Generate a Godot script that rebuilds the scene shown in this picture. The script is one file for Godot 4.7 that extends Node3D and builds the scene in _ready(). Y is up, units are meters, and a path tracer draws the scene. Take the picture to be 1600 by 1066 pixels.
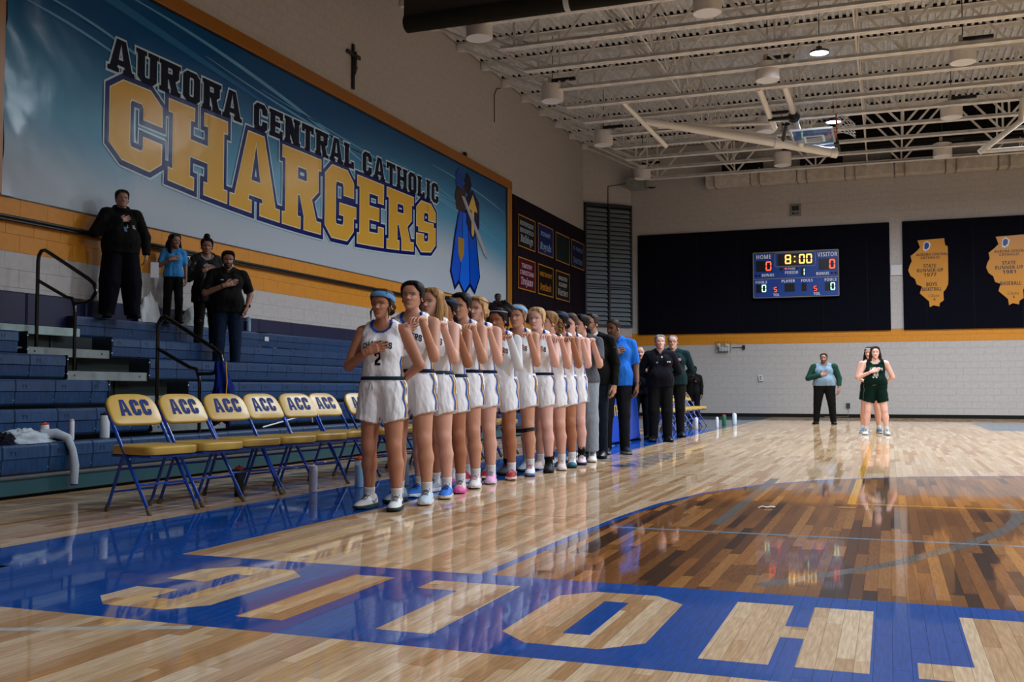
extends Node3D

# ---------------------------------------------------------------- mesh buffer
class MB:
	var v := PackedVector3Array()
	var n := PackedVector3Array()
	var c := PackedColorArray()
	var uv := PackedVector2Array()
	var ix := PackedInt32Array()
	var col := Color.WHITE
	func vert(p: Vector3, nn: Vector3, u := Vector2.ZERO) -> int:
		v.append(p); n.append(nn); c.append(col); uv.append(u)
		return v.size() - 1
	func face(pts: Array, nn: Vector3) -> void:   # convex, any order; nn points to the viewer
		var b := v.size()
		for p in pts:
			vert(p, nn, Vector2(p.x, p.z) if absf(nn.y) > 0.7 else (Vector2(p.z, p.y) if absf(nn.x) > 0.7 else Vector2(p.x, p.y)))
		var flip: bool = (pts[1] - pts[0]).cross(pts[2] - pts[0]).dot(nn) > 0.0
		for i in range(1, pts.size() - 1):
			ix.append(b)
			ix.append(b + i + 1 if flip else b + i)
			ix.append(b + i if flip else b + i + 1)
	func quad(p0: Vector3, p1: Vector3, p2: Vector3, p3: Vector3) -> void:
		face([p0, p1, p2, p3], (p1 - p0).cross(p2 - p0).normalized())
	func box(ctr: Vector3, size: Vector3, bev := 0.0, bs := Basis.IDENTITY) -> void:
		var h := size * 0.5
		bev = minf(bev, minf(h.x, minf(h.y, h.z)) * 0.9)
		var g := h - Vector3(bev, bev, bev)
		for ax in 3:
			var a1 := (ax + 1) % 3
			var a2 := (ax + 2) % 3
			for s in [-1.0, 1.0]:
				var pts := []
				for q in [[-1, -1], [1, -1], [1, 1], [-1, 1]]:
					var p := Vector3.ZERO
					p[ax] = s * h[ax]; p[a1] = q[0] * g[a1]; p[a2] = q[1] * g[a2]
					pts.append(ctr + bs * p)
				var nn := Vector3.ZERO
				nn[ax] = s
				face(pts, bs * nn)
		if bev <= 0.0:
			return
		for ax in 3:
			var a1 := (ax + 1) % 3
			var a2 := (ax + 2) % 3
			for s1 in [-1.0, 1.0]:
				for s2 in [-1.0, 1.0]:
					var pts := []
					for q in [[-1, 0], [1, 0], [1, 1], [-1, 1]]:
						var p := Vector3.ZERO
						p[ax] = q[0] * g[ax]
						p[a1] = s1 * (h[a1] if q[1] == 0 else g[a1])
						p[a2] = s2 * (g[a2] if q[1] == 0 else h[a2])
						pts.append(ctr + bs * p)
					var nn := Vector3.ZERO
					nn[a1] = s1; nn[a2] = s2
					face(pts, bs * nn.normalized())
		for sx in [-1.0, 1.0]:
			for sy in [-1.0, 1.0]:
				for sz in [-1.0, 1.0]:
					var s := Vector3(sx, sy, sz)
					face([ctr + bs * (s * Vector3(h.x, g.y, g.z)), ctr + bs * (s * Vector3(g.x, h.y, g.z)), ctr + bs * (s * Vector3(g.x, g.y, h.z))], bs * s.normalized())
	func smooth(v0: int, i0: int) -> void:       # normals of everything added since v0 / i0
		for i in range(v0, v.size()):
			n[i] = Vector3.ZERO
		for i in range(i0, ix.size(), 3):
			var a := ix[i]
			var b := ix[i + 1]
			var d := ix[i + 2]
			var f := (v[d] - v[a]).cross(v[b] - v[a])
			n[a] += f; n[b] += f; n[d] += f
		for i in range(v0, v.size()):
			n[i] = n[i].normalized()
	func loft(rings: Array, closed := true, cap0 := true, cap1 := true) -> void:   # rings run counter-clockwise seen from their end
		var v0 := v.size()
		var i0 := ix.size()
		var m: int = rings[0].size()
		for j in rings.size():
			for i in m:
				vert(rings[j][i], Vector3.ZERO, Vector2(float(i) / m, float(j) / rings.size()))
		for j in rings.size() - 1:
			for i in (m if closed else m - 1):
				var a := v0 + j * m + i
				var b := v0 + j * m + (i + 1) % m
				ix.append_array([a, a + m, b, b, a + m, b + m])
		smooth(v0, i0)
		for e in 2:
			if (cap0 if e == 0 else cap1):
				var r: Array = rings[0] if e == 0 else rings[-1]
				var ctr := Vector3.ZERO
				for p in r:
					ctr += p / m
				var o: Array = rings[1] if e == 0 else rings[-2]
				var oc := Vector3.ZERO
				for p in o:
					oc += p / m
				var nn := Vector3.ZERO
				for i in m:
					nn += (r[i] - ctr).cross(r[(i + 1) % m] - ctr)
				nn = nn.normalized()
				if nn.dot(ctr - oc) < 0.0:
					nn = -nn
				var cv := vert(ctr, nn)
				var b0 := v.size()
				for p in r:
					vert(p, nn)
				for i in m:
					var p1 := b0 + i
					var p2 := b0 + (i + 1) % m
					if (v[p1] - ctr).cross(v[p2] - ctr).dot(nn) > 0.0:
						ix.append_array([cv, p2, p1])
					else:
						ix.append_array([cv, p1, p2])
	func tube(pts: Array, r, sides := 8, caps := true) -> void:
		var rings := []
		var d: Vector3 = (pts[1] - pts[0]).normalized()
		var u := d.cross(Vector3.UP if absf(d.y) < 0.9 else Vector3.RIGHT).normalized()
		for j in pts.size():
			var t: Vector3
			if j == 0:
				t = pts[1] - pts[0]
			elif j == pts.size() - 1:
				t = pts[j] - pts[j - 1]
			else:
				t = (pts[j + 1] - pts[j]).normalized() + (pts[j] - pts[j - 1]).normalized()
			t = t.normalized()
			u = (u - t * u.dot(t)).normalized()
			var w := t.cross(u)
			var rr: float = r[j] if r is Array else r
			var ring := []
			for i in sides:
				var a := TAU * i / sides
				ring.append(pts[j] + (u * cos(a) + w * sin(a)) * rr)
			rings.append(ring)
		loft(rings, true, caps, caps)
	func lathe(prof: Array, segs := 20, at := Vector3.ZERO, bs := Basis.IDENTITY, hard := true) -> void:   # prof: Vector2(r, y) from bottom to top
		for j in prof.size() - 1:
			var p: Vector2 = prof[j]
			var q: Vector2 = prof[j + 1]
			var nl := Vector2(q.y - p.y, p.x - q.x).normalized()
			var na := nl
			var nb := nl
			if not hard:
				if j > 0:
					na = (nl + Vector2(p.y - prof[j - 1].y, prof[j - 1].x - p.x).normalized()).normalized()
				if j < prof.size() - 2:
					nb = (nl + Vector2(prof[j + 2].y - q.y, q.x - prof[j + 2].x).normalized()).normalized()
			var b := v.size()
			for i in segs + 1:
				var a := TAU * i / segs
				var d := Vector3(cos(a), 0, sin(a))
				vert(at + bs * (d * p.x + Vector3(0, p.y, 0)), bs * (d * na.x + Vector3(0, na.y, 0)), Vector2(float(i) / segs, p.y))
				vert(at + bs * (d * q.x + Vector3(0, q.y, 0)), bs * (d * nb.x + Vector3(0, nb.y, 0)), Vector2(float(i) / segs, q.y))
			for i in segs:
				var k := b + i * 2
				ix.append_array([k, k + 2, k + 1, k + 1, k + 2, k + 3])
	func extrude(poly: PackedVector2Array, xf: Transform3D, depth: float, bev := 0.0) -> void:   # the shape's face looks along +z of xf
		var tri := Geometry2D.triangulate_polygon(poly)
		var nn := xf.basis.z.normalized()
		var top := poly
		if bev > 0.0:
			var ins := Geometry2D.offset_polygon(poly, -bev)
			if ins.size() == 1:
				top = ins[0]
				tri = Geometry2D.triangulate_polygon(top)
		for i in range(0, tri.size(), 3):
			var pts := []
			for k in 3:
				var p := top[tri[i + k]]
				pts.append(xf * Vector3(p.x, p.y, depth))
			face(pts, nn)
		if depth == 0.0:
			return
		var area := 0.0
		for i in poly.size():
			area += poly[i].cross(poly[(i + 1) % poly.size()])
		var cw := -1.0 if area > 0.0 else 1.0
		var zt := depth - bev
		for i in poly.size():
			var p := poly[i]
			var q := poly[(i + 1) % poly.size()]
			var e := Vector2(q.y - p.y, p.x - q.x).normalized() * -cw
			face([xf * Vector3(p.x, p.y, 0), xf * Vector3(q.x, q.y, 0), xf * Vector3(q.x, q.y, zt), xf * Vector3(p.x, p.y, zt)], (xf.basis * Vector3(e.x, e.y, 0)).normalized())
		if bev > 0.0 and top.size() == poly.size():
			var best := 0
			for i in top.size():
				if top[i].distance_squared_to(poly[0]) < top[best].distance_squared_to(poly[0]):
					best = i
			for i in poly.size():
				var p := poly[i]
				var q := poly[(i + 1) % poly.size()]
				var a := top[(i + best) % poly.size()]
				var b := top[(i + 1 + best) % poly.size()]
				var e := Vector2(q.y - p.y, p.x - q.x).normalized() * -cw
				face([xf * Vector3(p.x, p.y, zt), xf * Vector3(q.x, q.y, zt), xf * Vector3(b.x, b.y, depth), xf * Vector3(a.x, a.y, depth)], (xf.basis * Vector3(e.x, e.y, 1)).normalized())
	func add(o: MB, xf: Transform3D, tint = null) -> void:
		var b := v.size()
		for i in o.v.size():
			v.append(xf * o.v[i]); n.append((xf.basis * o.n[i]).normalized()); c.append(o.c[i] if tint == null else tint); uv.append(o.uv[i])
		var flip := xf.basis.determinant() < 0.0
		for i in range(0, o.ix.size(), 3):
			ix.append(b + o.ix[i])
			ix.append(b + o.ix[i + 2 if flip else i + 1])
			ix.append(b + o.ix[i + 1 if flip else i + 2])
	func mesh() -> ArrayMesh:
		var a := []
		a.resize(Mesh.ARRAY_MAX)
		a[Mesh.ARRAY_VERTEX] = v; a[Mesh.ARRAY_NORMAL] = n; a[Mesh.ARRAY_COLOR] = c; a[Mesh.ARRAY_TEX_UV] = uv; a[Mesh.ARRAY_INDEX] = ix
		var m := ArrayMesh.new()
		m.add_surface_from_arrays(Mesh.PRIMITIVE_TRIANGLES, a)
		return m

# ---------------------------------------------------------------- smooth union of tapered capsules, meshed as surface nets
class SDF:
	var bones := []          # [a, b, ra, rb, k]
	var planes := []         # [n, d]: keeps n.p < d
	var holes := []          # [centre, radius, trim width, trim colour]
	var grow := 0.0
	func bone(a: Vector3, b: Vector3, ra: float, rb := -1.0, k := 0.03) -> void:
		bones.append([a, b, ra, ra if rb < 0.0 else rb, k])
	func at(p: Vector3) -> float:
		var f := 9.0
		for q in bones:
			var a: Vector3 = q[0]
			var ab: Vector3 = q[1] - a
			var w := p - a
			var t := clampf(w.dot(ab) / maxf(ab.length_squared(), 1e-9), 0.0, 1.0)
			var d: float = (w - ab * t).length() - lerpf(q[2], q[3], t) - grow
			var k: float = q[4]
			var h := k - absf(f - d)
			f = minf(f, d) - (h * h * 0.25 / k if h > 0.0 else 0.0)
		return f
	func march(o: Vector3, dir: Vector3, off: float) -> Vector3:
		var p := o
		for i in 28:
			var d := at(p) - off
			p += dir * d * 0.9
			if absf(d) < 0.0008:
				break
		return p
	func into(mb: MB, cell: float) -> void:
		var lo := Vector3(9, 9, 9)
		var hi := -lo
		for q in bones:
			var r := maxf(q[2], q[3]) + grow
			for e in 2:
				var rr := Vector3(r, r, r)
				lo = lo.min(q[e] - rr)
				hi = hi.max(q[e] + rr)
		for pl in planes:
			for ax in 3:
				if pl[0][ax] > 0.999:
					hi[ax] = minf(hi[ax], pl[1])
				elif pl[0][ax] < -0.999:
					lo[ax] = maxf(lo[ax], -pl[1])
		lo -= Vector3.ONE * cell * 2.0
		hi += Vector3.ONE * cell * 2.0
		var nx := int((hi.x - lo.x) / cell) + 2
		var ny := int((hi.y - lo.y) / cell) + 2
		var nz := int((hi.z - lo.z) / cell) + 2
		var f := PackedFloat32Array()
		f.resize(nx * ny * nz)
		f.fill(1.0)
		var sy := nx
		var sz := nx * ny
		for q in bones:
			var a: Vector3 = q[0]
			var b: Vector3 = q[1]
			var ab := b - a
			var inv := 1.0 / maxf(ab.length_squared(), 1e-9)
			var ra: float = q[2] + grow
			var dr: float = q[3] - q[2]
			var k: float = q[4]
			var ik := 0.25 / k
			var m := maxf(q[2], q[3]) + grow + k + cell * 2.0
			var l := ((a.min(b) - Vector3(m, m, m) - lo) / cell).clamp(Vector3.ZERO, Vector3(nx - 1, ny - 1, nz - 1))
			var g := ((a.max(b) + Vector3(m, m, m) - lo) / cell).clamp(Vector3.ZERO, Vector3(nx - 1, ny - 1, nz - 1))
			var x0 := int(l.x)
			var x1 := int(g.x) + 1
			for z in range(int(l.z), int(g.z) + 1):
				for y in range(int(l.y), int(g.y) + 1):
					var w := lo + Vector3(x0, y, z) * cell - a
					var i := x0 + y * sy + z * sz
					for x in range(x0, x1):
						var t := clampf(w.dot(ab) * inv, 0.0, 1.0)
						var d := (w - ab * t).length() - ra - dr * t
						var o := f[i]
						var h := k - absf(o - d)
						if h > 0.0:
							f[i] = minf(o, d) - h * h * ik
						elif d < o:
							f[i] = d
						w.x += cell
						i += 1
		if planes or holes:
			var band := cell * 3.0
			for z in nz:
				for y in ny:
					var i := y * sy + z * sz
					for x in nx:
						if f[i] < band:
							var p := lo + Vector3(x, y, z) * cell
							var d := f[i]
							for pl in planes:
								d = maxf(d, p.dot(pl[0]) - pl[1])
							for ho in holes:
								d = maxf(d, ho[1] - p.distance_to(ho[0]))
							f[i] = d
						i += 1
		var id := PackedInt32Array()
		id.resize(f.size())
		id.fill(-1)
		var off := PackedInt32Array([0, 1, sy, sy + 1, sz, sz + 1, sz + sy, sz + sy + 1])
		var co := [Vector3(0, 0, 0), Vector3(1, 0, 0), Vector3(0, 1, 0), Vector3(1, 1, 0), Vector3(0, 0, 1), Vector3(1, 0, 1), Vector3(0, 1, 1), Vector3(1, 1, 1)]
		var eg := [0, 1, 0, 2, 0, 4, 1, 3, 1, 5, 2, 3, 2, 6, 3, 7, 4, 5, 4, 6, 5, 7, 6, 7]
		var near := cell * 2.2
		var v0 := mb.v.size()
		var i0 := mb.ix.size()
		var base := mb.col
		var cells := PackedInt32Array()
		for z in nz - 1:
			for y in ny - 1:
				var i := y * sy + z * sz - 1
				for x in nx - 1:
					i += 1
					if absf(f[i]) > near:
						continue
					var mask := 0
					for q in 8:
						if f[i + off[q]] < 0.0:
							mask |= 1 << q
					if mask == 0 or mask == 255:
						continue
					var s := Vector3.ZERO
					var cnt := 0
					for e in 12:
						var ea: int = eg[e * 2]
						var eb: int = eg[e * 2 + 1]
						var fa := f[i + off[ea]]
						var fb := f[i + off[eb]]
						if (fa < 0.0) != (fb < 0.0):
							s += co[ea].lerp(co[eb], fa / (fa - fb))
							cnt += 1
					var p: Vector3 = lo + (Vector3(x, y, z) + s / cnt) * cell
					mb.col = base
					for ho in holes:
						if ho[2] > 0.0 and p.distance_to(ho[0]) < ho[1] + ho[2]:
							mb.col = ho[3]
					id[i] = mb.vert(p, Vector3.UP)
					cells.append(i)
		mb.col = base
		for i in cells:
			var fi := f[i] < 0.0
			for ax in 3:
				var st := 1 if ax == 0 else (sy if ax == 1 else sz)
				if fi == (f[i + st] < 0.0):
					continue
				var s1 := sy if ax == 0 else (sz if ax == 1 else 1)
				var s2 := sz if ax == 0 else (1 if ax == 1 else sy)
				if i - s1 - s2 < 0:
					continue
				var a := id[i]
				var b := id[i - s1]
				var cc := id[i - s1 - s2]
				var d := id[i - s2]
				if a < 0 or b < 0 or cc < 0 or d < 0:
					continue
				if fi:
					mb.ix.append_array([a, cc, b, a, d, cc])
				else:
					mb.ix.append_array([a, b, cc, a, cc, d])
		mb.smooth(v0, i0)

# ---------------------------------------------------------------- helpers
var M := {}
var used := {}
var rng := RandomNumberGenerator.new()
var texts := {}

func S(r: float, g: float, b: float) -> Color:      # vertex colour from sRGB 0..255
	return Color(r / 255.0, g / 255.0, b / 255.0).srgb_to_linear()

func mat(key: String, r: float, g: float, b: float, rough := 0.6, metal := 0.0) -> StandardMaterial3D:
	var m := StandardMaterial3D.new()
	m.resource_name = key
	m.albedo_color = Color(r / 255.0, g / 255.0, b / 255.0)
	m.roughness = rough
	m.metallic = metal
	M[key] = m
	return m

func vmat(key: String, rough := 0.6, metal := 0.0) -> StandardMaterial3D:
	var m := mat(key, 255, 255, 255, rough, metal)
	m.vertex_color_use_as_albedo = true
	return m

func noise_tex(freq: float, lo: Color, hi: Color, w := 256, h := 256, seed_ := 1, normal := false, oct := 4) -> NoiseTexture2D:
	var t := NoiseTexture2D.new()
	var fn := FastNoiseLite.new()
	fn.seed = seed_
	fn.frequency = freq
	fn.fractal_octaves = oct
	t.width = w; t.height = h; t.seamless = true; t.noise = fn
	if normal:
		t.as_normal_map = true
		t.bump_strength = 4.0
	else:
		var g := Gradient.new()
		g.set_color(0, lo)
		g.set_color(1, hi)
		t.color_ramp = g
	return t

func numbered(called: String) -> String:
	var k: int = used.get(called, 0)
	used[called] = k + 1
	return called if k == 0 else "%s_%03d" % [called, k]

func tag(o: Node, label := "", category := "", group := "", kind := "") -> Node:
	if label: o.set_meta("label", label)
	if category: o.set_meta("category", category)
	if group: o.set_meta("group", group)
	if kind: o.set_meta("kind", kind)
	return o

func thing(called: String, at := Vector3.ZERO, yaw := 0.0, label := "", category := "", group := "") -> Node3D:
	var o := Node3D.new()
	o.name = numbered(called)
	add_child(o)
	o.position = at
	o.rotation.y = yaw
	tag(o, label, category, group)
	return o

func put(mb: MB, called: String, material: Material, parent: Node = null) -> MeshInstance3D:
	var o := MeshInstance3D.new()
	o.mesh = mb.mesh()
	o.mesh.surface_set_material(0, material)
	if parent == null:
		o.name = numbered(called)
		add_child(o)
	else:
		o.name = called
		parent.add_child(o, true)
	return o

func put_mesh(m: Mesh, called: String, parent: Node, xf: Transform3D) -> MeshInstance3D:
	var o := MeshInstance3D.new()
	o.mesh = m
	o.name = called
	parent.add_child(o, true)
	o.transform = xf
	return o

func dup(root: Node3D, at: Vector3, yaw: float, label: String, base: String) -> Node3D:
	var r: Node3D = root.duplicate()
	r.name = numbered(base)
	add_child(r)
	r.position = at
	r.rotation.y = yaw
	r.set_meta("label", label)
	return r

func writing(s: String, h: float, bold := true, serif := false) -> MB:     # lettering, capital height h, origin at the left of the baseline, faces +z
	var key := "%s|%s|%s" % [s, bold, serif]
	if not texts.has(key):
		var t := TextMesh.new()
		var f := SystemFont.new()
		f.font_names = PackedStringArray(["Droid Serif" if serif else "Droid Sans"])
		f.font_weight = 700 if bold else 400
		t.font = f
		t.text = s
		t.font_size = 48
		t.pixel_size = 1.0 / 34.3
		t.depth = 0.0
		t.curve_step = 3.0
		t.horizontal_alignment = HORIZONTAL_ALIGNMENT_LEFT
		t.vertical_alignment = VERTICAL_ALIGNMENT_BOTTOM
		var ar := t.surface_get_arrays(0)
		var o := MB.new()
		o.v = ar[Mesh.ARRAY_VERTEX]
		o.ix = ar[Mesh.ARRAY_INDEX]
		var lo := 1e9
		var x0 := 1e9
		for p in o.v:
			lo = minf(lo, p.y)
			x0 = minf(x0, p.x)
		var desc := 0.0
		for ch in s:
			if ch in "gjpqy,":
				desc = 0.3
		for i in o.v.size():
			o.v[i] -= Vector3(x0, lo + desc, 0)
			o.n.append(Vector3(0, 0, 1)); o.c.append(Color.WHITE); o.uv.append(Vector2.ZERO)
		texts[key] = o
	var r := MB.new()
	r.add(texts[key], Transform3D(Basis.IDENTITY.scaled(Vector3(h, h, 1)), Vector3.ZERO))
	return r

func text_width(o: MB) -> float:
	var w := 0.0
	for p in o.v:
		w = maxf(w, p.x)
	return w

func write_on(mb: MB, s: String, h: float, ctr: Vector3, bs: Basis, width := 0.0, bold := true, serif := false) -> void:   # centred on ctr
	var o := writing(s, h, bold, serif)
	var w := text_width(o)
	var k := width / w if width > 0.0 else 1.0
	mb.add(o, Transform3D(bs * Basis.IDENTITY.scaled(Vector3(k, 1, 1)), ctr - bs * Vector3(w * k * 0.5, h * 0.5, 0)), mb.col)

# block letters as convex pieces in a box w x 1 (slab: with feet)
func rect(x0: float, y0: float, x1: float, y1: float) -> PackedVector2Array:
	return PackedVector2Array([Vector2(x0, y0), Vector2(x1, y0), Vector2(x1, y1), Vector2(x0, y1)])

func glyph(ch: String, w: float, s: float, t: float, slab: bool) -> Array:
	var k := 0.15
	var kk := maxf(maxf(s, t), k) + 0.02
	var TL := PackedVector2Array([Vector2(0, 1 - kk), Vector2(0, 1 - k), Vector2(k, 1), Vector2(kk, 1), Vector2(kk, 1 - t), Vector2(s, 1 - kk)])
	var fx := func(p: PackedVector2Array) -> PackedVector2Array:
		var q := PackedVector2Array()
		for e in p: q.append(Vector2(w - e.x, e.y))
		return q
	var fy := func(p: PackedVector2Array) -> PackedVector2Array:
		var q := PackedVector2Array()
		for e in p: q.append(Vector2(e.x, 1.0 - e.y))
		return q
	var TR: PackedVector2Array = fx.call(TL)
	var BL: PackedVector2Array = fy.call(TL)
	var BR: PackedVector2Array = fx.call(BL)
	var T := rect(kk, 1 - t, w - kk, 1)
	var B := rect(kk, 0, w - kk, t)
	var Lf := rect(0, kk, s, 1 - kk)
	var Rt := rect(w - s, kk, w, 1 - kk)
	var e := 0.06 if slab else 0.0          # how far the slabs stick out
	var sb := 0.14
	var out := []
	match ch:
		"C": out = [TL, TR, BL, BR, T, B, Lf, rect(w - s, 0.62, w, 1 - kk), rect(w - s, kk, w, 0.38)]
		"O", "0": out = [TL, TR, BL, BR, T, B, Lf, Rt]
		"G": out = [TL, TR, BL, BR, T, B, Lf, rect(w - s, 0.64, w, 1 - kk), rect(w - s, kk, w, 0.5), rect(w * 0.5, 0.5 - t * 0.8, w + e, 0.5)]
		"U": out = [BL, BR, B, rect(0, kk, s, 1), rect(w - s, kk, w, 1)]
		"S": out = [TL, TR, BL, BR, T, B, rect(0, 0.5, s, 1 - kk), rect(w - s, kk, w, 0.5), rect(s * 0.3, 0.5 - t * 0.5, w - s * 0.3, 0.5 + t * 0.5), rect(w - s, 0.66, w, 1 - kk), rect(0, kk, s, 0.34)]
		"H": out = [rect(0, 0, s, 1), rect(w - s, 0, w, 1), rect(s, 0.5 - t * 0.5, w - s, 0.5 + t * 0.5)]
		"I": out = [rect(w * 0.5 - s * 0.5, 0, w * 0.5 + s * 0.5, 1)]
		"L": out = [rect(0, 0, s, 1), rect(s, 0, w, t), rect(w - s * 0.7, 0, w, 0.3)]
		"T": out = [rect(w * 0.5 - s * 0.5, 0, w * 0.5 + s * 0.5, 1), rect(0, 1 - t, w, 1)] + ([rect(0, 0.7, s * 0.6, 1), rect(w - s * 0.6, 0.7, w, 1)] if slab else [])
		"E": out = [rect(0, 0, s, 1), rect(s, 0, w, t), rect(s, 1 - t, w, 1), rect(s, 0.5 - t * 0.5, w * 0.8, 0.5 + t * 0.5)] + ([rect(w - s * 0.6, 0, w, 0.3), rect(w - s * 0.6, 0.7, w, 1)] if slab else [])
		"N": out = [rect(0, 0, s, 1), rect(w - s, 0, w, 1), PackedVector2Array([Vector2(0, 1), Vector2(s * 1.2, 1), Vector2(w, 0), Vector2(w - s * 1.2, 0)])]
		"A": out = [PackedVector2Array([Vector2(0, 0), Vector2(s, 0), Vector2(w * 0.5, 0.92), Vector2(w * 0.5, 1), Vector2(w * 0.5 - s * 0.6, 1)]), PackedVector2Array([Vector2(w, 0), Vector2(w - s, 0), Vector2(w * 0.5, 0.92), Vector2(w * 0.5, 1), Vector2(w * 0.5 + s * 0.6, 1)]), rect(w * 0.2, 0.22, w * 0.8, 0.22 + t * 0.9)]
		"R": out = [rect(0, 0, s, 1), TR, rect(s, 1 - t, w - kk, 1), rect(w - s, 0.64, w, 1 - kk), rect(s, 0.44, w - kk, 0.44 + t), PackedVector2Array([Vector2(w - kk, 0.44), Vector2(w - 0.13, 0.44), Vector2(w, 0.56), Vector2(w, 0.64), Vector2(w - s, 0.64), Vector2(w - kk, 0.44 + t)]), PackedVector2Array([Vector2(w * 0.42, 0.46), Vector2(w * 0.42 + s, 0.46), Vector2(w + 0.02, 0), Vector2(w - s, 0)])]
		"2": out = [TL, TR, T, rect(0, 0.66, s, 1 - kk), rect(w - s, 0.5, w, 1 - kk), PackedVector2Array([Vector2(0, t), Vector2(0, 0.34), Vector2(w - s, 0.6), Vector2(w, 0.5), Vector2(s, t)]), rect(0, 0, w, t)]
		"3": out = [TL, TR, BL, BR, T, B, rect(w - s, kk, w, 1 - kk), rect(w * 0.35, 0.5 - t * 0.5, w - s * 0.3, 0.5 + t * 0.5), rect(0, 0.7, s, 1 - kk), rect(0, kk, s, 0.3)]
	if slab and ch in "HIRLEUNA":
		var xs := []
		match ch:
			"H", "N": xs = [0.0, w - s]
			"I": xs = [w * 0.5 - s * 0.5]
			"R": xs = [0.0, w - s]
			"L", "E": xs = [0.0]
			"A": xs = [0.02, w - s - 0.02]
			"U": xs = [0.0, w - s]
		for x in xs:
			if ch != "U": out.append(rect(x - e, 0, x + s + e, sb))
			if ch in "HIRLEUN": out.append(rect(x - e, 1 - sb, x + s + e, 1))
	return out

func glyph_width(ch: String) -> float:
	return {"I": 0.3, "L": 0.58, "E": 0.62, "T": 0.66, "A": 0.78, "N": 0.72, "H": 0.74, "S": 0.62, "C": 0.64, "R": 0.66}.get(ch, 0.66)

func block_word(s: String, slab: bool, st := 0.22, t := 0.19, gap := 0.13) -> Array:    # [[pieces shifted along x]...], total width
	var x := 0.0
	var out := []
	for ch in s:
		if ch == " ":
			x += 0.45
			continue
		var w := glyph_width(ch)
		for p in glyph(ch, w, st, t, slab):
			var q := PackedVector2Array()
			for e in p: q.append(e + Vector2(x, 0))
			out.append(q)
		x += w + gap
	return [out, x - gap]

func pieces_flat(mb: MB, pieces: Array, xf: Transform3D, sx: float, sy: float, grow := 0.0, lift := 0.0) -> void:
	var nn := xf.basis.z.normalized()
	var layer := 0
	for p in pieces:
		layer += 1
		var q := PackedVector2Array()
		for e in p: q.append(Vector2(e.x * sx, e.y * sy))
		if grow > 0.0:
			var r := Geometry2D.offset_polygon(q, grow, Geometry2D.JOIN_MITER)
			if r.size(): q = r[0]
		var pts := []
		for e in q: pts.append(xf * Vector3(e.x, e.y, lift + 0.00017 * (layer % 16)))
		mb.face(pts, nn)

# ---------------------------------------------------------------- the scene
const EYE := 0.86
const WX := -9.37          # left wall
const FZ := -33.4          # far wall
const RX := 17.6           # right wall
const BZ := 1.6            # wall behind the camera
const DECK := 9.0          # underside of the roof deck
const CHORD := 7.62        # underside of the joists
const LAMP_POWER := 52.0
const LAMP_TINT := Color(0.91, 0.955, 1.0)

func _ready() -> void:
	rng.seed = 7
	var cam := Camera3D.new()
	cam.name = "camera"
	cam.position = Vector3(0, EYE, 0)
	cam.rotation = Vector3(deg_to_rad(2.7546), deg_to_rad(20.305), 0)
	cam.fov = 2.0 * rad_to_deg(atan(533.0 / 1590.0))
	cam.near = 0.05
	cam.far = 120.0
	add_child(cam)
	var we := WorldEnvironment.new()
	we.name = "world_environment"
	var env := Environment.new()
	env.background_mode = Environment.BG_COLOR
	env.background_color = Color(0, 0, 0)
	env.tonemap_mode = Environment.TONE_MAPPER_LINEAR
	env.tonemap_exposure = 1.0
	env.sdfgi_enabled = true
	env.ssao_enabled = true
	env.ssil_enabled = true
	we.environment = env
	add_child(we)
	materials()
	lamps()
	floor_boards()
	shell()
	roof()
	bleachers()
	wall_graphics()
	far_wall_things()
	ceiling_things()
	chairs()
	small_things()
	people()

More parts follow.
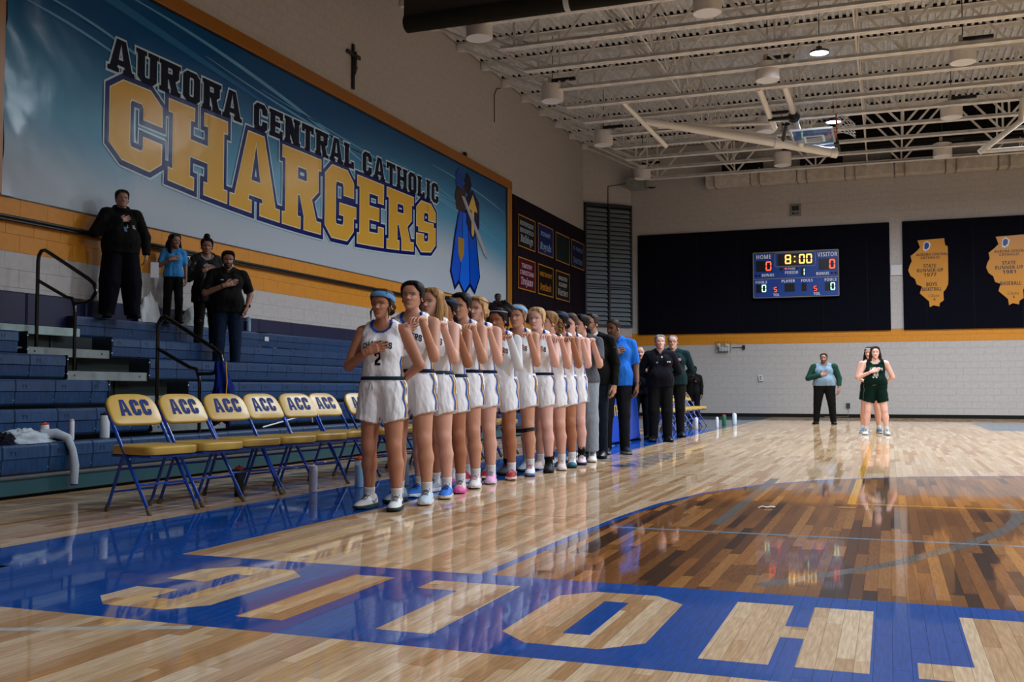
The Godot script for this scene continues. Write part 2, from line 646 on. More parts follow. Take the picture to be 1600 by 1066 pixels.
func materials() -> void:
	var f := vmat("gym_floor_finish", 0.45)
	var g := noise_tex(0.02, Color(0.82, 0.8, 0.78), Color(1, 1, 1), 512, 512, 5)
	f.albedo_texture = g
	f.uv1_scale = Vector3(7.0, 0.55, 1)
	f.metallic_specular = 0.12
	f.clearcoat_enabled = true
	f.clearcoat = 0.78
	f.clearcoat_roughness = 0.04
	var pw := vmat("painted_block", 0.55)
	pw.uv1_triplanar = true
	pw.uv1_world_triplanar = true
	pw.uv1_scale = Vector3(0.8, 0.8, 0.8)
	pw.albedo_texture = noise_tex(0.02, Color(0.93, 0.93, 0.93), Color(1, 1, 1), 512, 512, 9)
	pw.normal_enabled = true
	pw.normal_scale = 0.07
	pw.normal_texture = noise_tex(0.12, Color.BLACK, Color.WHITE, 512, 512, 3, true)
	var st := vmat("painted_steel", 0.5)
	st.uv1_triplanar = true
	st.uv1_world_triplanar = true
	st.uv1_scale = Vector3(0.5, 0.5, 0.5)
	st.albedo_texture = noise_tex(0.03, Color(0.84, 0.83, 0.8), Color(1, 1, 1), 256, 256, 12)
	vmat("plain", 0.6).metallic_specular = 0.3
	vmat("satin", 0.35)
	vmat("gloss", 0.18)
	vmat("metal", 0.3, 0.9)
	var vy := vmat("vinyl_sheet", 0.24)
	vy.metallic_specular = 0.36
	vy.normal_enabled = true
	vy.normal_scale = 0.12
	vy.normal_texture = noise_tex(0.012, Color.BLACK, Color.WHITE, 512, 512, 21, true, 3)
	vy.uv1_triplanar = true
	vy.uv1_scale = Vector3(0.4, 0.4, 0.4)
	var bl := vmat("bleacher_plastic", 0.42)
	bl.uv1_triplanar = true
	bl.uv1_world_triplanar = true
	bl.uv1_scale = Vector3(1.6, 0.5, 2.4)
	bl.albedo_texture = noise_tex(0.02, Color(0.5, 0.56, 0.6), Color(1, 1, 1), 512, 512, 31)
	var cl := vmat("cloth", 0.85)
	cl.rim_enabled = true
	cl.rim = 0.03
	cl.metallic_specular = 0.25
	cl.normal_enabled = true
	cl.normal_scale = 0.5
	cl.normal_texture = noise_tex(0.02, Color.BLACK, Color.WHITE, 256, 256, 41, true, 3)
	cl.uv1_triplanar = true
	cl.uv1_scale = Vector3(2.2, 1.0, 2.2)
	var sk := vmat("skin", 0.5)
	sk.subsurf_scatter_enabled = true
	sk.subsurf_scatter_strength = 0.06
	var hr := vmat("hair", 0.6)
	hr.metallic_specular = 0.25
	var gl := mat("clear_glass", 40, 96, 140, 0.05)
	gl.transparency = BaseMaterial3D.TRANSPARENCY_ALPHA
	gl.albedo_color.a = 0.5
	var pl := mat("clear_plastic", 190, 215, 235, 0.12)
	pl.transparency = BaseMaterial3D.TRANSPARENCY_ALPHA
	pl.albedo_color.a = 0.3
	for q in [["led_white", 235, 240, 255, 14.0], ["led_amber", 255, 190, 90, 2.4], ["led_red", 255, 80, 60, 2.0], ["led_green", 190, 255, 230, 1.7]]:
		var m := mat(q[0], 20, 20, 20, 0.4)
		m.emission_enabled = true
		m.emission = Color(q[1] / 255.0, q[2] / 255.0, q[3] / 255.0)
		m.emission_energy_multiplier = q[4]

func lamps() -> void:
	var k := 0
	for x in [-1.2, 4.2, 9.6]:
		for z in [-4.2, -9.8, -15.4, -21.0, -26.6]:
			if x < 0.0 and z > -12.0:
				continue          # switched off, see the dark near end of the bleachers
			var seen: bool = x < 0.0 and z < -18.0
			var lab := "round high bay lamp, lit white, hanging over mid court" if z > -22.0 else "round lit high bay lamp hanging just beyond the folded backboard"
			if not seen:
				lab = "round lit high bay lamp hanging over the court outside the view"
			var t := thing("high_bay_lamp", Vector3(x, 7.6, z), 0.0, lab, "lamp", "lit high bay lamps over the court")
			var mb := MB.new()
			mb.col = S(60, 62, 66)
			mb.lathe([Vector2(0.02, 0.15), Vector2(0.06, 0.14), Vector2(0.07, 0.08), Vector2(0.185, 0.05), Vector2(0.2, 0.0), Vector2(0.185, 0.0), Vector2(0.18, 0.02), Vector2(0.0, 0.02)].map(func(p): return p), 28)
			put(mb, "housing", M.satin, t)
			mb = MB.new()
			mb.lathe([Vector2(0.0, 0.004), Vector2(0.1, 0.004), Vector2(0.178, 0.012)], 28)
			put(mb, "lens", M.led_white, t)
			mb = MB.new()
			mb.col = S(40, 40, 42)
			mb.tube([Vector3(0, 0.14, 0), Vector3(0, 1.38, 0)], 0.008, 6)
			put(mb, "hanger", M.plain, t)
			var l := SpotLight3D.new()
			l.name = "lamp_light"
			l.position = Vector3(0, -0.02, 0)
			l.rotation.x = -PI / 2
			l.spot_angle = 84.0
			l.spot_angle_attenuation = 0.7
			l.spot_range = 60.0
			l.spot_attenuation = 2.0
			l.light_energy = LAMP_POWER
			l.light_color = LAMP_TINT
			l.light_size = 0.18
			l.shadow_enabled = true
			t.add_child(l)
			k += 1

# ---------------------------------------------------------------- floor
func ring_pts(pts: Array) -> PackedVector2Array:
	var q := PackedVector2Array()
	for p in pts: q.append(Vector2(p[0], p[1]))
	return q

func strip(pts: Array, w: float, col: Color) -> Array:     # a painted line as short convex pieces
	var out := []
	for i in pts.size() - 1:
		var a := Vector2(pts[i][0], pts[i][1])
		var b := Vector2(pts[i + 1][0], pts[i + 1][1])
		var nn := (b - a).orthogonal().normalized() * w * 0.5
		out.append([PackedVector2Array([a - nn, b - nn, b + nn, a + nn]), col])
	return out

func floor_boards() -> void:
	var blue := S(0, 80, 172)
	var nat := Color(-1, 0, 0)
	var stain := Color(-2, 0, 0)
	var grey := S(112, 104, 98)
	var pale := S(120, 150, 176)
	var paint := []
	# arc of the three point area
	var arc := [[-1.78, -4.4], [-1.76, -5.6], [-1.71, -6.8], [-1.64, -7.6], [-1.45, -8.6], [-1.1, -9.5], [-0.55, -10.25], [0.25, -10.9], [1.2, -11.35], [2.5, -11.6], [4.12, -11.7], [5.8, -11.6], [7.2, -11.3], [8.5, -10.6], [9.4, -9.4], [9.9, -7.6], [10.02, -4.4]]
	# lettering on the apron: right way up for a reader in the court
	var y0 := -4.24
	var h := 0.93
	var put_letter := func(poly: Array, hole: Array, x_left: float) -> void:   # x_left: where the letter starts for that reader
		if hole.size():
			var q := PackedVector2Array()
			for e in hole: q.append(Vector2(x_left - e[0], y0 + e[1] * h))
			paint.append([q, blue])
		var q2 := PackedVector2Array()
		for e in poly: q2.append(Vector2(x_left - e[0], y0 + e[1] * h))
		paint.append([q2, nat])
	var letter_c := [[0, 0.14], [0.12, 0], [0.42, 0], [0.55, 0.14], [0.55, 0.41], [0.33, 0.41], [0.33, 0.2], [0.22, 0.2], [0.22, 0.81], [0.33, 0.81], [0.33, 0.62], [0.55, 0.62], [0.55, 0.86], [0.42, 1], [0.12, 1], [0, 0.86]]
	var bar_t := [[0, 0.8], [0, 1], [0.55, 1], [0.55, 0.8], [0.385, 0.8], [0.385, 0], [0.165, 0], [0.165, 0.8]]
	var letter_h := [[0, 0], [0, 1], [0.22, 1], [0.22, 0.59], [0.3, 0.59], [0.3, 1], [0.52, 1], [0.52, 0], [0.3, 0], [0.3, 0.4], [0.22, 0.4], [0.22, 0]]
	var letter_o := [[0, 0.14], [0.13, 0], [0.39, 0], [0.52, 0.14], [0.52, 0.86], [0.39, 1], [0.13, 1], [0, 0.86]]
	var hole_o := [[0.21, 0.19], [0.31, 0.19], [0.31, 0.81], [0.21, 0.81]]
	var letter_l := [[0, 0], [0, 1], [0.22, 1], [0.22, 0.2], [0.41, 0.2], [0.41, 0]]
	var letter_a := [[0, 0], [0, 0.86], [0.13, 1], [0.41, 1], [0.54, 0.86], [0.54, 0], [0.32, 0], [0.32, 0.3], [0.22, 0.3], [0.22, 0]]
	var hole_a := [[0.22, 0.48], [0.32, 0.48], [0.32, 0.8], [0.22, 0.8]]
	put_letter.call(letter_c, [], -2.56)
	put_letter.call([[0, 0], [0, 1], [0.21, 1], [0.21, 0]], [], -2.14)
	put_letter.call(letter_l, [], -1.53)
	put_letter.call(letter_o, hole_o, -0.79)
	put_letter.call(letter_h, [], -0.07)
	put_letter.call(bar_t, [], 0.62)
	put_letter.call(letter_a, hole_a, 1.3)
	put_letter.call(letter_c, [], 1.98)
	paint += strip([[-3.49, -4.44], [-3.49, -3.13]], 0.0, blue).slice(0, 0)
	paint.append([ring_pts([[-3.49, -4.45], [9, -4.45], [9, -3.13], [-3.49, -3.13]]), blue])
	paint.append([ring_pts([[-4.55, -22.1], [-3.49, -22.1], [-3.49, -3.13], [-4.55, -3.13]]), blue])
	paint.append([ring_pts([[-9.3, -33.3], [-3.49, -33.3], [-3.49, -22.1], [-9.3, -22.1]]), S(96, 112, 132)])
	paint.append([ring_pts([[2.0, -29.4], [6.4, -29.4], [6.4, -23.6], [2.0, -23.6]]), S(96, 122, 140)])
	paint += strip(arc, 0.055, blue)
	var yellow := S(214, 158, 38)
	paint += strip([[-0.28, -8.12], [-0.26, -29.0]], 0.06, yellow)
	paint += strip([[-0.36, -7.9], [-0.24, -7.9]], 0.07, yellow)
	paint += strip([[-0.31, -8.16], [8.0, -8.16]], 0.05, yellow)
	paint += strip([[-1.66, -6.27], [8.0, -6.27]], 0.045, pale)
	paint += strip([[-1.05, -10.2], [-1.05, -6.6]], 0.085, grey)
	paint += strip([[-0.55, -4.62], [-0.25, -5.05], [0.02, -5.45], [0.2, -5.83], [0.38, -6.22], [0.55, -6.65], [0.7, -7.12], [0.81, -7.7], [0.83, -8.12], [0.81, -8.6]], 0.085, grey)
	paint += strip([[-4.2, -2.45], [-3.6, -2.6], [-3.0, -2.84], [-2.7, -2.97], [-2.39, -3.1]], 0.05, S(205, 205, 200))
	paint += strip([[-6.35, -6.61], [-5.35, -6.57]], 0.02, S(190, 180, 165))
	paint += strip([[-5.3, -6.6], [-1.84, -6.65]], 0.012, S(70, 50, 34))
	paint += strip([[-2.9, -10.5], [-1.0, -10.25]], 0.02, S(90, 76, 60))
	# faded lettering on the side of the court
	for q in [["WWNWMS", -2.55, -11.2, 0.42], ["WMNWS", -3.1, -11.9, 0.3]]:
		var wd := block_word(q[0].replace("W", "N").replace("M", "N"), false, 0.16, 0.14)
		for p in wd[0]:
			var r := PackedVector2Array()
			for e in p: r.append(Vector2(q[1] - (1.0 - e.y) * q[3], q[2] - e.x * q[3] * 1.3))
			paint.append([r, S(140, 140, 150)])
	paint.append([ring_pts([[-3.0, -11.3], [-2.84, -11.05], [-2.68, -11.3], [-2.84, -11.75]]), S(30, 40, 60)])
	var stain_poly := ring_pts(arc)
	paint.append([stain_poly, stain])
	var boxes := []
	for p in paint:
		var r := Rect2(p[0][0], Vector2.ZERO)
		for e in p[0]: r = r.expand(e)
		boxes.append(r)
	# base slab
	var mb := MB.new()
	mb.col = S(58, 44, 30)
	mb.box(Vector3((WX + RX) / 2, -0.11, (FZ + BZ) / 2), Vector3(RX - WX + 0.6, 0.2, BZ - FZ + 0.6))
	# boards far outside the view stay whole sheets of maple
	mb.col = S(196, 160, 116)
	mb.face([Vector3(4.6, 0, FZ), Vector3(RX, 0, FZ), Vector3(RX, 0, BZ), Vector3(4.6, 0, BZ)], Vector3.UP)
	mb.face([Vector3(-6.9, 0, -2.2), Vector3(4.6, 0, -2.2), Vector3(4.6, 0, BZ), Vector3(-6.9, 0, BZ)], Vector3.UP)
	mb.face([Vector3(WX, 0, FZ), Vector3(-6.9, 0, FZ), Vector3(-6.9, 0, BZ), Vector3(WX, 0, BZ)], Vector3.UP)
	var fl := put(mb, "floor", M.gym_floor_finish)
	tag(fl, "glossy maple gym floor with blue painted apron and stained shooting area", "floor", "", "structure")
	var rest := MB.new()
	var near := 0
	var bw := 0.057
	var maple := [S(222, 190, 152), S(216, 181, 142), S(227, 197, 160), S(206, 168, 126), S(220, 186, 148), S(194, 150, 106), S(232, 204, 170), S(212, 176, 136)]
	var dark := [S(150, 94, 40), S(128, 78, 32), S(164, 106, 48), S(106, 62, 26), S(140, 88, 38), S(72, 40, 18), S(176, 120, 60), S(134, 82, 34)]
	var x := -6.9
	while x < 4.6:
		var z := -2.2 + rng.randf() * 0.6
		var xm := x + bw * 0.5
		while z > FZ:
			var ln := 0.35 + rng.randf() * 0.95
			var z1 := maxf(z - ln, FZ)
			var vis: bool = xm < 0.9 + 0.115 * -z1 and xm > z * 1.15 - 1.0
			if not vis:
				z = z1
				continue
			var pick := rng.randi() % 8
			var tone := 0.93 + rng.randf() * 0.12
			var is_near: bool = z > -4.75 and near < 298 and xm > -0.92 * absf(z1) and xm < 0.3 * absf(z1) - 0.2
			var tilt := rng.randf_range(-0.0016, 0.0016)
			var tz := rng.randf_range(-0.0008, 0.0008)
			var b: MB = MB.new() if is_near else rest
			var pieces := [[PackedVector2Array([Vector2(x + 0.0004, z1 + 0.0004), Vector2(x + bw - 0.0004, z1 + 0.0004), Vector2(x + bw - 0.0004, z - 0.0004), Vector2(x + 0.0004, z - 0.0004)]), nat]]
			var left := [pieces[0][0]]
			pieces = []
			var rc := Rect2(x, z1, bw, z - z1)
			for k in paint.size():
				if left.is_empty():
					break
				if not boxes[k].intersects(rc):
					continue
				var nl := []
				for p in left:
					for q in Geometry2D.intersect_polygons(p, paint[k][0]):
						pieces.append([q, paint[k][1]])
					for q in Geometry2D.clip_polygons(p, paint[k][0]):
						nl.append(q)
				left = nl
			for p in left:
				pieces.append([p, nat])
			var nn := Vector3(tilt, 1, tz).normalized()
			for p in pieces:
				var c: Color = p[1]
				if c.r == -1.0: c = maple[pick] * tone
				elif c.r == -2.0: c = dark[pick] * tone
				else: c = c * (0.97 + 0.06 * rng.randf())
				c.a = 1.0
				b.col = c
				var tri := Geometry2D.triangulate_polygon(p[0])
				var o := Vector2(rng.randf(), rng.randf()) * 0.0
				for i in range(0, tri.size(), 3):
					var pts := []
					for j in 3:
						var e: Vector2 = p[0][tri[i + j]]
						pts.append(Vector3(e.x, -(e.x - xm) * tilt - (e.y - z) * tz * 0.1, e.y))
					b.face(pts, nn)
			if is_near:
				# the bevelled edges of the board, down to the sub-floor
				b.col = maple[pick] * 0.6
				b.col.a = 1.0
				for s in [[x, x - 0.0003, -1.0], [x + bw, x + bw + 0.0003, 1.0]]:
					b.face([Vector3(s[0], 0, z), Vector3(s[0], 0, z1), Vector3(s[1], -0.008, z1), Vector3(s[1], -0.008, z)], Vector3(s[2], 0.1, 0).normalized())
				put(b, "plank", M.gym_floor_finish, fl)
				near += 1
			z = z1
		x += bw
	tag(put(rest, "boarding", M.gym_floor_finish, fl), "", "", "", "stuff")

# ---------------------------------------------------------------- walls of painted block
func block_shape(w: float, h: float, cols: Color) -> MB:          # proud face of one block, joints recessed around it
	var mb := MB.new()
	mb.col = cols
	var g := 0.004
	var d := 0.001
	var x := w * 0.5
	var y := h * 0.5
	var o := [Vector3(-x, -y, 0), Vector3(x, -y, 0), Vector3(x, y, 0), Vector3(-x, y, 0)]
	var i := [Vector3(-x + g, -y + g, d), Vector3(x - g, -y + g, d), Vector3(x - g, y - g, d), Vector3(-x + g, y - g, d)]
	mb.face(i, Vector3(0, 0, 1))
	for k in 4:
		var a: Vector3 = o[k]
		var b: Vector3 = o[(k + 1) % 4]
		mb.face([a, b, i[(k + 1) % 4], i[k]], (Vector3(0, 0, 1) + ((a + b) * Vector3(1.0 / w, 1.0 / h, 0))).normalized())
	return mb

func band_color(y: float, wall: String) -> Color:
	var cream := S(176, 171, 169)
	var gold := S(200, 128, 8)
	if wall == "left":
		return gold if y > 2.38 and y < 3.06 else cream
	return gold if y > 2.34 and y < 2.7 else cream

func block_wall(wall: Node, origin: Vector3, along: Vector3, length: float, y0: float, y1: float, name_: String, single: Array, budget: int, skip: Array) -> void:
	# single: [s0, s1, y0, y1] in which blocks are parts of their own
	var up := Vector3.UP
	var nn := along.cross(up)
	var bs := Basis(along, up, nn)
	var stuff := MB.new()
	var shared := {}
	var made := 0
	var row := 0
	var y := y0
	while y < y1 - 0.01:
		var h := minf(0.2032, y1 - y)
		var s := 0.0
		if row % 2 == 1:
			s = -0.2032
		while s < length - 0.005:
			var a := maxf(s, 0.0)
			var b := minf(s + 0.4064, length)
			s += 0.4064
			if b - a < 0.02:
				continue
			var hid := false
			for q in skip:
				if a > q[0] and b < q[1] and y > q[2] and y + h < q[3]:
					hid = true
			if hid:
				continue
			var c := band_color(y + h * 0.5, name_) * (0.985 + 0.02 * rng.randf())
			c.a = 1.0
			var at := origin + along * ((a + b) * 0.5) + up * (y + h * 0.5)
			if made < budget and a >= single[0] and b <= single[1] and y >= single[2] and y + h <= single[3]:
				var key := "%.3f %.3f %.3f %d" % [b - a, h, floorf(c.r * 12.0), int(y > 2.38 and y < 3.06)]
				if not shared.has(key):
					var m := block_shape(b - a, h, c).mesh()
					m.surface_set_material(0, M.painted_block)
					shared[key] = m
				put_mesh(shared[key], "block", wall, Transform3D(bs, at))
				made += 1
			else:
				stuff.add(block_shape(b - a, h, c), Transform3D(bs, at))
		y += h
		row += 1
	tag(put(stuff, "blockwork", M.painted_block, wall), "", "", "", "stuff")

func shell() -> void:
	var mb := MB.new()
	mb.col = S(150, 140, 132)
	# left wall: backing, then blocks (origin so that along x up points into the hall)
	mb.box(Vector3(WX - 0.15, 4.6, (FZ + BZ) / 2), Vector3(0.298, 9.4, BZ - FZ + 0.6))
	var wl := put(mb, "wall_left", M.painted_block)
	tag(wl, "long cream painted block wall with a gold band, behind the bleachers", "wall", "", "structure")
	block_wall(wl, Vector3(WX, 0, BZ), Vector3(0, 0, -1), BZ + 32.1, 0.0, 8.95, "left", [8.6, 27.6, 1.8, 3.1], 296, [[10.6, 26.2, 3.3, 6.0], [27.2, 33.3, 3.0, 5.9], [0, 8, 0, 9], [0, 34, 0, 1.6]])
	mb = MB.new()
	mb.col = S(150, 140, 132)
	mb.box(Vector3((WX + RX) / 2, 4.6, FZ - 0.15), Vector3(RX - WX + 0.6, 9.4, 0.298))
	var wf := put(mb, "wall_far", M.painted_block)
	tag(wf, "far end wall of cream painted block with a thin gold band", "wall", "", "structure")
	block_wall(wf, Vector3(-8.05, 0, FZ), Vector3(1, 0, 0), 14.0, 0.1, 8.95, "far", [0.4, 11.5, 0.1, 2.33], 298, [[0.6, 7.9, 2.9, 5.8], [8.8, 14, 2.9, 5.8]])
	mb = MB.new()
	mb.col = S(196, 190, 186)
	mb.box(Vector3((6.0 + RX) / 2, 4.5, FZ - 0.004), Vector3(RX - 6.0, 9.0, 0.012))
	put(mb, "plain_field", M.painted_block, wf)
	# the corner wall between them, at 45 degrees, with an opening for the louvre
	mb = MB.new()
	mb.col = S(150, 140, 132)
	var al := Vector3(1.32, 0, -1.32).normalized()
	var nn := al.cross(Vector3.UP)
	var c0 := Vector3(WX, 0, -32.09)
	var ln := 1.87
	var bs := Basis(al, Vector3.UP, nn)
	mb.box(c0 + al * (ln / 2) + Vector3.UP * 4.6 - nn * 0.15, Vector3(ln + 0.3, 9.4, 0.298), 0.0, bs)
	var wc := put(mb, "wall_angled", M.painted_block)
	tag(wc, "narrow slanted cream wall across the far left corner, holding the louvres", "wall", "", "structure")
	block_wall(wc, c0, al, ln, 0.0, 8.95, "far", [0.0, 0.0, 0.0, 0.0], 0, [])
	for q in [["wall_right", Vector3(RX + 0.15, 4.6, (FZ + BZ) / 2), Vector3(0.3, 9.4, BZ - FZ + 0.6), "cream side wall of the hall on the right, outside the view"], ["wall_back", Vector3((WX + RX) / 2, 4.6, BZ + 0.15), Vector3(RX - WX + 0.6, 9.4, 0.3), "cream end wall of the hall behind the viewer"]]:
		mb = MB.new()
		mb.col = S(182, 172, 164)
		mb.box(q[1], q[2])
		tag(put(mb, q[0], M.painted_block), q[3], "wall", "", "structure")
	mb = MB.new()
	mb.col = S(16, 16, 17)
	mb.box(Vector3((-8.0 + RX) / 2, 0.055, FZ + 0.012), Vector3(RX + 8.0, 0.11, 0.02), 0.004)
	tag(put(mb, "baseboard_far", M.plain), "black rubber baseboard along the foot of the far wall", "baseboard", "", "structure")

# ---------------------------------------------------------------- roof: ribbed steel deck on open web joists
func roof() -> void:
	var mb := MB.new()
	var pitch := 0.1524
	var z0 := FZ
	var z1 := BZ
	var wht := S(216, 220, 228)
	mb.col = wht
	var x := WX - 0.05
	while x < RX:
		var d := 0.058
		var xs := [x, x + 0.062, x + 0.074, x + 0.141, x + pitch]
		var ys := [DECK, DECK, DECK + d, DECK + d, DECK]
		for i in 4:
			var a := Vector3(xs[i], ys[i], 0)
			var b := Vector3(xs[i + 1], ys[i + 1], 0)
			var nn := Vector3(b.y - a.y, -(b.x - a.x), 0).normalized()
			mb.face([a + Vector3(0, 0, z0), b + Vector3(0, 0, z0), b + Vector3(0, 0, z1), a + Vector3(0, 0, z1)], nn)
		x += pitch
	mb.box(Vector3((WX + RX) / 2, DECK + 0.2, (z0 + z1) / 2), Vector3(RX - WX + 0.6, 0.2, z1 - z0 + 0.6))
	var ce := put(mb, "ceiling", M.painted_steel)
	tag(ce, "white ribbed steel roof deck of the gym carried by open web joists", "ceiling", "", "structure")
	# joists across the hall
	var js := []
	var z := -20.15 + 1.482 * 3
	while z > FZ + 0.3:
		js.append(z)
		z -= 1.482
	js.append(-14.2)
	js.append(-12.7)
	var flute_dark := MB.new()  # black blocks added to stand for the shade inside the open flutes
	flute_dark.col = S(22, 21, 20)
	var web_meshes := {}
	var xs0 := -7.16
	var xe := RX - 2.2
	for jz in js:
		mb = MB.new()
		mb.col = S(230, 230, 232)
		for s in [-1.0, 1.0]:      # double angles, back to back
			mb.box(Vector3((WX + RX) / 2, 8.975, jz + s * 0.052), Vector3(RX - WX, 0.012, 0.09), 0.003)
			mb.box(Vector3((WX + RX) / 2, 8.93, jz + s * 0.014), Vector3(RX - WX, 0.085, 0.01), 0.003)
			mb.box(Vector3((xs0 + xe) / 2, CHORD + 0.006, jz + s * 0.052), Vector3(xe - xs0, 0.012, 0.09), 0.003)
			mb.box(Vector3((xs0 + xe) / 2, CHORD + 0.05, jz + s * 0.014), Vector3(xe - xs0, 0.085, 0.01), 0.003)
		# the long slanted end member down to the bottom chord
		mb.tube([Vector3(WX + 0.12, 8.87, jz), Vector3(xs0 + 0.25, CHORD + 0.06, jz)], 0.034, 6)
		mb.tube([Vector3(WX + 0.12, 8.83, jz - 0.06), Vector3(xs0 + 0.6, CHORD + 0.1, jz - 0.06)], 0.02, 6)
		mb.box(Vector3(WX + 0.11, 8.87, jz), Vector3(0.2, 0.16, 0.14), 0.004)
		var jo := put(mb, "roof_joist", M.painted_steel, ce)
		if jz < -15.0:
			var pan := 1.22
			var k := 0
			var px := xs0 + 0.3
			while px < 9.5:
				for e in 2:
					var key := "d%d" % (e if k % 1 == 0 else e)
					if not web_meshes.has(key):
						var w := MB.new()
						w.col = S(226, 224, 224)
						if e == 0:
							for s in [-1.0, 1.0]:
								w.box(Vector3(0, 0.64, s * 0.02), Vector3(0.05, 1.66, 0.012), 0.003, Basis(Vector3(0, 0, 1), -0.72 + 0.0))
						else:
							for s in [-1.0, 1.0]:
								w.box(Vector3(0, 0.64, s * 0.02), Vector3(0.045, 1.24, 0.012), 0.003)
						var wm := w.mesh()
						wm.surface_set_material(0, M.painted_steel)
						web_meshes[key] = wm
					if e == 0:
						var flip: bool = k % 2 == 1
						put_mesh(web_meshes[key], "web_member", jo, Transform3D(Basis.IDENTITY if not flip else Basis(Vector3(0, 1, 0), PI), Vector3(px + pan * 0.5, CHORD + 0.04, jz)))
					elif k % 2 == 0:
						put_mesh(web_meshes[key], "web_member", jo, Transform3D(Basis.IDENTITY, Vector3(px, CHORD + 0.04, jz)))
				px += pan
				k += 1
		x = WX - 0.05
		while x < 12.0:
			flute_dark.box(Vector3(x + 0.1075, DECK + 0.026, jz), Vector3(0.08, 0.056, 0.19))
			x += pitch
	tag(put(flute_dark, "flute_dark_block", M.plain, ce), "", "", "", "stuff")
	# bridging rods that tie the joists together
	for q in [[-4.4, CHORD + 0.1], [-4.4, 8.9], [-0.5, CHORD + 0.1], [-0.5, 8.9], [3.6, CHORD + 0.1], [3.6, 8.9]]:
		mb = MB.new()
		mb.col = S(222, 220, 220)
		mb.tube([Vector3(q[0], q[1], -15.5), Vector3(q[0], q[1], FZ + 0.1)], 0.016, 6)
		put(mb, "bridging_rod", M.painted_steel, ce)
	for bx in [-4.4, -0.5, 3.6]:
		for i in js.size() - 2:
			if i > 0 and i < js.size() - 2:
				mb = MB.new()
				mb.col = S(222, 220, 220)
				mb.tube([Vector3(bx, 8.9, js[i - 1]), Vector3(bx, CHORD + 0.1, js[i])], 0.014, 5)
				mb.tube([Vector3(bx, CHORD + 0.1, js[i - 1]), Vector3(bx, 8.9, js[i])], 0.014, 5)
				put(mb, "cross_bridging", M.painted_steel, ce)

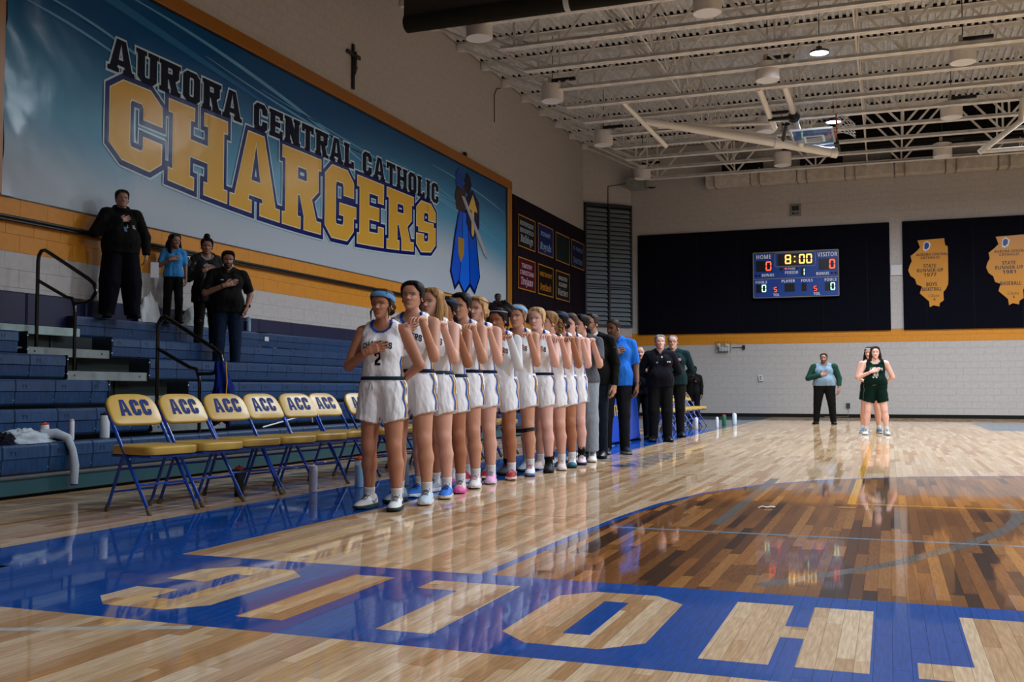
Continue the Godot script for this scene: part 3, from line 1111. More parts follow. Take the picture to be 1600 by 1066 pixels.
# ---------------------------------------------------------------- bleachers
func bleachers() -> void:
	var t := thing("bleachers", Vector3(-6.4, 0, -14), 0.0, "blue plastic bleachers with five rows of seat blocks along the left wall", "bleachers")
	var o := Vector3(6.4, 0, 14)
	var z_end := -24.4
	var z_start := -4.2
	var blue := S(10, 64, 112)
	var make_module := func(w: float, tone: float) -> Mesh:
		var mb := MB.new()
		mb.col = blue * tone
		mb.col.a = 1.0
		# section through the seat: upper half stands forward of the lower half, top rolls back
		var pr := [Vector2(-0.3, 0.235), Vector2(-0.05, 0.245), Vector2(-0.015, 0.24), Vector2(0.0, 0.222), Vector2(0.004, 0.135), Vector2(-0.006, 0.125), Vector2(-0.012, 0.02), Vector2(-0.03, 0.0), Vector2(-0.3, 0.0)]
		var rings := []
		for s in [0.0, 0.006, w - 0.006, w]:
			var ring := []
			var ins := 0.006 if s == 0.0 or s == w else 0.0
			for p in pr:
				ring.append(Vector3(p.x - ins, clampf(p.y, ins, 0.245 - ins), -s))
			ring.reverse()
			rings.append(ring)
		var hard := MB.new()
		hard.col = mb.col
		for j in 3:
			for i in pr.size():
				var a: Vector3 = rings[j][i]
				var b: Vector3 = rings[j][(i + 1) % pr.size()]
				var c: Vector3 = rings[j + 1][(i + 1) % pr.size()]
				var d: Vector3 = rings[j + 1][i]
				var nn := (b - a).cross(d - a).normalized()
				if nn.dot((a + c) * 0.5 - Vector3(-0.15, 0.12, -w * 0.5)) < 0.0: nn = -nn
				hard.face([a, b, c, d], nn)
		for e in [0, 3]:
			hard.face(rings[e], Vector3(0, 0, 1 if e == 0 else -1))
		# moulded recess with the little pressed mark
		hard.col = blue * 0.35
		hard.col.a = 1.0
		hard.box(Vector3(0.003, 0.19, -w * 0.22), Vector3(0.003, 0.006, 0.06))
		hard.box(Vector3(0.003, 0.172, -w * 0.22 + 0.02), Vector3(0.003, 0.03, 0.006))
		hard.box(Vector3(0.003, 0.172, -w * 0.22 - 0.02), Vector3(0.003, 0.03, 0.006))
		hard.col = S(200, 205, 210)
		hard.box(Vector3(-0.008, 0.05, -w + 0.012), Vector3(0.006, 0.01, 0.01), 0.002)
		var m := hard.mesh()
		m.surface_set_material(0, M.bleacher_plastic)
		return m
	var shapes := []
	for k in 4:
		shapes.append(make_module.call(0.474, [1.0, 0.9, 1.1, 0.96][k]))
	var half: Mesh = make_module.call(0.26, 1.0)
	for i in 6:
		var xf := -6.42 - 0.55 * i
		var yb := 0.43 + 0.265 * i - 0.245
		var sc := Basis.IDENTITY.scaled(Vector3(0.55 if i == 5 else 1.0, 1, 1))
		var z: float = [-5.55, -5.71, -5.28, -5.5, -5.62, -9.66][i]
		var runs := [[z, z_end]]
		if i > 0:
			runs = [[z, -8.36], [-9.66, z_end]]
		if i == 5:
			runs = [[z, z_end]]
		for r in runs:
			var zz: float = r[0]
			while zz > r[1] + 0.2:
				var left: float = zz - r[1]
				if left < 0.46:
					put_mesh(half, "seat_block", t, Transform3D(sc, Vector3(xf, yb, zz) + o))
				else:
					put_mesh(shapes[rng.randi() % 4], "seat_block", t, Transform3D(sc, Vector3(xf, yb, zz) + o))
				zz -= 0.478
		if i > 0:
			for e in ([-8.38, -9.64] if i < 5 else [-9.64]):        # end caps at the aisle with their bolts
				var mb := MB.new()
				mb.col = S(14, 22, 34)
				mb.box(Vector3(xf - (0.14 if i < 5 else 0.08), yb + 0.12, e) + o, Vector3(0.3 if i < 5 else 0.17, 0.25, 0.012), 0.004)
				mb.col = S(190, 200, 210)
				for q in [0.05, 0.2]:
					mb.lathe([Vector2(0.008, -0.004), Vector2(0.008, 0.004), Vector2(0.0, 0.006)], 8, Vector3(xf + 0.006, yb + q, e) + o, Basis(Vector3(0, 0, 1), -PI / 2))
				put(mb, "end_cap", M.satin, t)
	# foot boards and the dark risers behind them
	for i in 6:
		var xf := -6.42 - 0.55 * i
		var y := 0.265 * (i + 1)
		var mb := MB.new()
		mb.col = S(124, 134, 136) if i < 5 else S(150, 170, 172)
		if i == 5:
			mb.box(Vector3(xf + 0.1, y - 0.05, -6.9) + o, Vector3(0.03, 0.1, 5.4), 0.006)
			mb.box(Vector3(xf - 0.05, y - 0.012, -6.9) + o, Vector3(0.28, 0.022, 5.4), 0.004)
		elif i > 0:
			mb.box(Vector3(xf - 0.03, y - 0.05, -9.01) + o, Vector3(0.03, 0.1, 1.24), 0.006)
		if i < 5:
			mb.box(Vector3(xf - 0.33, y - 0.012, (z_start + z_end) / 2) + o, Vector3(0.54, 0.022, z_start - z_end), 0.004)
		mb.col = S(40, 44, 46)
		for bz in [-8.5, -9.5]:
			if i > 0:
				mb.lathe([Vector2(0.012, -0.004), Vector2(0.012, 0.003), Vector2(0.0, 0.005)], 8, Vector3(xf - 0.014, y - 0.045, bz) + o, Basis(Vector3(0, 0, 1), -PI / 2))
		put(mb, "foot_board", M.painted_steel, t)
		if i > 0:
			mb = MB.new()
			mb.col = S(18, 30, 32)
			mb.box(Vector3(minf(xf, 9.0) - (0.2 if i < 5 else 0.05), y - 0.16, (z_start + z_end) / 2) + o, Vector3(0.02, 0.2, z_start - z_end))
			for bz in [-8.75, -9.3]:
				mb.box(Vector3(xf - (0.185 if i < 5 else 0.035), y - 0.16, bz) + o, Vector3(0.02, 0.2, 0.03))
			put(mb, "riser", M.satin, t)
	var mb := MB.new()
	mb.col = S(36, 74, 84)
	mb.box(Vector3(-6.46, 0.095, (z_start + z_end) / 2) + o, Vector3(0.03, 0.13, z_start - z_end), 0.006)
	mb.col = S(24, 50, 58)
	mb.box(Vector3(-6.442, 0.155, (z_start + z_end) / 2) + o, Vector3(0.012, 0.012, z_start - z_end), 0.003)
	put(mb, "kick_panel", M.satin, t)
	mb = MB.new()
	mb.col = S(8, 9, 10)
	mb.box(Vector3(-6.9, 0.015, (z_start + z_end) / 2) + o, Vector3(0.8, 0.03, z_start - z_end))
	put(mb, "wheel_skid", M.plain, t)
	mb = MB.new()
	mb.col = S(20, 30, 34)
	mb.box(Vector3(-7.9, 0.6, z_end - 0.02) + o, Vector3(2.9, 1.2, 0.03))
	put(mb, "end_panel", M.plain, t)
	# the navy row against the wall
	var zz := -4.4
	var nav := MB.new()
	nav.col = S(3, 20, 56)
	nav.box(Vector3(-0.03, 0.19, -0.46), Vector3(0.06, 0.38, 0.915), 0.015)
	var nm := nav.mesh()
	nm.surface_set_material(0, M.satin)
	while zz > z_end + 0.5:
		put_mesh(nm, "back_pad", t, Transform3D(Basis.IDENTITY, Vector3(-9.3, 1.6, zz) + o))
		zz -= 0.925
	# aisle rails
	for q in [["upper black steel handrail in the bleacher aisle, beside the woman in black", 0.0, 0.0], ["lower black steel handrail in the bleacher aisle, a blue jacket hung on it", 1.67, -0.795]]:
		var dx: float = q[1]
		var dy: float = q[2]
		var r := thing("handrail", Vector3(-8.97 + dx, 1.325 + dy, -8.85), 0.0, q[0], "handrail", "")
		var b := MB.new()
		b.col = S(10, 11, 12)
		var y1 := 1.1
		b.tube([Vector3(0, 0, 0), Vector3(0, y1 - 0.12, 0), Vector3(0.012, y1 - 0.05, 0), Vector3(0.045, y1, 0), Vector3(0.1, y1 + 0.005, 0), Vector3(0.2, y1 - 0.05, 0), Vector3(0.72, y1 - 0.34, 0), Vector3(0.8, y1 - 0.4, 0), Vector3(0.83, y1 - 0.48, 0), Vector3(0.82, y1 - 0.5, 0), Vector3(0.77, y1 - 0.57, 0), Vector3(0.69, y1 - 0.6, 0), Vector3(0.54, y1 - 0.6, 0)], 0.021, 10)
		put(b, "top_rail", M.gloss, r)
		b = MB.new()
		b.col = S(10, 11, 12)
		b.tube([Vector3(0, y1 - 0.33, 0), Vector3(0.42, y1 - 0.535, 0), Vector3(0.5, y1 - 0.55, 0), Vector3(0.54, y1 - 0.66, 0), Vector3(0.545, y1 - 0.74, 0), Vector3(0.545, -0.265, 0)], 0.019, 10)
		put(b, "lower_post", M.gloss, r)
		b = MB.new()
		b.col = S(30, 32, 34)
		b.box(Vector3(0, 0.008, 0), Vector3(0.09, 0.016, 0.09), 0.004)
		b.box(Vector3(0.545, -0.257, 0), Vector3(0.09, 0.016, 0.09), 0.004)
		put(b, "base_plate", M.satin, r)
	# long wall rail
	var wr := thing("wall_rail", Vector3(WX, 2.81, -14.5), 0.0, "long dark steel rail along the gold band of the left wall", "rail")
	mb = MB.new()
	mb.col = S(40, 40, 36)
	mb.box(Vector3(0.06, 0.015, 0), Vector3(0.05, 0.035, 20.6), 0.012)
	mb.col = S(28, 28, 26)
	mb.box(Vector3(0.05, -0.02, 0), Vector3(0.03, 0.03, 20.6), 0.008)
	put(mb, "rail_bar", M.satin, wr)
	for k in 9:
		mb = MB.new()
		mb.col = S(36, 36, 34)
		mb.box(Vector3(0.024, 0.0, -9.6 + 2.4 * k), Vector3(0.048, 0.05, 0.05), 0.006)
		put(mb, "bracket", M.satin, wr)

# ---------------------------------------------------------------- banners and pads of the left wall
func wall_graphics() -> void:
	# vinyl banner; local x runs away from the viewer along the wall, z points into the hall
	var bs := Basis(Vector3(0, 0, -1), Vector3.UP, Vector3(1, 0, 0))
	var t := thing("wall_banner", Vector3(WX + 0.012, 3.06, -8.66), 0.0, "huge blue vinyl banner with gold block lettering stretched over the left wall", "banner")
	t.basis = bs
	var w := 16.15
	var h := 3.1
	var mb := MB.new()
	# printed colour runs from pale grey at the foot to deep blue at the head
	var lo := S(164, 174, 184)
	var mid := S(72, 138, 172)
	var hi := S(4, 70, 122)
	var nx := 64
	var ny := 20
	var fold := FastNoiseLite.new()
	fold.seed = 4
	fold.frequency = 0.9
	for j in ny + 1:
		for i in nx + 1:
			var u := w * pow(float(i) / nx, 1.25)
			var y := h * j / ny
			var f := float(j) / ny + 0.1 * sin(u * 0.4) + (0.08 if u < 2.0 else 0.0)
			mb.col = lo.lerp(mid, smoothstep(0.15, 0.5, f)).lerp(hi, smoothstep(0.45, 0.95, f))
			# creases where the sheet is pulled to its near edge
			var edge := exp(-u * 1.6)
			var z := 0.022 + 0.07 * edge * fold.get_noise_2d(u * 3.5 + y * 1.0, y * 0.8 - u * 2.0) + 0.004 * fold.get_noise_2d(u * 0.5, y * 0.5)
			mb.vert(Vector3(u, y, z), Vector3(0, 0, 1), Vector2(u, y))
	for j in ny:
		for i in nx:
			var a := j * (nx + 1) + i
			mb.ix.append_array([a, a + nx + 1, a + 1, a + 1, a + nx + 1, a + nx + 2])
	mb.smooth(0, 0)
	put(mb, "vinyl_sheet", M.vinyl_sheet, t)
	mb = MB.new()
	mb.col = S(140, 88, 18)
	mb.box(Vector3(w / 2 + 0.1, h + 0.12, 0.03), Vector3(w + 0.5, 0.22, 0.06), 0.008)
	put(mb, "frame_board", M.satin, t)
	mb = MB.new()
	mb.col = S(150, 96, 20)
	mb.box(Vector3(w + 0.18, h / 2, 0.03), Vector3(0.3, h + 0.02, 0.06), 0.008)
	put(mb, "frame_board", M.satin, t)
	mb = MB.new()
	mb.col = S(150, 96, 20)
	mb.box(Vector3(-0.12, h / 2, 0.03), Vector3(0.2, h, 0.06), 0.008)
	put(mb, "frame_board", M.satin, t)
	mb = MB.new()
	mb.col = S(12, 22, 40)
	mb.box(Vector3(w / 2, h - 0.01, 0.033), Vector3(w, 0.03, 0.01))
	mb.box(Vector3(w - 0.015, h / 2, 0.033), Vector3(0.03, h, 0.01))
	put(mb, "hem", M.satin, t)
	# printed light streaks
	for q in [[1.0, 2.9, 0.0, 3.05, 5.5, 2.35, 0.10], [2.0, 3.0, 5.0, 2.9, 9.5, 1.9, 0.05], [0.1, 2.35, 1.2, 2.3, 2.4, 2.0, 0.03], [0.3, 2.5, 1.4, 2.5, 3.4, 1.95, 0.03], [3.6, 2.7, 7.5, 2.2, 13.0, 2.15, 0.035], [5.0, 2.6, 9.5, 2.3, 14.5, 1.9, 0.025], [6.5, 2.35, 11.5, 2.25, 16.0, 1.55, 0.03], [9.5, 2.45, 13.5, 2.3, 16.0, 1.45, 0.02], [11.5, 2.75, 14.0, 2.7, 16.0, 2.4, 0.03]]:
		mb = MB.new()
		mb.col = S(92, 150, 190) if q[6] < 0.09 else S(36, 100, 150)
		var prev := []
		for i in 17:
			var s := i / 16.0
			var p := Vector2(q[0], q[1]).lerp(Vector2(q[2], q[3]), s).lerp(Vector2(q[2], q[3]).lerp(Vector2(q[4], q[5]), s), s)
			var hw: float = q[6] * (0.3 + sin(s * PI)) * 0.5
			var now := [Vector3(p.x, p.y - hw, 0.029), Vector3(p.x, p.y + hw, 0.029)]
			if prev: mb.face([prev[0], now[0], now[1], prev[1]], Vector3(0, 0, 1))
			prev = now
		put(mb, "printed_streak", M.vinyl_sheet, t)
	# lettering
	var halo := MB.new()
	var navy := MB.new()
	var cream := MB.new()
	var gold := MB.new()
	halo.col = S(176, 200, 214)
	navy.col = S(8, 20, 88)
	cream.col = S(214, 206, 170)
	gold.col = S(200, 154, 58)
	var big := block_word("CHARGERS", true, 0.23, 0.19, 0.16)
	var sx: float = 10.0 / big[1]
	var xf := Transform3D(Basis.IDENTITY, Vector3(1.66, 0.84, 0))
	for p in big[0]:
		for i in p.size():
			var u: float = p[i].x / big[1] * 2.0 - 1.0
			p[i].y = 1.0 - (1.0 - p[i].y) * (1.0 + 0.3 * (1.0 - u * u))
	pieces_flat(halo, big[0], xf, sx, 1.0, 0.115, 0.031)
	pieces_flat(navy, big[0], xf, sx, 1.0, 0.09, 0.034)
	pieces_flat(cream, big[0], xf, sx, 1.0, 0.018, 0.037)
	pieces_flat(gold, big[0], xf, sx, 1.0, 0.0, 0.040)
	var sm := block_word("AURORA CENTRAL CATHOLIC", true, 0.24, 0.19, 0.16)
	var s2: float = 10.2 / sm[1]
	var xf2 := Transform3D(Basis.IDENTITY, Vector3(1.62, 1.92, 0))
	pieces_flat(halo, sm[0], xf2, s2, 0.44, 0.03, 0.031)
	var run := 0.0
	for wds in ["AURORA", "CENTRAL", "CATHOLIC"]:
		var one := block_word(wds, true, 0.24, 0.19, 0.16)
		var dark := MB.new()
		dark.col = S(12, 12, 30)
		pieces_flat(dark, one[0], Transform3D(Basis.IDENTITY, Vector3(1.62 + run * s2, 1.92, 0)), s2, 0.44, 0.0, 0.040)
		put(dark, "lettering", M.plain, t)
		run += one[1] + 0.16 + 0.45
	put(halo, "lettering_halo", M.vinyl_sheet, t)
	put(navy, "lettering_outline", M.vinyl_sheet, t)
	put(cream, "lettering_rim", M.vinyl_sheet, t)
	put(gold, "large_lettering", M.vinyl_sheet, t)
	# plain heraldic emblem: shield and lance above a blue draped cloth
	var e := MB.new()
	var ex := 13.3
	var flat := func(pts: Array, c: Color, z: float) -> void:
		e.col = c
		var poly := PackedVector2Array()
		for p in pts: poly.append(Vector2(ex + p[0], p[1]))
		e.extrude(poly, Transform3D.IDENTITY, z)
	flat.call([[-0.82, 0.5], [-0.55, 0.1], [-0.3, 0.28], [0.02, 0.02], [0.36, 0.26], [0.66, 0.1], [1.0, 0.55], [0.78, 1.4], [0.5, 2.05], [-0.3, 2.05], [-0.6, 1.3]], S(12, 20, 56), 0.034)
	flat.call([[-0.75, 0.52], [-0.54, 0.2], [-0.32, 0.36], [-0.14, 1.2], [-0.12, 1.98], [-0.28, 1.98], [-0.54, 1.3]], S(14, 76, 186), 0.037)
	flat.call([[-0.28, 0.34], [0.01, 0.11], [0.32, 0.34], [0.26, 1.2], [0.16, 1.98], [-0.09, 1.98], [-0.1, 1.2]], S(20, 92, 208), 0.037)
	flat.call([[0.38, 0.34], [0.65, 0.19], [0.93, 0.56], [0.72, 1.38], [0.46, 1.98], [0.2, 1.98], [0.3, 1.2]], S(12, 70, 176), 0.037)
	flat.call([[-0.36, 0.98], [-0.2, 0.78], [-0.04, 0.98], [-0.02, 1.35], [-0.38, 1.35]], S(150, 116, 44), 0.040)
	flat.call([[-0.45, 2.0], [0.0, 2.0], [0.12, 2.2], [0.05, 2.62], [-0.42, 2.62], [-0.55, 2.3]], S(54, 44, 40), 0.037)
	flat.call([[-0.5, 2.55], [-0.1, 2.5], [-0.02, 2.78], [-0.12, 2.95], [-0.35, 2.97], [-0.5, 2.82]], S(24, 64, 140), 0.040)
	flat.call([[0.05, 2.5], [0.3, 2.45], [0.42, 2.7], [0.34, 2.9], [0.14, 2.95], [0.02, 2.75]], S(16, 20, 44), 0.040)
	flat.call([[0.1, 1.75], [0.5, 1.4], [0.92, 1.75], [0.92, 2.35], [0.5, 2.6], [0.1, 2.35]], S(20, 24, 62), 0.042)
	flat.call([[0.42, 1.55], [0.5, 1.47], [0.58, 1.55], [0.58, 2.1], [0.8, 2.1], [0.5, 2.5], [0.2, 2.1], [0.42, 2.1]], S(196, 164, 78), 0.045)
	flat.call([[-0.2, 2.35], [0.0, 2.35], [1.35, 1.25], [1.45, 1.05], [1.25, 1.12]], S(150, 150, 160), 0.048)
	put(e, "emblem", M.vinyl_sheet, t)
	mb = MB.new()
	mb.col = S(60, 56, 50)
	mb.box(Vector3(13.3, h + 0.27, 0.05), Vector3(0.1, 0.09, 0.08), 0.01)
	put(mb, "hook", M.metal, t)

	# crucifix
	t = thing("crucifix", Vector3(WX, 6.5, -16.65), 0.0, "small dark wooden crucifix hanging high on the cream wall above the banner", "crucifix")
	mb = MB.new()
	mb.col = S(24, 18, 15)
	mb.box(Vector3(0.03, 0.43, 0), Vector3(0.04, 0.86, 0.075), 0.006)
	mb.box(Vector3(0.035, 0.66, 0), Vector3(0.04, 0.075, 0.5), 0.006)
	put(mb, "cross", M.satin, t)
	mb = MB.new()
	mb.col = S(34, 30, 28)
	var fig := SDF.new()
	fig.bone(Vector3(0.075, 0.5, 0), Vector3(0.075, 0.61, 0), 0.03, 0.038, 0.02)
	fig.bone(Vector3(0.075, 0.62, 0), Vector3(0.085, 0.69, 0.005), 0.02, 0.026, 0.015)
	for s in [-1.0, 1.0]:
		fig.bone(Vector3(0.07, 0.61, 0.02 * s), Vector3(0.065, 0.66, 0.2 * s), 0.016, 0.009, 0.012)
		fig.bone(Vector3(0.075, 0.5, 0.012 * s), Vector3(0.095, 0.4, 0.016 * s), 0.022, 0.018, 0.015)
		fig.bone(Vector3(0.095, 0.4, 0.016 * s), Vector3(0.07, 0.28, 0.006 * s), 0.018, 0.011, 0.012)
	fig.into(mb, 0.009)
	put(mb, "corpus", M.satin, t)

	# black pad with league pennants
	t = thing("wall_pad", Vector3(WX, 2.72, -25.2), 0.0, "black wall panel carrying the seven league pennants, at the end of the banner", "wall pad", "black wall panels")
	mb = MB.new()
	mb.col = S(13, 12, 15)
	mb.box(Vector3(0.045, 1.68, -3.44), Vector3(0.07, 3.36, 6.86), 0.015)
	put(mb, "panel", M.cloth, t)
	mb = MB.new()
	mb.col = S(10, 10, 12)
	for k in 7:
		mb.box(Vector3(0.083, 1.68, -0.55 - 0.98 * k), Vector3(0.006, 3.3, 0.012))
	put(mb, "seam", M.plain, t)
	var pen := [[-25.52, 4.73, S(16, 16, 17), S(150, 160, 172), ["RIVERSIDE", "BROOKFIELD"], "Bulldogs", "black pennant lettered Riverside Brookfield, nearest in the upper row"], [-27.16, 4.75, S(18, 32, 82), S(130, 160, 190), ["ROSARY"], "Royals", "navy pennant lettered Rosary, second of the upper row"],
		[-28.8, 4.73, S(20, 30, 30), S(20, 30, 30), [], "", "blank dark pennant, third of the upper row"], [-30.42, 4.74, S(14, 24, 58), S(96, 116, 140), ["ST. FRANCIS"], "Spartans", "navy pennant lettered St. Francis, beside the louvres"],
		[-25.52, 3.58, S(66, 12, 20), S(186, 160, 178), ["TIMOTHY", "CHRISTIAN"], "Trojans", "maroon pennant lettered Timothy Christian, nearest in the lower row"], [-27.16, 3.58, S(18, 12, 12), S(176, 112, 22), ["WESTMONT"], "Sentinels", "black pennant with gold script, second of the lower row"],
		[-28.8, 3.58, S(18, 17, 17), S(170, 160, 160), ["WHEATON", "ACADEMY"], "Warriors", "black pennant lettered Wheaton Academy, last of the lower row"]]
	for q in pen:
		var p := thing("pennant", Vector3(WX + 0.09, q[1], q[0]), 0.0, q[6], "pennant", "league pennants on the black panel")
		p.basis = bs
		var pw := 1.4
		var ph := 0.87
		mb = MB.new()
		mb.col = q[2]
		mb.box(Vector3(pw / 2, ph / 2, 0.008), Vector3(pw, ph, 0.014), 0.003)
		put(mb, "cloth", M.cloth, p)
		mb = MB.new()
		mb.col = S(170, 116, 30)
		for b in [[pw / 2, 0.015, pw, 0.03], [pw / 2, ph - 0.015, pw, 0.03], [0.015, ph / 2, 0.03, ph - 0.06], [pw - 0.015, ph / 2, 0.03, ph - 0.06]]:
			mb.box(Vector3(b[0], b[1], 0.017), Vector3(b[2], b[3], 0.006))
		put(mb, "border", M.satin, p)
		if q[5] != "":
			mb = MB.new()
			mb.col = q[3]
			var y := 0.66 if q[4].size() == 2 else 0.6
			for s in q[4]:
				write_on(mb, s, 0.12, Vector3(pw / 2, y, 0.0185), Basis.IDENTITY, 1.1 if s.length() > 7 else 0.85)
				y -= 0.19
			write_on(mb, q[5], 0.2, Vector3(pw / 2, 0.24, 0.0185), Basis(Vector3(1, 0, 0), Vector3(0.22, 1, 0), Vector3(0, 0, 1)), 1.0, true, true)
			put(mb, "lettering", M.satin, p)
	# wire running down the wall
	mb = MB.new()
	mb.col = S(60, 54, 50)
	mb.tube([Vector3(WX + 0.02, 8.7, -24.4), Vector3(WX + 0.03, 8.6, -24.1), Vector3(WX + 0.03, 8.4, -23.95), Vector3(WX + 0.03, 7.7, -23.95)], 0.012, 5)
	tag(put(mb, "wire", M.plain), "thin dark wire curling down the cream wall below the joist ends", "wire")

# ---------------------------------------------------------------- far wall
func seg_digit(mb: MB, ch: String, x: float, y: float, w: float, h: float, t: float, z: float) -> void:
	var on: String = {"0": "abcdef", "1": "bc", "8": "abcdefg", "5": "acdfg", "7": "abc"}[ch]
	var g := t * 0.15
	var hz := func(cy: float) -> void:
		mb.face([Vector3(x + g, cy, z), Vector3(x + t * 0.6, cy - t * 0.5, z), Vector3(x + w - t * 0.6, cy - t * 0.5, z), Vector3(x + w - g, cy, z), Vector3(x + w - t * 0.6, cy + t * 0.5, z), Vector3(x + t * 0.6, cy + t * 0.5, z)], Vector3(0, 0, 1))
	var vt := func(cx: float, a: float, b: float) -> void:
		mb.face([Vector3(cx, a + g, z), Vector3(cx + t * 0.5, a + t * 0.6, z), Vector3(cx + t * 0.5, b - t * 0.6, z), Vector3(cx, b - g, z), Vector3(cx - t * 0.5, b - t * 0.6, z), Vector3(cx - t * 0.5, a + t * 0.6, z)], Vector3(0, 0, 1))
	var hh := h * 0.5
	if "a" in on: hz.call(y + h - t * 0.5)
	if "d" in on: hz.call(y + t * 0.5)
	if "g" in on: hz.call(y + hh)
	if "f" in on: vt.call(x + t * 0.5, y + hh, y + h - t * 0.4)
	if "b" in on: vt.call(x + w - t * 0.5, y + hh, y + h - t * 0.4)
	if "e" in on: vt.call(x + t * 0.5, y + t * 0.4, y + hh)
	if "c" in on: vt.call(x + w - t * 0.5, y + t * 0.4, y + hh)

func far_wall_things() -> void:
	var mb := MB.new()
	for q in [[-7.83, 7.92, "wide black wall panel behind the scoreboard on the far wall"], [0.46, 7.92, "black wall panel behind the two gold state shapes on the far wall"]]:
		var t := thing("wall_pad", Vector3(q[0], 2.7, FZ), 0.0, q[2], "wall pad", "black wall panels")
		mb = MB.new()
		mb.col = S(11, 12, 18)
		mb.box(Vector3(q[1] / 2, 1.67, 0.045), Vector3(q[1], 3.34, 0.07), 0.015)
		put(mb, "panel", M.cloth, t)
		mb = MB.new()
		mb.col = S(9, 10, 14)
		for k in 6:
			mb.box(Vector3(0.66 + 1.32 * k, 1.67, 0.083), Vector3(0.012, 3.3, 0.006))
		put(mb, "seam", M.plain, t)
	# pilaster strip of conduit cover between the pads
	mb = MB.new()
	mb.col = S(196, 194, 200)
	mb.box(Vector3(0.275, 4.55, FZ + 0.02), Vector3(0.34, 0.32, 0.035), 0.005)
	tag(put(mb, "access_plate", M.satin), "pale plate on the wall strip between the two black panels", "plate")
	# scoreboard
	var t := thing("scoreboard", Vector3(-4.03, 3.79, FZ + 0.09), 0.0, "blue electronic scoreboard reading 8:00 on the far wall", "scoreboard")
	mb = MB.new()
	mb.col = S(18, 62, 150)
	mb.box(Vector3(1.315, 0.735, 0.07), Vector3(2.63, 1.47, 0.14), 0.03)
	put(mb, "cabinet", M.satin, t)
	mb = MB.new()
	mb.col = S(150, 142, 110)
	var fz := 0.146
	for b in [[1.315, 0.012, 2.6, 0.022], [1.315, 1.458, 2.6, 0.022], [0.012, 0.735, 0.022, 1.44], [2.618, 0.735, 0.022, 1.44], [1.315, 0.61, 2.6, 0.018]]:
		mb.box(Vector3(b[0], b[1], 0.142), Vector3(b[2], b[3], 0.012), 0.003)
	for b in [[1.31, 0.985, 1.2, 0.016], [1.31, 1.425, 1.2, 0.016], [0.69, 1.205, 0.016, 0.42], [1.93, 1.205, 0.016, 0.42]]:
		mb.box(Vector3(b[0], b[1], 0.142), Vector3(b[2], b[3], 0.012), 0.003)
	put(mb, "trim_strip", M.satin, t)
	var wins := [[0.1, 0.85, 0.5, 0.34], [2.03, 0.84, 0.5, 0.34], [0.78, 1.02, 1.06, 0.36], [1.48, 0.66, 0.14, 0.27], [0.1, 0.17, 0.32, 0.27], [2.2, 0.17, 0.33, 0.27], [0.98, 0.18, 0.31, 0.26], [1.5, 0.18, 0.15, 0.26], [0.63, 0.17, 0.13, 0.19], [1.85, 0.17, 0.13, 0.19], [0.83, 0.86, 0.1, 0.08]]
	for q in wins:
		mb = MB.new()
		mb.col = S(6, 6, 8)
		mb.box(Vector3(q[0] + q[2] / 2, q[1] + q[3] / 2, 0.142), Vector3(q[2], q[3], 0.01), 0.002)
		put(mb, "digit_window", M.satin, t)
	mb = MB.new()
	mb.col = S(226, 230, 244)
	var id := Basis.IDENTITY
	for q in [["HOME", 0.345, 1.32, 0.13, 0.46], ["VISITOR", 2.29, 1.32, 0.13, 0.6], ["BONUS", 0.47, 0.73, 0.09, 0.38], ["BONUS", 2.14, 0.72, 0.09, 0.38], ["POSS", 1.2, 0.91, 0.06, 0.22], ["PERIOD", 1.2, 0.79, 0.09, 0.4], ["FOULS", 0.26, 0.51, 0.085, 0.36], ["PLAYER", 1.095, 0.52, 0.085, 0.41], ["FOULS", 1.665, 0.52, 0.085, 0.35], ["FOULS", 2.375, 0.52, 0.085, 0.35], ["TOL", 0.725, 0.09, 0.085, 0.2], ["TOL", 1.96, 0.09, 0.085, 0.2]]:
		mb = MB.new()
		mb.col = S(226, 230, 244)
		write_on(mb, q[0], q[3], Vector3(q[1], q[2], fz), id, q[4])
		put(mb, "lettering", M.plain, t)
	mb = MB.new()
	mb.col = S(90, 130, 190)
	mb.box(Vector3(1.2, 0.71, 0.142), Vector3(0.26, 0.006, 0.006))
	mb.box(Vector3(1.22, 0.685, 0.142), Vector3(0.3, 0.006, 0.006))
	put(mb, "maker_line", M.satin, t)
	mb = MB.new()
	mb.col = S(8, 9, 14)
	for q in [[0.05, -1], [0.16, -1], [2.39, 1], [2.5, 1]]:
		var dx: float = 0.08 * q[1]
		var x0: float = q[0] + (0.08 if q[1] < 0 else 0.0)
		mb.face([Vector3(x0, 0.69, fz), Vector3(x0, 0.76, fz), Vector3(x0 + dx, 0.725, fz)], Vector3(0, 0, 1))
	mb.face([Vector3(1.34, 0.88, fz), Vector3(1.34, 0.95, fz), Vector3(1.42, 0.915, fz)], Vector3(0, 0, 1))
	put(mb, "arrow", M.plain, t)
	for q in [["8", 1.0, 1.06, 0.19, 0.3, 0.042, M.led_amber], ["0", 1.43, 1.06, 0.18, 0.3, 0.042, M.led_amber], ["0", 1.65, 1.06, 0.18, 0.3, 0.042, M.led_amber],
		["0", 0.4, 0.87, 0.18, 0.3, 0.042, M.led_red], ["0", 2.34, 0.86, 0.18, 0.3, 0.042, M.led_red], ["5", 0.645, 0.18, 0.1, 0.16, 0.024, M.led_red], ["5", 1.865, 0.18, 0.1, 0.16, 0.024, M.led_red],
		["0", 0.27, 0.19, 0.14, 0.24, 0.032, M.led_green], ["0", 2.37, 0.19, 0.14, 0.24, 0.032, M.led_green], ["1", 1.5, 0.675, 0.1, 0.24, 0.03, M.led_green]]:
		var dg := MB.new()
		seg_digit(dg, q[0], q[1], q[2], q[3], q[4], q[5], 0.1485)
		put(dg, "lit_digit", q[6], t)
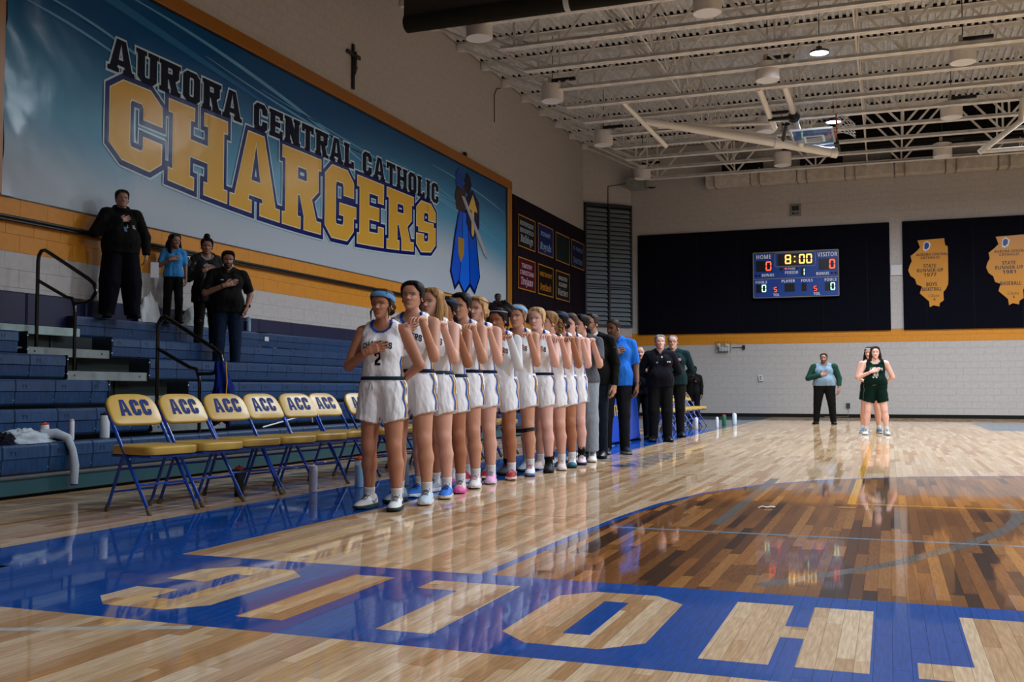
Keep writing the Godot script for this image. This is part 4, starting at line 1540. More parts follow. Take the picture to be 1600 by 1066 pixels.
	for y in [1.13, 1.29]:
		var dg := MB.new()
		dg.box(Vector3(1.3, y, 0.147), Vector3(0.042, 0.042, 0.003))
		put(dg, "colon_dot", M.led_amber, t)
	var dg := MB.new()
	dg.face([Vector3(1.05, 0.885, 0.147), Vector3(1.05, 0.945, 0.147), Vector3(0.98, 0.915, 0.147)], Vector3(0, 0, 1))
	put(dg, "possession_arrow", M.led_red, t)
	var gl := OmniLight3D.new()
	gl.name = "board_glow"
	gl.position = Vector3(1.3, 1.2, 0.3)
	gl.light_energy = 0.02
	gl.light_color = Color(1, 0.75, 0.45)
	gl.light_size = 0.15
	gl.omni_range = 12.0
	gl.omni_attenuation = 2.0
	gl.shadow_enabled = true
	t.add_child(gl)
	# gold state-shaped plaques
	var outline := [[0.26, 0.985], [0.98, 1.0], [1.0, 0.9], [1.07, 0.88], [1.07, 0.42], [1.06, 0.33], [1.0, 0.26], [0.93, 0.22], [0.94, 0.1], [0.83, 0.06], [0.82, 0.01], [0.66, 0.03], [0.56, 0.0], [0.54, 0.09], [0.42, 0.15], [0.3, 0.21], [0.36, 0.31], [0.22, 0.34], [0.18, 0.42], [0.06, 0.47], [0.0, 0.55], [0.04, 0.62], [0.1, 0.68], [0.07, 0.76], [0.22, 0.82], [0.33, 0.88]]
	for q in [[0.61, 3.36, ["AURORA CENTRAL", "CATHOLIC"], ["STATE", "RUNNER-UP", "1977"], ["BOYS", "BASKETBALL"], "gold state-shaped plaque lettered 1977 Boys Basketball on the black panel"], [2.78, 3.36, ["AURORA CENTRAL", "CATHOLIC"], ["STATE", "RUNNER-UP", "1981"], ["BASEBALL"], "gold state-shaped plaque lettered 1981 Baseball at the right edge of the view"]]:
		var p := thing("state_plaque", Vector3(q[0], q[1], FZ + 0.087), 0.0, q[5], "plaque", "gold state plaques on the far wall")
		mb = MB.new()
		mb.col = S(190, 126, 22)
		var poly := PackedVector2Array()
		for e in outline: poly.append(Vector2(e[0] * 1.06, e[1] * 2.1))
		mb.extrude(poly, Transform3D.IDENTITY, 0.02, 0.004)
		put(mb, "board", M.satin, p)
		mb = MB.new()
		mb.col = S(22, 18, 14)
		var y := 1.62
		for s in q[2]:
			write_on(mb, s, 0.075, Vector3(0.68 if s.length() > 9 else 0.64, y, 0.0225), id, 0.9 if s.length() > 9 else 0.55)
			y -= 0.1
		y = 1.27
		for s in q[3]:
			write_on(mb, s, 0.105, Vector3(0.62, y, 0.0225), id, 0.74 if s.length() > 6 else 0.36)
			y -= 0.135
		y = 0.71 if q[4].size() == 2 else 0.66
		for s in q[4]:
			write_on(mb, s, 0.11, Vector3(0.66, y, 0.0225), id, 0.56 if s.length() > 5 else 0.3)
			y -= 0.15
		write_on(mb, "Class", 0.08, Vector3(0.72, 0.36, 0.0225), Basis(Vector3(1, 0, 0), Vector3(0.3, 1, 0), Vector3(0, 0, 1)), 0.3, false, true)
		write_on(mb, "A", 0.075, Vector3(0.73, 0.25, 0.0225), id)
		put(mb, "lettering", M.satin, p)
		mb = MB.new()
		mb.col = S(200, 205, 215)
		mb.extrude(ring_pts([[0.44, 1.76], [0.52, 1.72], [0.62, 1.8], [0.66, 1.95], [0.55, 2.04], [0.46, 1.98]]), Transform3D(Basis.IDENTITY, Vector3(0, 0, 0.0205)), 0.002)
		mb.col = S(20, 50, 120)
		mb.extrude(ring_pts([[0.47, 1.8], [0.53, 1.77], [0.6, 1.84], [0.61, 1.95], [0.54, 2.0], [0.48, 1.95]]), Transform3D(Basis.IDENTITY, Vector3(0, 0, 0.0225)), 0.002)
		put(mb, "emblem", M.satin, p)
	# emergency light in its wire cage
	t = thing("emergency_light", Vector3(-5.02, 2.06, FZ + 0.008), 0.0, "twin headed emergency light in a wire cage under the gold band", "light fitting")
	mb = MB.new()
	mb.col = S(190, 194, 196)
	mb.box(Vector3(0.02, 0.12, 0.06), Vector3(0.3, 0.13, 0.11), 0.012)
	put(mb, "battery_box", M.satin, t)
	for x in [-0.14, 0.13]:
		mb = MB.new()
		mb.col = S(205, 205, 195)
		mb.lathe([Vector2(0.02, -0.05), Vector2(0.05, 0.0), Vector2(0.055, 0.03), Vector2(0.04, 0.036), Vector2(0.0, 0.036)], 14, Vector3(x, 0.25, 0.08), Basis(Vector3(1, 0, 0), PI / 2))
		mb.col = S(30, 30, 32)
		mb.box(Vector3(x, 0.2, 0.06), Vector3(0.02, 0.05, 0.02), 0.003)
		put(mb, "lamp_head", M.satin, t)
	mb = MB.new()
	mb.col = S(70, 72, 70)
	for k in 6:
		mb.tube([Vector3(-0.24 + k * 0.096, 0.0, 0.0), Vector3(-0.24 + k * 0.096, 0.0, 0.16), Vector3(-0.24 + k * 0.096, 0.36, 0.16), Vector3(-0.24 + k * 0.096, 0.36, 0.0)], 0.005, 4)
	for y in [0.0, 0.12, 0.24, 0.36]:
		mb.tube([Vector3(-0.24, y, 0.0), Vector3(-0.24, y, 0.16), Vector3(0.24, y, 0.16), Vector3(0.24, y, 0.0)], 0.005, 4)
	put(mb, "wire_cage", M.metal, t)
	for q in [["wall_switch", -4.42, 2.16, 0.09, 0.14, S(26, 26, 30), "small black switch box right of the caged emergency light", "switch"], ["wall_socket", -3.92, 1.14, 0.14, 0.2, S(196, 196, 200), "white call box hung slightly askew on the far wall", "socket"], ["wall_socket", -1.26, 0.3, 0.12, 0.15, S(54, 56, 60), "dark power socket low on the far wall beside the coach", "socket"], ["control_panel", -2.87, 6.4, 0.34, 0.37, S(120, 118, 118), "grey control panel with a dark window high on the far wall", "panel"]]:
		t = thing(q[0], Vector3(q[1], q[2], FZ + 0.007), 0.0, q[6], q[7])
		mb = MB.new()
		mb.col = q[5]
		mb.box(Vector3(q[3] / 2, q[4] / 2, 0.03), Vector3(q[3], q[4], 0.055), 0.008, Basis(Vector3(0, 0, 1), 0.12 if q[0] == "wall_socket" and q[2] > 1.0 else 0.0))
		put(mb, "cover", M.satin, t)
		mb = MB.new()
		mb.col = S(24, 30, 32)
		if q[0] == "control_panel":
			mb.box(Vector3(0.17, 0.25, 0.06), Vector3(0.22, 0.15, 0.006), 0.002)
			mb.box(Vector3(0.1, 0.085, 0.062), Vector3(0.07, 0.06, 0.012), 0.004)
			mb.col = S(110, 16, 20)
			mb.box(Vector3(0.17, 0.085, 0.062), Vector3(0.05, 0.05, 0.012), 0.004)
			mb.box(Vector3(0.24, 0.085, 0.062), Vector3(0.05, 0.05, 0.012), 0.004)
		else:
			for y in [0.33, 0.67]:
				mb = MB.new()
				mb.col = S(24, 30, 32)
				mb.box(Vector3(q[3] * 0.5, q[4] * y, 0.059), Vector3(q[3] * 0.45, q[4] * 0.16, 0.006), 0.002)
				put(mb, "outlet", M.satin, t)
		if q[0] == "control_panel":
			put(mb, "display", M.satin, t)
	mb = MB.new()
	mb.col = S(60, 60, 62)
	mb.tube([Vector3(-4.76, 2.23, FZ + 0.02), Vector3(-4.42, 2.23, FZ + 0.02)], 0.01, 5)
	tag(put(mb, "conduit", M.plain), "thin conduit from the emergency light to the switch box", "conduit")
	mb = MB.new()
	mb.col = S(120, 120, 120)
	mb.tube([Vector3(-1.2, 0.3, FZ + 0.02), Vector3(-1.2, 0.03, FZ + 0.03), Vector3(-1.9, 0.02, FZ + 0.08)], 0.008, 5)
	tag(put(mb, "power_cord", M.plain), "grey power cord dropping from the low socket to the floor", "cord")
	# louvred vent in the slanted corner
	var al := Vector3(1.32, 0, -1.32).normalized()
	var bs := Basis(al, Vector3.UP, al.cross(Vector3.UP))
	t = thing("louvre_vent", Vector3(WX, 2.95, -32.09) + al * 0.02 + bs.z * 0.01, 0.0, "tall grey louvred vent with horizontal blades in the far left corner", "vent")
	t.basis = bs
	var lw := 1.8
	var lh := 4.1
	mb = MB.new()
	mb.col = S(12, 16, 20)
	mb.box(Vector3(lw / 2, lh / 2, 0.006), Vector3(lw, lh, 0.01))
	put(mb, "backing", M.plain, t)
	mb = MB.new()
	mb.col = S(30, 38, 46)
	for q in [[0.03, lh / 2, 0.06, lh], [lw - 0.03, lh / 2, 0.06, lh], [lw / 2, 0.03, lw, 0.06], [lw / 2, lh - 0.05, lw, 0.1]]:
		mb.box(Vector3(q[0], q[1], 0.05), Vector3(q[2], q[3], 0.1), 0.006)
	put(mb, "frame", M.satin, t)
	mb = MB.new()
	mb.col = S(14, 18, 22)
	mb.box(Vector3(lw / 2, lh / 2, 0.06), Vector3(0.07, lh, 0.12), 0.006)
	mb.box(Vector3(lw / 2, 1.3, 0.06), Vector3(lw, 0.06, 0.06), 0.006)
	mb.box(Vector3(lw / 2, 2.75, 0.06), Vector3(lw, 0.06, 0.06), 0.006)
	put(mb, "mullion", M.satin, t)
	mb = MB.new()
	mb.col = S(118, 128, 138)
	mb.box(Vector3.ZERO, Vector3(0.79, 0.012, 0.15), 0.004, Basis(Vector3(1, 0, 0), 0.95))
	var bm := mb.mesh()
	bm.surface_set_material(0, M.satin)
	for k in 26:
		for x in [0.46, 1.34]:
			put_mesh(bm, "blade", t, Transform3D(Basis.IDENTITY, Vector3(x, 0.13 + 0.15 * k, 0.055)))
	mb = MB.new()
	mb.col = S(70, 60, 54)
	var c0 := Vector3(WX, 0, -32.09) + bs.z * 0.03
	mb.tube([c0 + al * 0.93 + Vector3.UP * 7.05, c0 + al * 0.93 + Vector3.UP * 7.65, c0 + al * 1.6 + Vector3.UP * 7.8], 0.014, 5)
	tag(put(mb, "vent_cable", M.plain), "thin cable from the louvred vent up to the duct end", "cable")

# ---------------------------------------------------------------- under the roof
func ceiling_things() -> void:
	var mb := MB.new()
	# unlit drum fittings
	var proto := thing("drum_fitting", Vector3(-7.05, 7.4, -17.3), 0.0, "white drum shaped ceiling fitting beside the left wall, nearest to the viewer", "ceiling fitting", "unlit white drum fittings")
	mb.col = S(206, 202, 200)
	mb.lathe([Vector2(0.245, 0.0), Vector2(0.25, 0.01), Vector2(0.25, 0.36), Vector2(0.2, 0.38), Vector2(0.0, 0.38)], 32)
	put(mb, "drum", M.satin, proto)
	mb = MB.new()
	mb.col = S(226, 228, 236)
	mb.lathe([Vector2(0.0, 0.012), Vector2(0.24, 0.012), Vector2(0.245, 0.0)], 32)
	put(mb, "diffuser", M.satin, proto)
	mb = MB.new()
	mb.col = S(60, 58, 56)
	mb.tube([Vector3(0, 0.38, 0), Vector3(0, 1.56, 0)], 0.01, 6)
	put(mb, "hanger", M.plain, proto)
	mb = MB.new()
	mb.col = S(18, 18, 19)
	mb.box(Vector3(0.28, 0.46, 0.05), Vector3(0.56, 0.07, 0.09), 0.008)
	put(mb, "ballast_bar", M.satin, proto)
	mb = MB.new()
	mb.col = S(176, 170, 164)
	mb.box(Vector3(-0.04, 0.48, 0.05), Vector3(0.08, 0.12, 0.1), 0.008)
	put(mb, "junction_box", M.satin, proto)
	for q in [[-7.05, -21.7, "white drum fitting second along the left wall"], [-7.05, -26.1, "white drum fitting third along the left wall, above the pennants"], [-7.05, -30.7, "white drum fitting in the far left corner by the louvres"], [-2.85, -17.5, "white drum fitting at the top edge of the view, over the sideline"], [-2.3, -21.8, "white drum fitting above the folded basketball mast"], [-2.83, -26.2, "white drum fitting just behind the folded backboard arm"], [-2.8, -30.3, "white drum fitting over the left part of the scoreboard wall"], [1.5, -21.95, "white drum fitting at upper right with a black bar over it"], [1.52, -26.35, "white drum fitting in the middle of the right row"], [1.52, -30.7, "white drum fitting at right, nearest the far wall"]]:
		dup(proto, Vector3(q[0], 7.4, q[1]), 0.0, q[2], "drum_fitting")
	# box duct along the far wall
	var t := thing("box_duct", Vector3(-5.5, 7.45, FZ + 0.02), 0.0, "long white box duct running along the top of the far wall", "duct")
	for k in 7:
		mb = MB.new()
		mb.col = S(206, 198, 192)
		mb.box(Vector3(0.72 + 1.44 * k, 0.21, 0.24), Vector3(1.43, 0.42, 0.44), 0.008)
		put(mb, "duct_section", M.painted_steel, t)
		mb = MB.new()
		mb.col = S(150, 142, 138)
		mb.box(Vector3(1.44 * k + 0.02, 0.21, 0.24), Vector3(0.03, 0.48, 0.49), 0.004)
		mb.box(Vector3(1.44 * k + 0.3, 0.0, 0.24), Vector3(0.04, 0.04, 0.6), 0.004)
		mb.box(Vector3(1.44 * k + 0.3, 0.25, 0.52), Vector3(0.04, 0.5, 0.04), 0.004)
		put(mb, "flange", M.painted_steel, t)
	t = thing("duct_end", Vector3(-8.0, 7.5, -32.9), 0.0, "pale sheet metal duct end in the far left corner under the roof", "duct")
	mb = MB.new()
	mb.col = S(142, 146, 146)
	mb.box(Vector3(0.25, 0.2, 0), Vector3(0.55, 0.36, 0.5), 0.01)
	put(mb, "duct_section", M.painted_steel, t)
	mb = MB.new()
	mb.col = S(40, 42, 42)
	mb.lathe([Vector2(0.1, 0.0), Vector2(0.16, 0.02), Vector2(0.0, 0.05)], 14, Vector3(0.75, 0.02, 0.05))
	put(mb, "damper", M.satin, t)
	for q in [[-4.96, 7.86, 1.3, 0.36, "left"], [-2.51, 7.87, 1.28, 0.3, "middle"], [0.21, 7.8, 1.2, 0.31, "right"]]:
		t = thing("air_grille", Vector3(q[0], q[1], FZ + 0.007), 0.0, "black air grille above the white duct, %s of the three" % q[4], "grille", "black air grilles above the duct")
		mb = MB.new()
		mb.col = S(12, 12, 13)
		mb.box(Vector3(q[2] / 2, q[3] / 2, 0.4), Vector3(q[2], q[3], 0.06), 0.01)
		mb.box(Vector3(q[2] / 2, q[3] / 2, 0.2), Vector3(q[2] - 0.06, q[3] - 0.06, 0.38))
		put(mb, "housing", M.plain, t)
		for k in 5:
			mb = MB.new()
			mb.col = S(26, 26, 28)
			mb.box(Vector3(q[2] / 2, 0.05 + (q[3] - 0.1) * k / 4.0, 0.435), Vector3(q[2] - 0.08, 0.02, 0.02), 0.004)
			put(mb, "slat", M.plain, t)
	# dark gathered curtain up between the joists at the far end
	t = thing("stage_curtain_box", Vector3(-1.5, 7.95, -32.0), 0.0, "black gathered curtain stored high between the last joists at right", "curtain")
	mb = MB.new()
	mb.col = S(14, 14, 15)
	for k in 4:
		mb.box(Vector3(5.5, 0.5, 0.16 + 0.3 * k), Vector3(11.0, 0.98 - 0.05 * k, 0.16), 0.04)
	put(mb, "folded_cloth", M.cloth, t)
	mb = MB.new()
	mb.col = S(26, 26, 28)
	mb.tube([Vector3(0, 1.0, 0.6), Vector3(11, 1.0, 0.6)], 0.03, 8)
	put(mb, "track", M.satin, t)
	# rolled divider curtain at upper left
	t = thing("divider_curtain", Vector3(-8.9, 7.45, -16.75), 0.0, "dark rolled divider curtain hung across the hall at the upper left", "curtain")
	mb = MB.new()
	mb.col = S(36, 34, 32)
	mb.tube([Vector3(0.6, 0.2, 0), Vector3(0.62, 0.2, 0), Vector3(24, 0.2, 0)], [0.14, 0.17, 0.17], 20)
	put(mb, "curtain_roll", M.cloth, t)
	mb = MB.new()
	mb.col = S(58, 54, 50)
	for k in 3:
		mb.box(Vector3(12.3, 0.72, -0.16 + 0.12 * k), Vector3(23.4, 0.9, 0.05), 0.02)
	put(mb, "gathered_cloth", M.cloth, t)
	mb = MB.new()
	mb.col = S(190, 190, 196)
	mb.lathe([Vector2(0.176, -0.05), Vector2(0.176, 0.05)], 20, Vector3(3.75, 0.2, 0), Basis(Vector3(0, 0, 1), PI / 2))
	put(mb, "strap", M.satin, t)
	# folded basketball goal
	t = thing("basketball_goal", Vector3(-3.4, 6.6, -24.5), 0.0, "white ceiling mounted basketball goal folded up with its glass backboard", "basketball goal")
	var o := Vector3(3.4, -6.6, 24.5)
	var pipe := func(called: String, pts: Array, r) -> void:
		var b := MB.new()
		b.col = S(226, 222, 216)
		var q := []
		for p in pts: q.append(p + o)
		b.tube(q, r, 14)
		put(b, called, M.satin, t)
	pipe.call("mast", [Vector3(-5.6, 7.42, -24.0), Vector3(-5.3, 7.36, -24.1), Vector3(-1.3, 6.63, -25.55), Vector3(-1.13, 6.6, -25.6)], [0.05, 0.085, 0.105, 0.105])
	pipe.call("hanger_pipe", [Vector3(-5.79, 7.66, -23.2), Vector3(-5.1, 6.92, -24.85)], 0.055)
	pipe.call("hanger_pipe", [Vector3(-2.64, 7.66, -23.2), Vector3(-2.45, 7.07, -24.6)], 0.07)
	pipe.call("hanger_pipe", [Vector3(-2.08, 7.66, -23.2), Vector3(-1.95, 7.2, -24.3), Vector3(-1.9, 6.75, -25.3)], 0.07)
	pipe.call("brace", [Vector3(-4.5, 7.36, -24.6), Vector3(-2.44, 7.0, -25.2)], 0.045)
	pipe.call("brace", [Vector3(-5.2, 7.3, -24.4), Vector3(-2.6, 7.3, -25.0)], 0.035)
	pipe.call("mast_collar", [Vector3(-2.5, 6.85, -25.11), Vector3(-2.35, 6.82, -25.17)], 0.125)
	pipe.call("mast_collar", [Vector3(-1.22, 6.615, -25.57), Vector3(-1.08, 6.59, -25.62)], 0.125)
	mb = MB.new()
	mb.box(Vector3(-1.57, 6.78, -24.75) + o, Vector3(0.9, 0.014, 1.9), 0.004)
	put(mb, "backboard_glass", M.clear_glass, t)
	mb = MB.new()
	mb.col = S(170, 176, 184)
	for q in [[-1.57, -23.8, 0.94, 0.05], [-1.57, -25.7, 0.94, 0.05], [-2.03, -24.75, 0.05, 1.9], [-1.11, -24.75, 0.05, 1.9]]:
		mb.box(Vector3(q[0], 6.78, q[1]) + o, Vector3(q[2], 0.05, q[3]), 0.008)
	put(mb, "backboard_frame", M.satin, t)
	mb = MB.new()
	mb.col = S(220, 224, 230)
	for q in [[-1.55, -24.45, 0.42, 0.05], [-1.55, -25.05, 0.42, 0.05], [-1.76, -24.75, 0.05, 0.6], [-1.34, -24.75, 0.05, 0.6]]:
		mb.box(Vector3(q[0], 6.77, q[1]) + o, Vector3(q[2], 0.012, q[3]))
	put(mb, "target_square", M.satin, t)
	mb = MB.new()
	mb.col = S(150, 40, 28)
	var ring := []
	for i in 25:
		var a := TAU * i / 24
		ring.append(Vector3(-1.05, 7.1 + 0.23 * cos(a), -24.75 + 0.23 * sin(a)) + o)
	mb.tube(ring, 0.012, 6, false)
	mb.box(Vector3(-1.07, 6.84, -24.75) + o, Vector3(0.05, 0.12, 0.18), 0.01)
	put(mb, "rim", M.satin, t)
	mb = MB.new()
	mb.col = S(206, 206, 208)
	for i in 12:
		for s in [-1.0, 1.0]:
			var pts := []
			for j in 7:
				var a: float = TAU * (i + s * j * 0.5) / 12.0
				var r := 0.23 - 0.012 * j
				pts.append(Vector3(-1.05 + 0.07 * j, 7.1 + r * cos(a) - 0.006 * j * j, -24.75 + r * sin(a)) + o)
			mb.tube(pts, 0.006, 4, false)
	put(mb, "net", M.cloth, t)
	mb = MB.new()
	mb.col = S(14, 14, 15)
	mb.lathe([Vector2(0.0, -0.14), Vector2(0.1, -0.12), Vector2(0.14, 0.0), Vector2(0.1, 0.12), Vector2(0.0, 0.14)], 18, Vector3(-1.97, 7.2, -24.2) + o, Basis(Vector3(1, 0, 0), PI / 2))
	mb.box(Vector3(-2.3, 7.19, -24.2) + o, Vector3(0.5, 0.08, 0.1), 0.01)
	put(mb, "winch_motor", M.satin, t)
	mb = MB.new()
	mb.col = S(24, 24, 26)
	mb.tube([Vector3(-2.15, 7.1, -24.4) + o, Vector3(-2.3, 6.9, -25.1) + o], 0.05, 8)
	put(mb, "lock_arm", M.satin, t)
	mb = MB.new()
	mb.col = S(24, 24, 26)
	mb.box(Vector3(-1.08, 6.72, -25.3) + o, Vector3(0.12, 0.05, 0.3), 0.01)
	mb.tube([Vector3(-1.1, 6.95, -24.9) + o, Vector3(-1.02, 6.62, -25.5) + o], 0.035, 8)
	put(mb, "lock_arm", M.satin, t)
	# the next goal's hangers at the right edge
	t = thing("goal_hanger", Vector3(2.08, 6.4, -26.0), 0.0, "white bent pipe hanger of another goal at the upper right edge", "pipe")
	mb = MB.new()
	mb.col = S(200, 196, 190)
	mb.tube([Vector3(0.95, 1.24, 0), Vector3(0.9, 0.7, 0), Vector3(0.0, 0.03, 0)], 0.07, 12)
	put(mb, "hanger_pipe", M.satin, t)
	mb = MB.new()
	mb.col = S(200, 196, 190)
	mb.tube([Vector3(0.0, 0.05, 0), Vector3(3.4, 0.08, 0)], 0.05, 12)
	put(mb, "cross_pipe", M.satin, t)

# ---------------------------------------------------------------- folding chairs
func chairs() -> void:
	var proto := thing("folding_chair", Vector3.ZERO, PI / 2, "", "chair", "blue and yellow folding chairs along the bench")
	var blue := S(18, 62, 160)
	var yel := S(192, 156, 72)
	var up := Vector3(0, 0.74, -0.475).normalized()
	for s in [-1.0, 1.0]:
		var mb := MB.new()
		mb.col = blue
		var f := Vector3(0.215 * s, 0.02, 0.228)
		mb.tube([f, f + up * 0.35, f + up * 0.76, f + up * 0.85 + Vector3(-0.008 * s, 0, 0), f + up * 0.905 + Vector3(-0.035 * s, 0, 0), f + up * 0.925 + Vector3(-0.085 * s, 0, 0), f + up * 0.93 + Vector3(-0.215 * s, 0, 0)], 0.0125, 10)
		put(mb, "front_leg", M.gloss, proto)
		mb = MB.new()
		mb.col = blue
		mb.tube([Vector3(0.192 * s, 0.02, -0.225), Vector3(0.192 * s, 0.4, -0.065), Vector3(0.192 * s, 0.435, -0.05)], 0.0115, 10)
		put(mb, "rear_leg", M.gloss, proto)
		for z in [0.228, -0.225]:
			mb = MB.new()
			mb.col = S(90, 84, 70)
			var d := up if z > 0.0 else Vector3(0, 0.38, 0.16).normalized()
			var x: float = (0.215 if z > 0.0 else 0.192) * s
			mb.tube([Vector3(x, 0.0, z - d.z * 0.02) - Vector3(0, 0, 0), Vector3(x, 0.02, z), Vector3(x, 0.02, z) + d * 0.03], [0.016, 0.0175, 0.0155], 10)
			put(mb, "rubber_foot", M.plain, proto)
	for q in [[0.21, 0.2, 0.112], [0.19, 0.3, -0.107], [0.19, 0.14, -0.174]]:
		var sb := MB.new()
		sb.col = blue
		sb.tube([Vector3(-q[0], q[1], q[2]), Vector3(q[0], q[1], q[2])], 0.008, 8)
		put(sb, "stretcher", M.gloss, proto)
	var mb := MB.new()
	mb.col = blue
	mb.box(Vector3(0, 0.398, 0.02), Vector3(0.405, 0.022, 0.41), 0.008)
	put(mb, "seat_pan", M.gloss, proto)
	mb = MB.new()
	mb.col = yel
	var pad := func(w0: float, w1: float, d: float, z: float, y: float) -> Array:   # rounded trapezoid ring
		var ring := []
		for i in 32:
			var a := TAU * i / 32.0
			var cx := signf(cos(a)) * pow(absf(cos(a)), 0.32)
			var cz := signf(sin(a)) * pow(absf(sin(a)), 0.32)
			var w := lerpf(w0, w1, cz * 0.5 + 0.5)
			ring.append(Vector3(cx * w, y, z - cz * d))
		return ring
	mb.loft([pad.call(0.215, 0.21, 0.212, 0.03, 0.409), pad.call(0.226, 0.222, 0.222, 0.03, 0.416), pad.call(0.228, 0.224, 0.224, 0.03, 0.455), pad.call(0.222, 0.218, 0.218, 0.03, 0.468), pad.call(0.19, 0.186, 0.186, 0.03, 0.474), pad.call(0.08, 0.08, 0.08, 0.03, 0.476)])
	put(mb, "seat", M.satin, proto)
	# padded back, tilted along the legs
	var bs := Basis(Vector3(1, 0, 0), up, Vector3(1, 0, 0).cross(up))
	var at := Vector3(0, 0.02, 0.228) + up * 0.82 + bs.z * 0.008
	mb = MB.new()
	mb.col = yel
	var back := func(k: float, z: float) -> Array:
		var ring := []
		for i in 40:
			var a := TAU * i / 40.0
			var y := sin(a)
			var ex := 0.5 if y > 0.0 else 0.28
			var p := Vector2(signf(cos(a)) * pow(absf(cos(a)), ex) * lerpf(0.222, 0.2, maxf(y, 0.0)), signf(y) * pow(absf(y), 0.62 if y > 0.0 else 0.3) * 0.13)
			p *= k
			ring.append(at + bs * Vector3(p.x, p.y, z))
		return ring
	mb.loft([back.call(0.9, -0.014), back.call(0.98, -0.008), back.call(1.0, 0.004), back.call(0.985, 0.014), back.call(0.93, 0.021), back.call(0.6, 0.024), back.call(0.2, 0.0245)])
	var bk := put(mb, "backrest", M.satin, proto)
	mb = MB.new()
	mb.col = S(10, 36, 104)
	var wd := block_word("ACC", false, 0.27, 0.2, 0.12)
	pieces_flat(mb, wd[0], Transform3D(bs, at + bs * Vector3(-0.14, -0.062, 0)), 0.28 / wd[1], 0.135, 0.0, 0.0256)
	put(mb, "lettering", M.plain, bk)
	var zs := [-5.97, -6.5, -7.1, -7.58, -8.14, -8.7, -9.3, -9.8, -10.35, -10.9, -11.5, -12.1, -12.7]
	var labs := ["yellow and blue folding chair nearest the viewer, first of the near row", "second folding chair from the viewer, close beside the first", "third folding chair from the viewer, a dark bottle behind its legs", "fourth folding chair, partly behind the third", "fifth folding chair, beside the pale mesh cup", "sixth folding chair, mostly covered by the fifth", "seventh folding chair, beside the orange capped bottle, left of the first player", "eighth folding chair, seen between the legs of the first player", "ninth folding chair, behind the third player in line", "tenth folding chair, behind the fifth player in line", "eleventh folding chair, behind the seventh player in line", "twelfth folding chair, behind the ninth player in line", "thirteenth folding chair, behind the last players in line"]
	for i in zs.size():
		var o: Node3D = proto if i == 0 else dup(proto, Vector3.ZERO, 0.0, labs[i], "folding_chair")
		if i == 0: o.set_meta("label", labs[0])
		o.position = Vector3(-4.96 + 0.03 * sin(i * 2.3), 0, zs[i])
		o.rotation.y = PI / 2 - 0.16 + [0.0, 0.03, -0.06, 0.02, -0.05, 0.04, -0.02, 0.03, 0, 0.02, -0.03, 0.01, 0.0][i]
	for i in 7:
		var o := dup(proto, Vector3(-4.35, 0, -20.6 - 0.62 * i), PI / 2 - 0.05, ["nearest", "second", "third", "fourth", "fifth", "sixth", "farthest"][i] + " folding chair of the far bench beyond the referees", "folding_chair")
		o.set_meta("group", "folding chairs of the far bench")

# ---------------------------------------------------------------- bottles, clothes and paper
func bottle(called: String, at: Vector3, h: float, r: float, body: Color, cap: Color, label: String, clear := false, ridged := false) -> void:
	var t := thing(called, at, 0.0, label, "bottle")
	var mb := MB.new()
	mb.col = body
	var pr := [Vector2(0, 0), Vector2(r * 0.9, 0.0), Vector2(r, 0.008)]
	if ridged:
		for k in 9:
			pr.append(Vector2(r * (0.97 if k % 2 == 0 else 1.0), h * (0.08 + 0.08 * k)))
	pr += [Vector2(r, h * 0.8), Vector2(r * 0.92, h * 0.86), Vector2(r * 0.8, h * 0.88)]
	mb.lathe(pr, 20, Vector3.ZERO, Basis.IDENTITY, false)
	put(mb, "bottle_body", M.clear_plastic if clear else M.satin, t)
	if clear:
		mb = MB.new()
		mb.col = body
		mb.lathe([Vector2(0, 0.004), Vector2(r * 0.93, 0.006), Vector2(r * 0.95, h * 0.7), Vector2(0, h * 0.7)], 20)
		put(mb, "drink", M.satin, t)
	mb = MB.new()
	mb.col = cap
	mb.lathe([Vector2(r * 0.8, h * 0.86), Vector2(r * 0.95, h * 0.87), Vector2(r * 0.95, h * 0.93), Vector2(r * 0.6, h * 0.955), Vector2(r * 0.3, h * 0.96), Vector2(r * 0.26, h), Vector2(0, h)], 18)
	put(mb, "cap", M.satin, t)

func paper(at: Vector3, w: float, d: float, yaw: float, label: String, group := "") -> void:
	var mb := MB.new()
	mb.col = S(206, 208, 212)
	var a := 0.0
	for i in 4:
		var x0 := -w / 2 + w * i / 4.0
		var x1 := x0 + w / 4.0
		var y0 := 0.012 * absf(sin(i * 1.4))
		var y1 := 0.012 * absf(sin((i + 1) * 1.4))
		mb.quad(Vector3(x0, y0 + 0.002, d / 2), Vector3(x1, y1 + 0.002, d / 2), Vector3(x1, y1 + 0.002, -d / 2), Vector3(x0, y0 + 0.002, -d / 2))
		mb.quad(Vector3(x0, y0, -d / 2), Vector3(x1, y1, -d / 2), Vector3(x1, y1, d / 2), Vector3(x0, y0, d / 2))
	var o := put(mb, "paper_sheet", M.plain)
	o.position = at
	o.rotation.y = yaw
	tag(o, label, "paper", group)

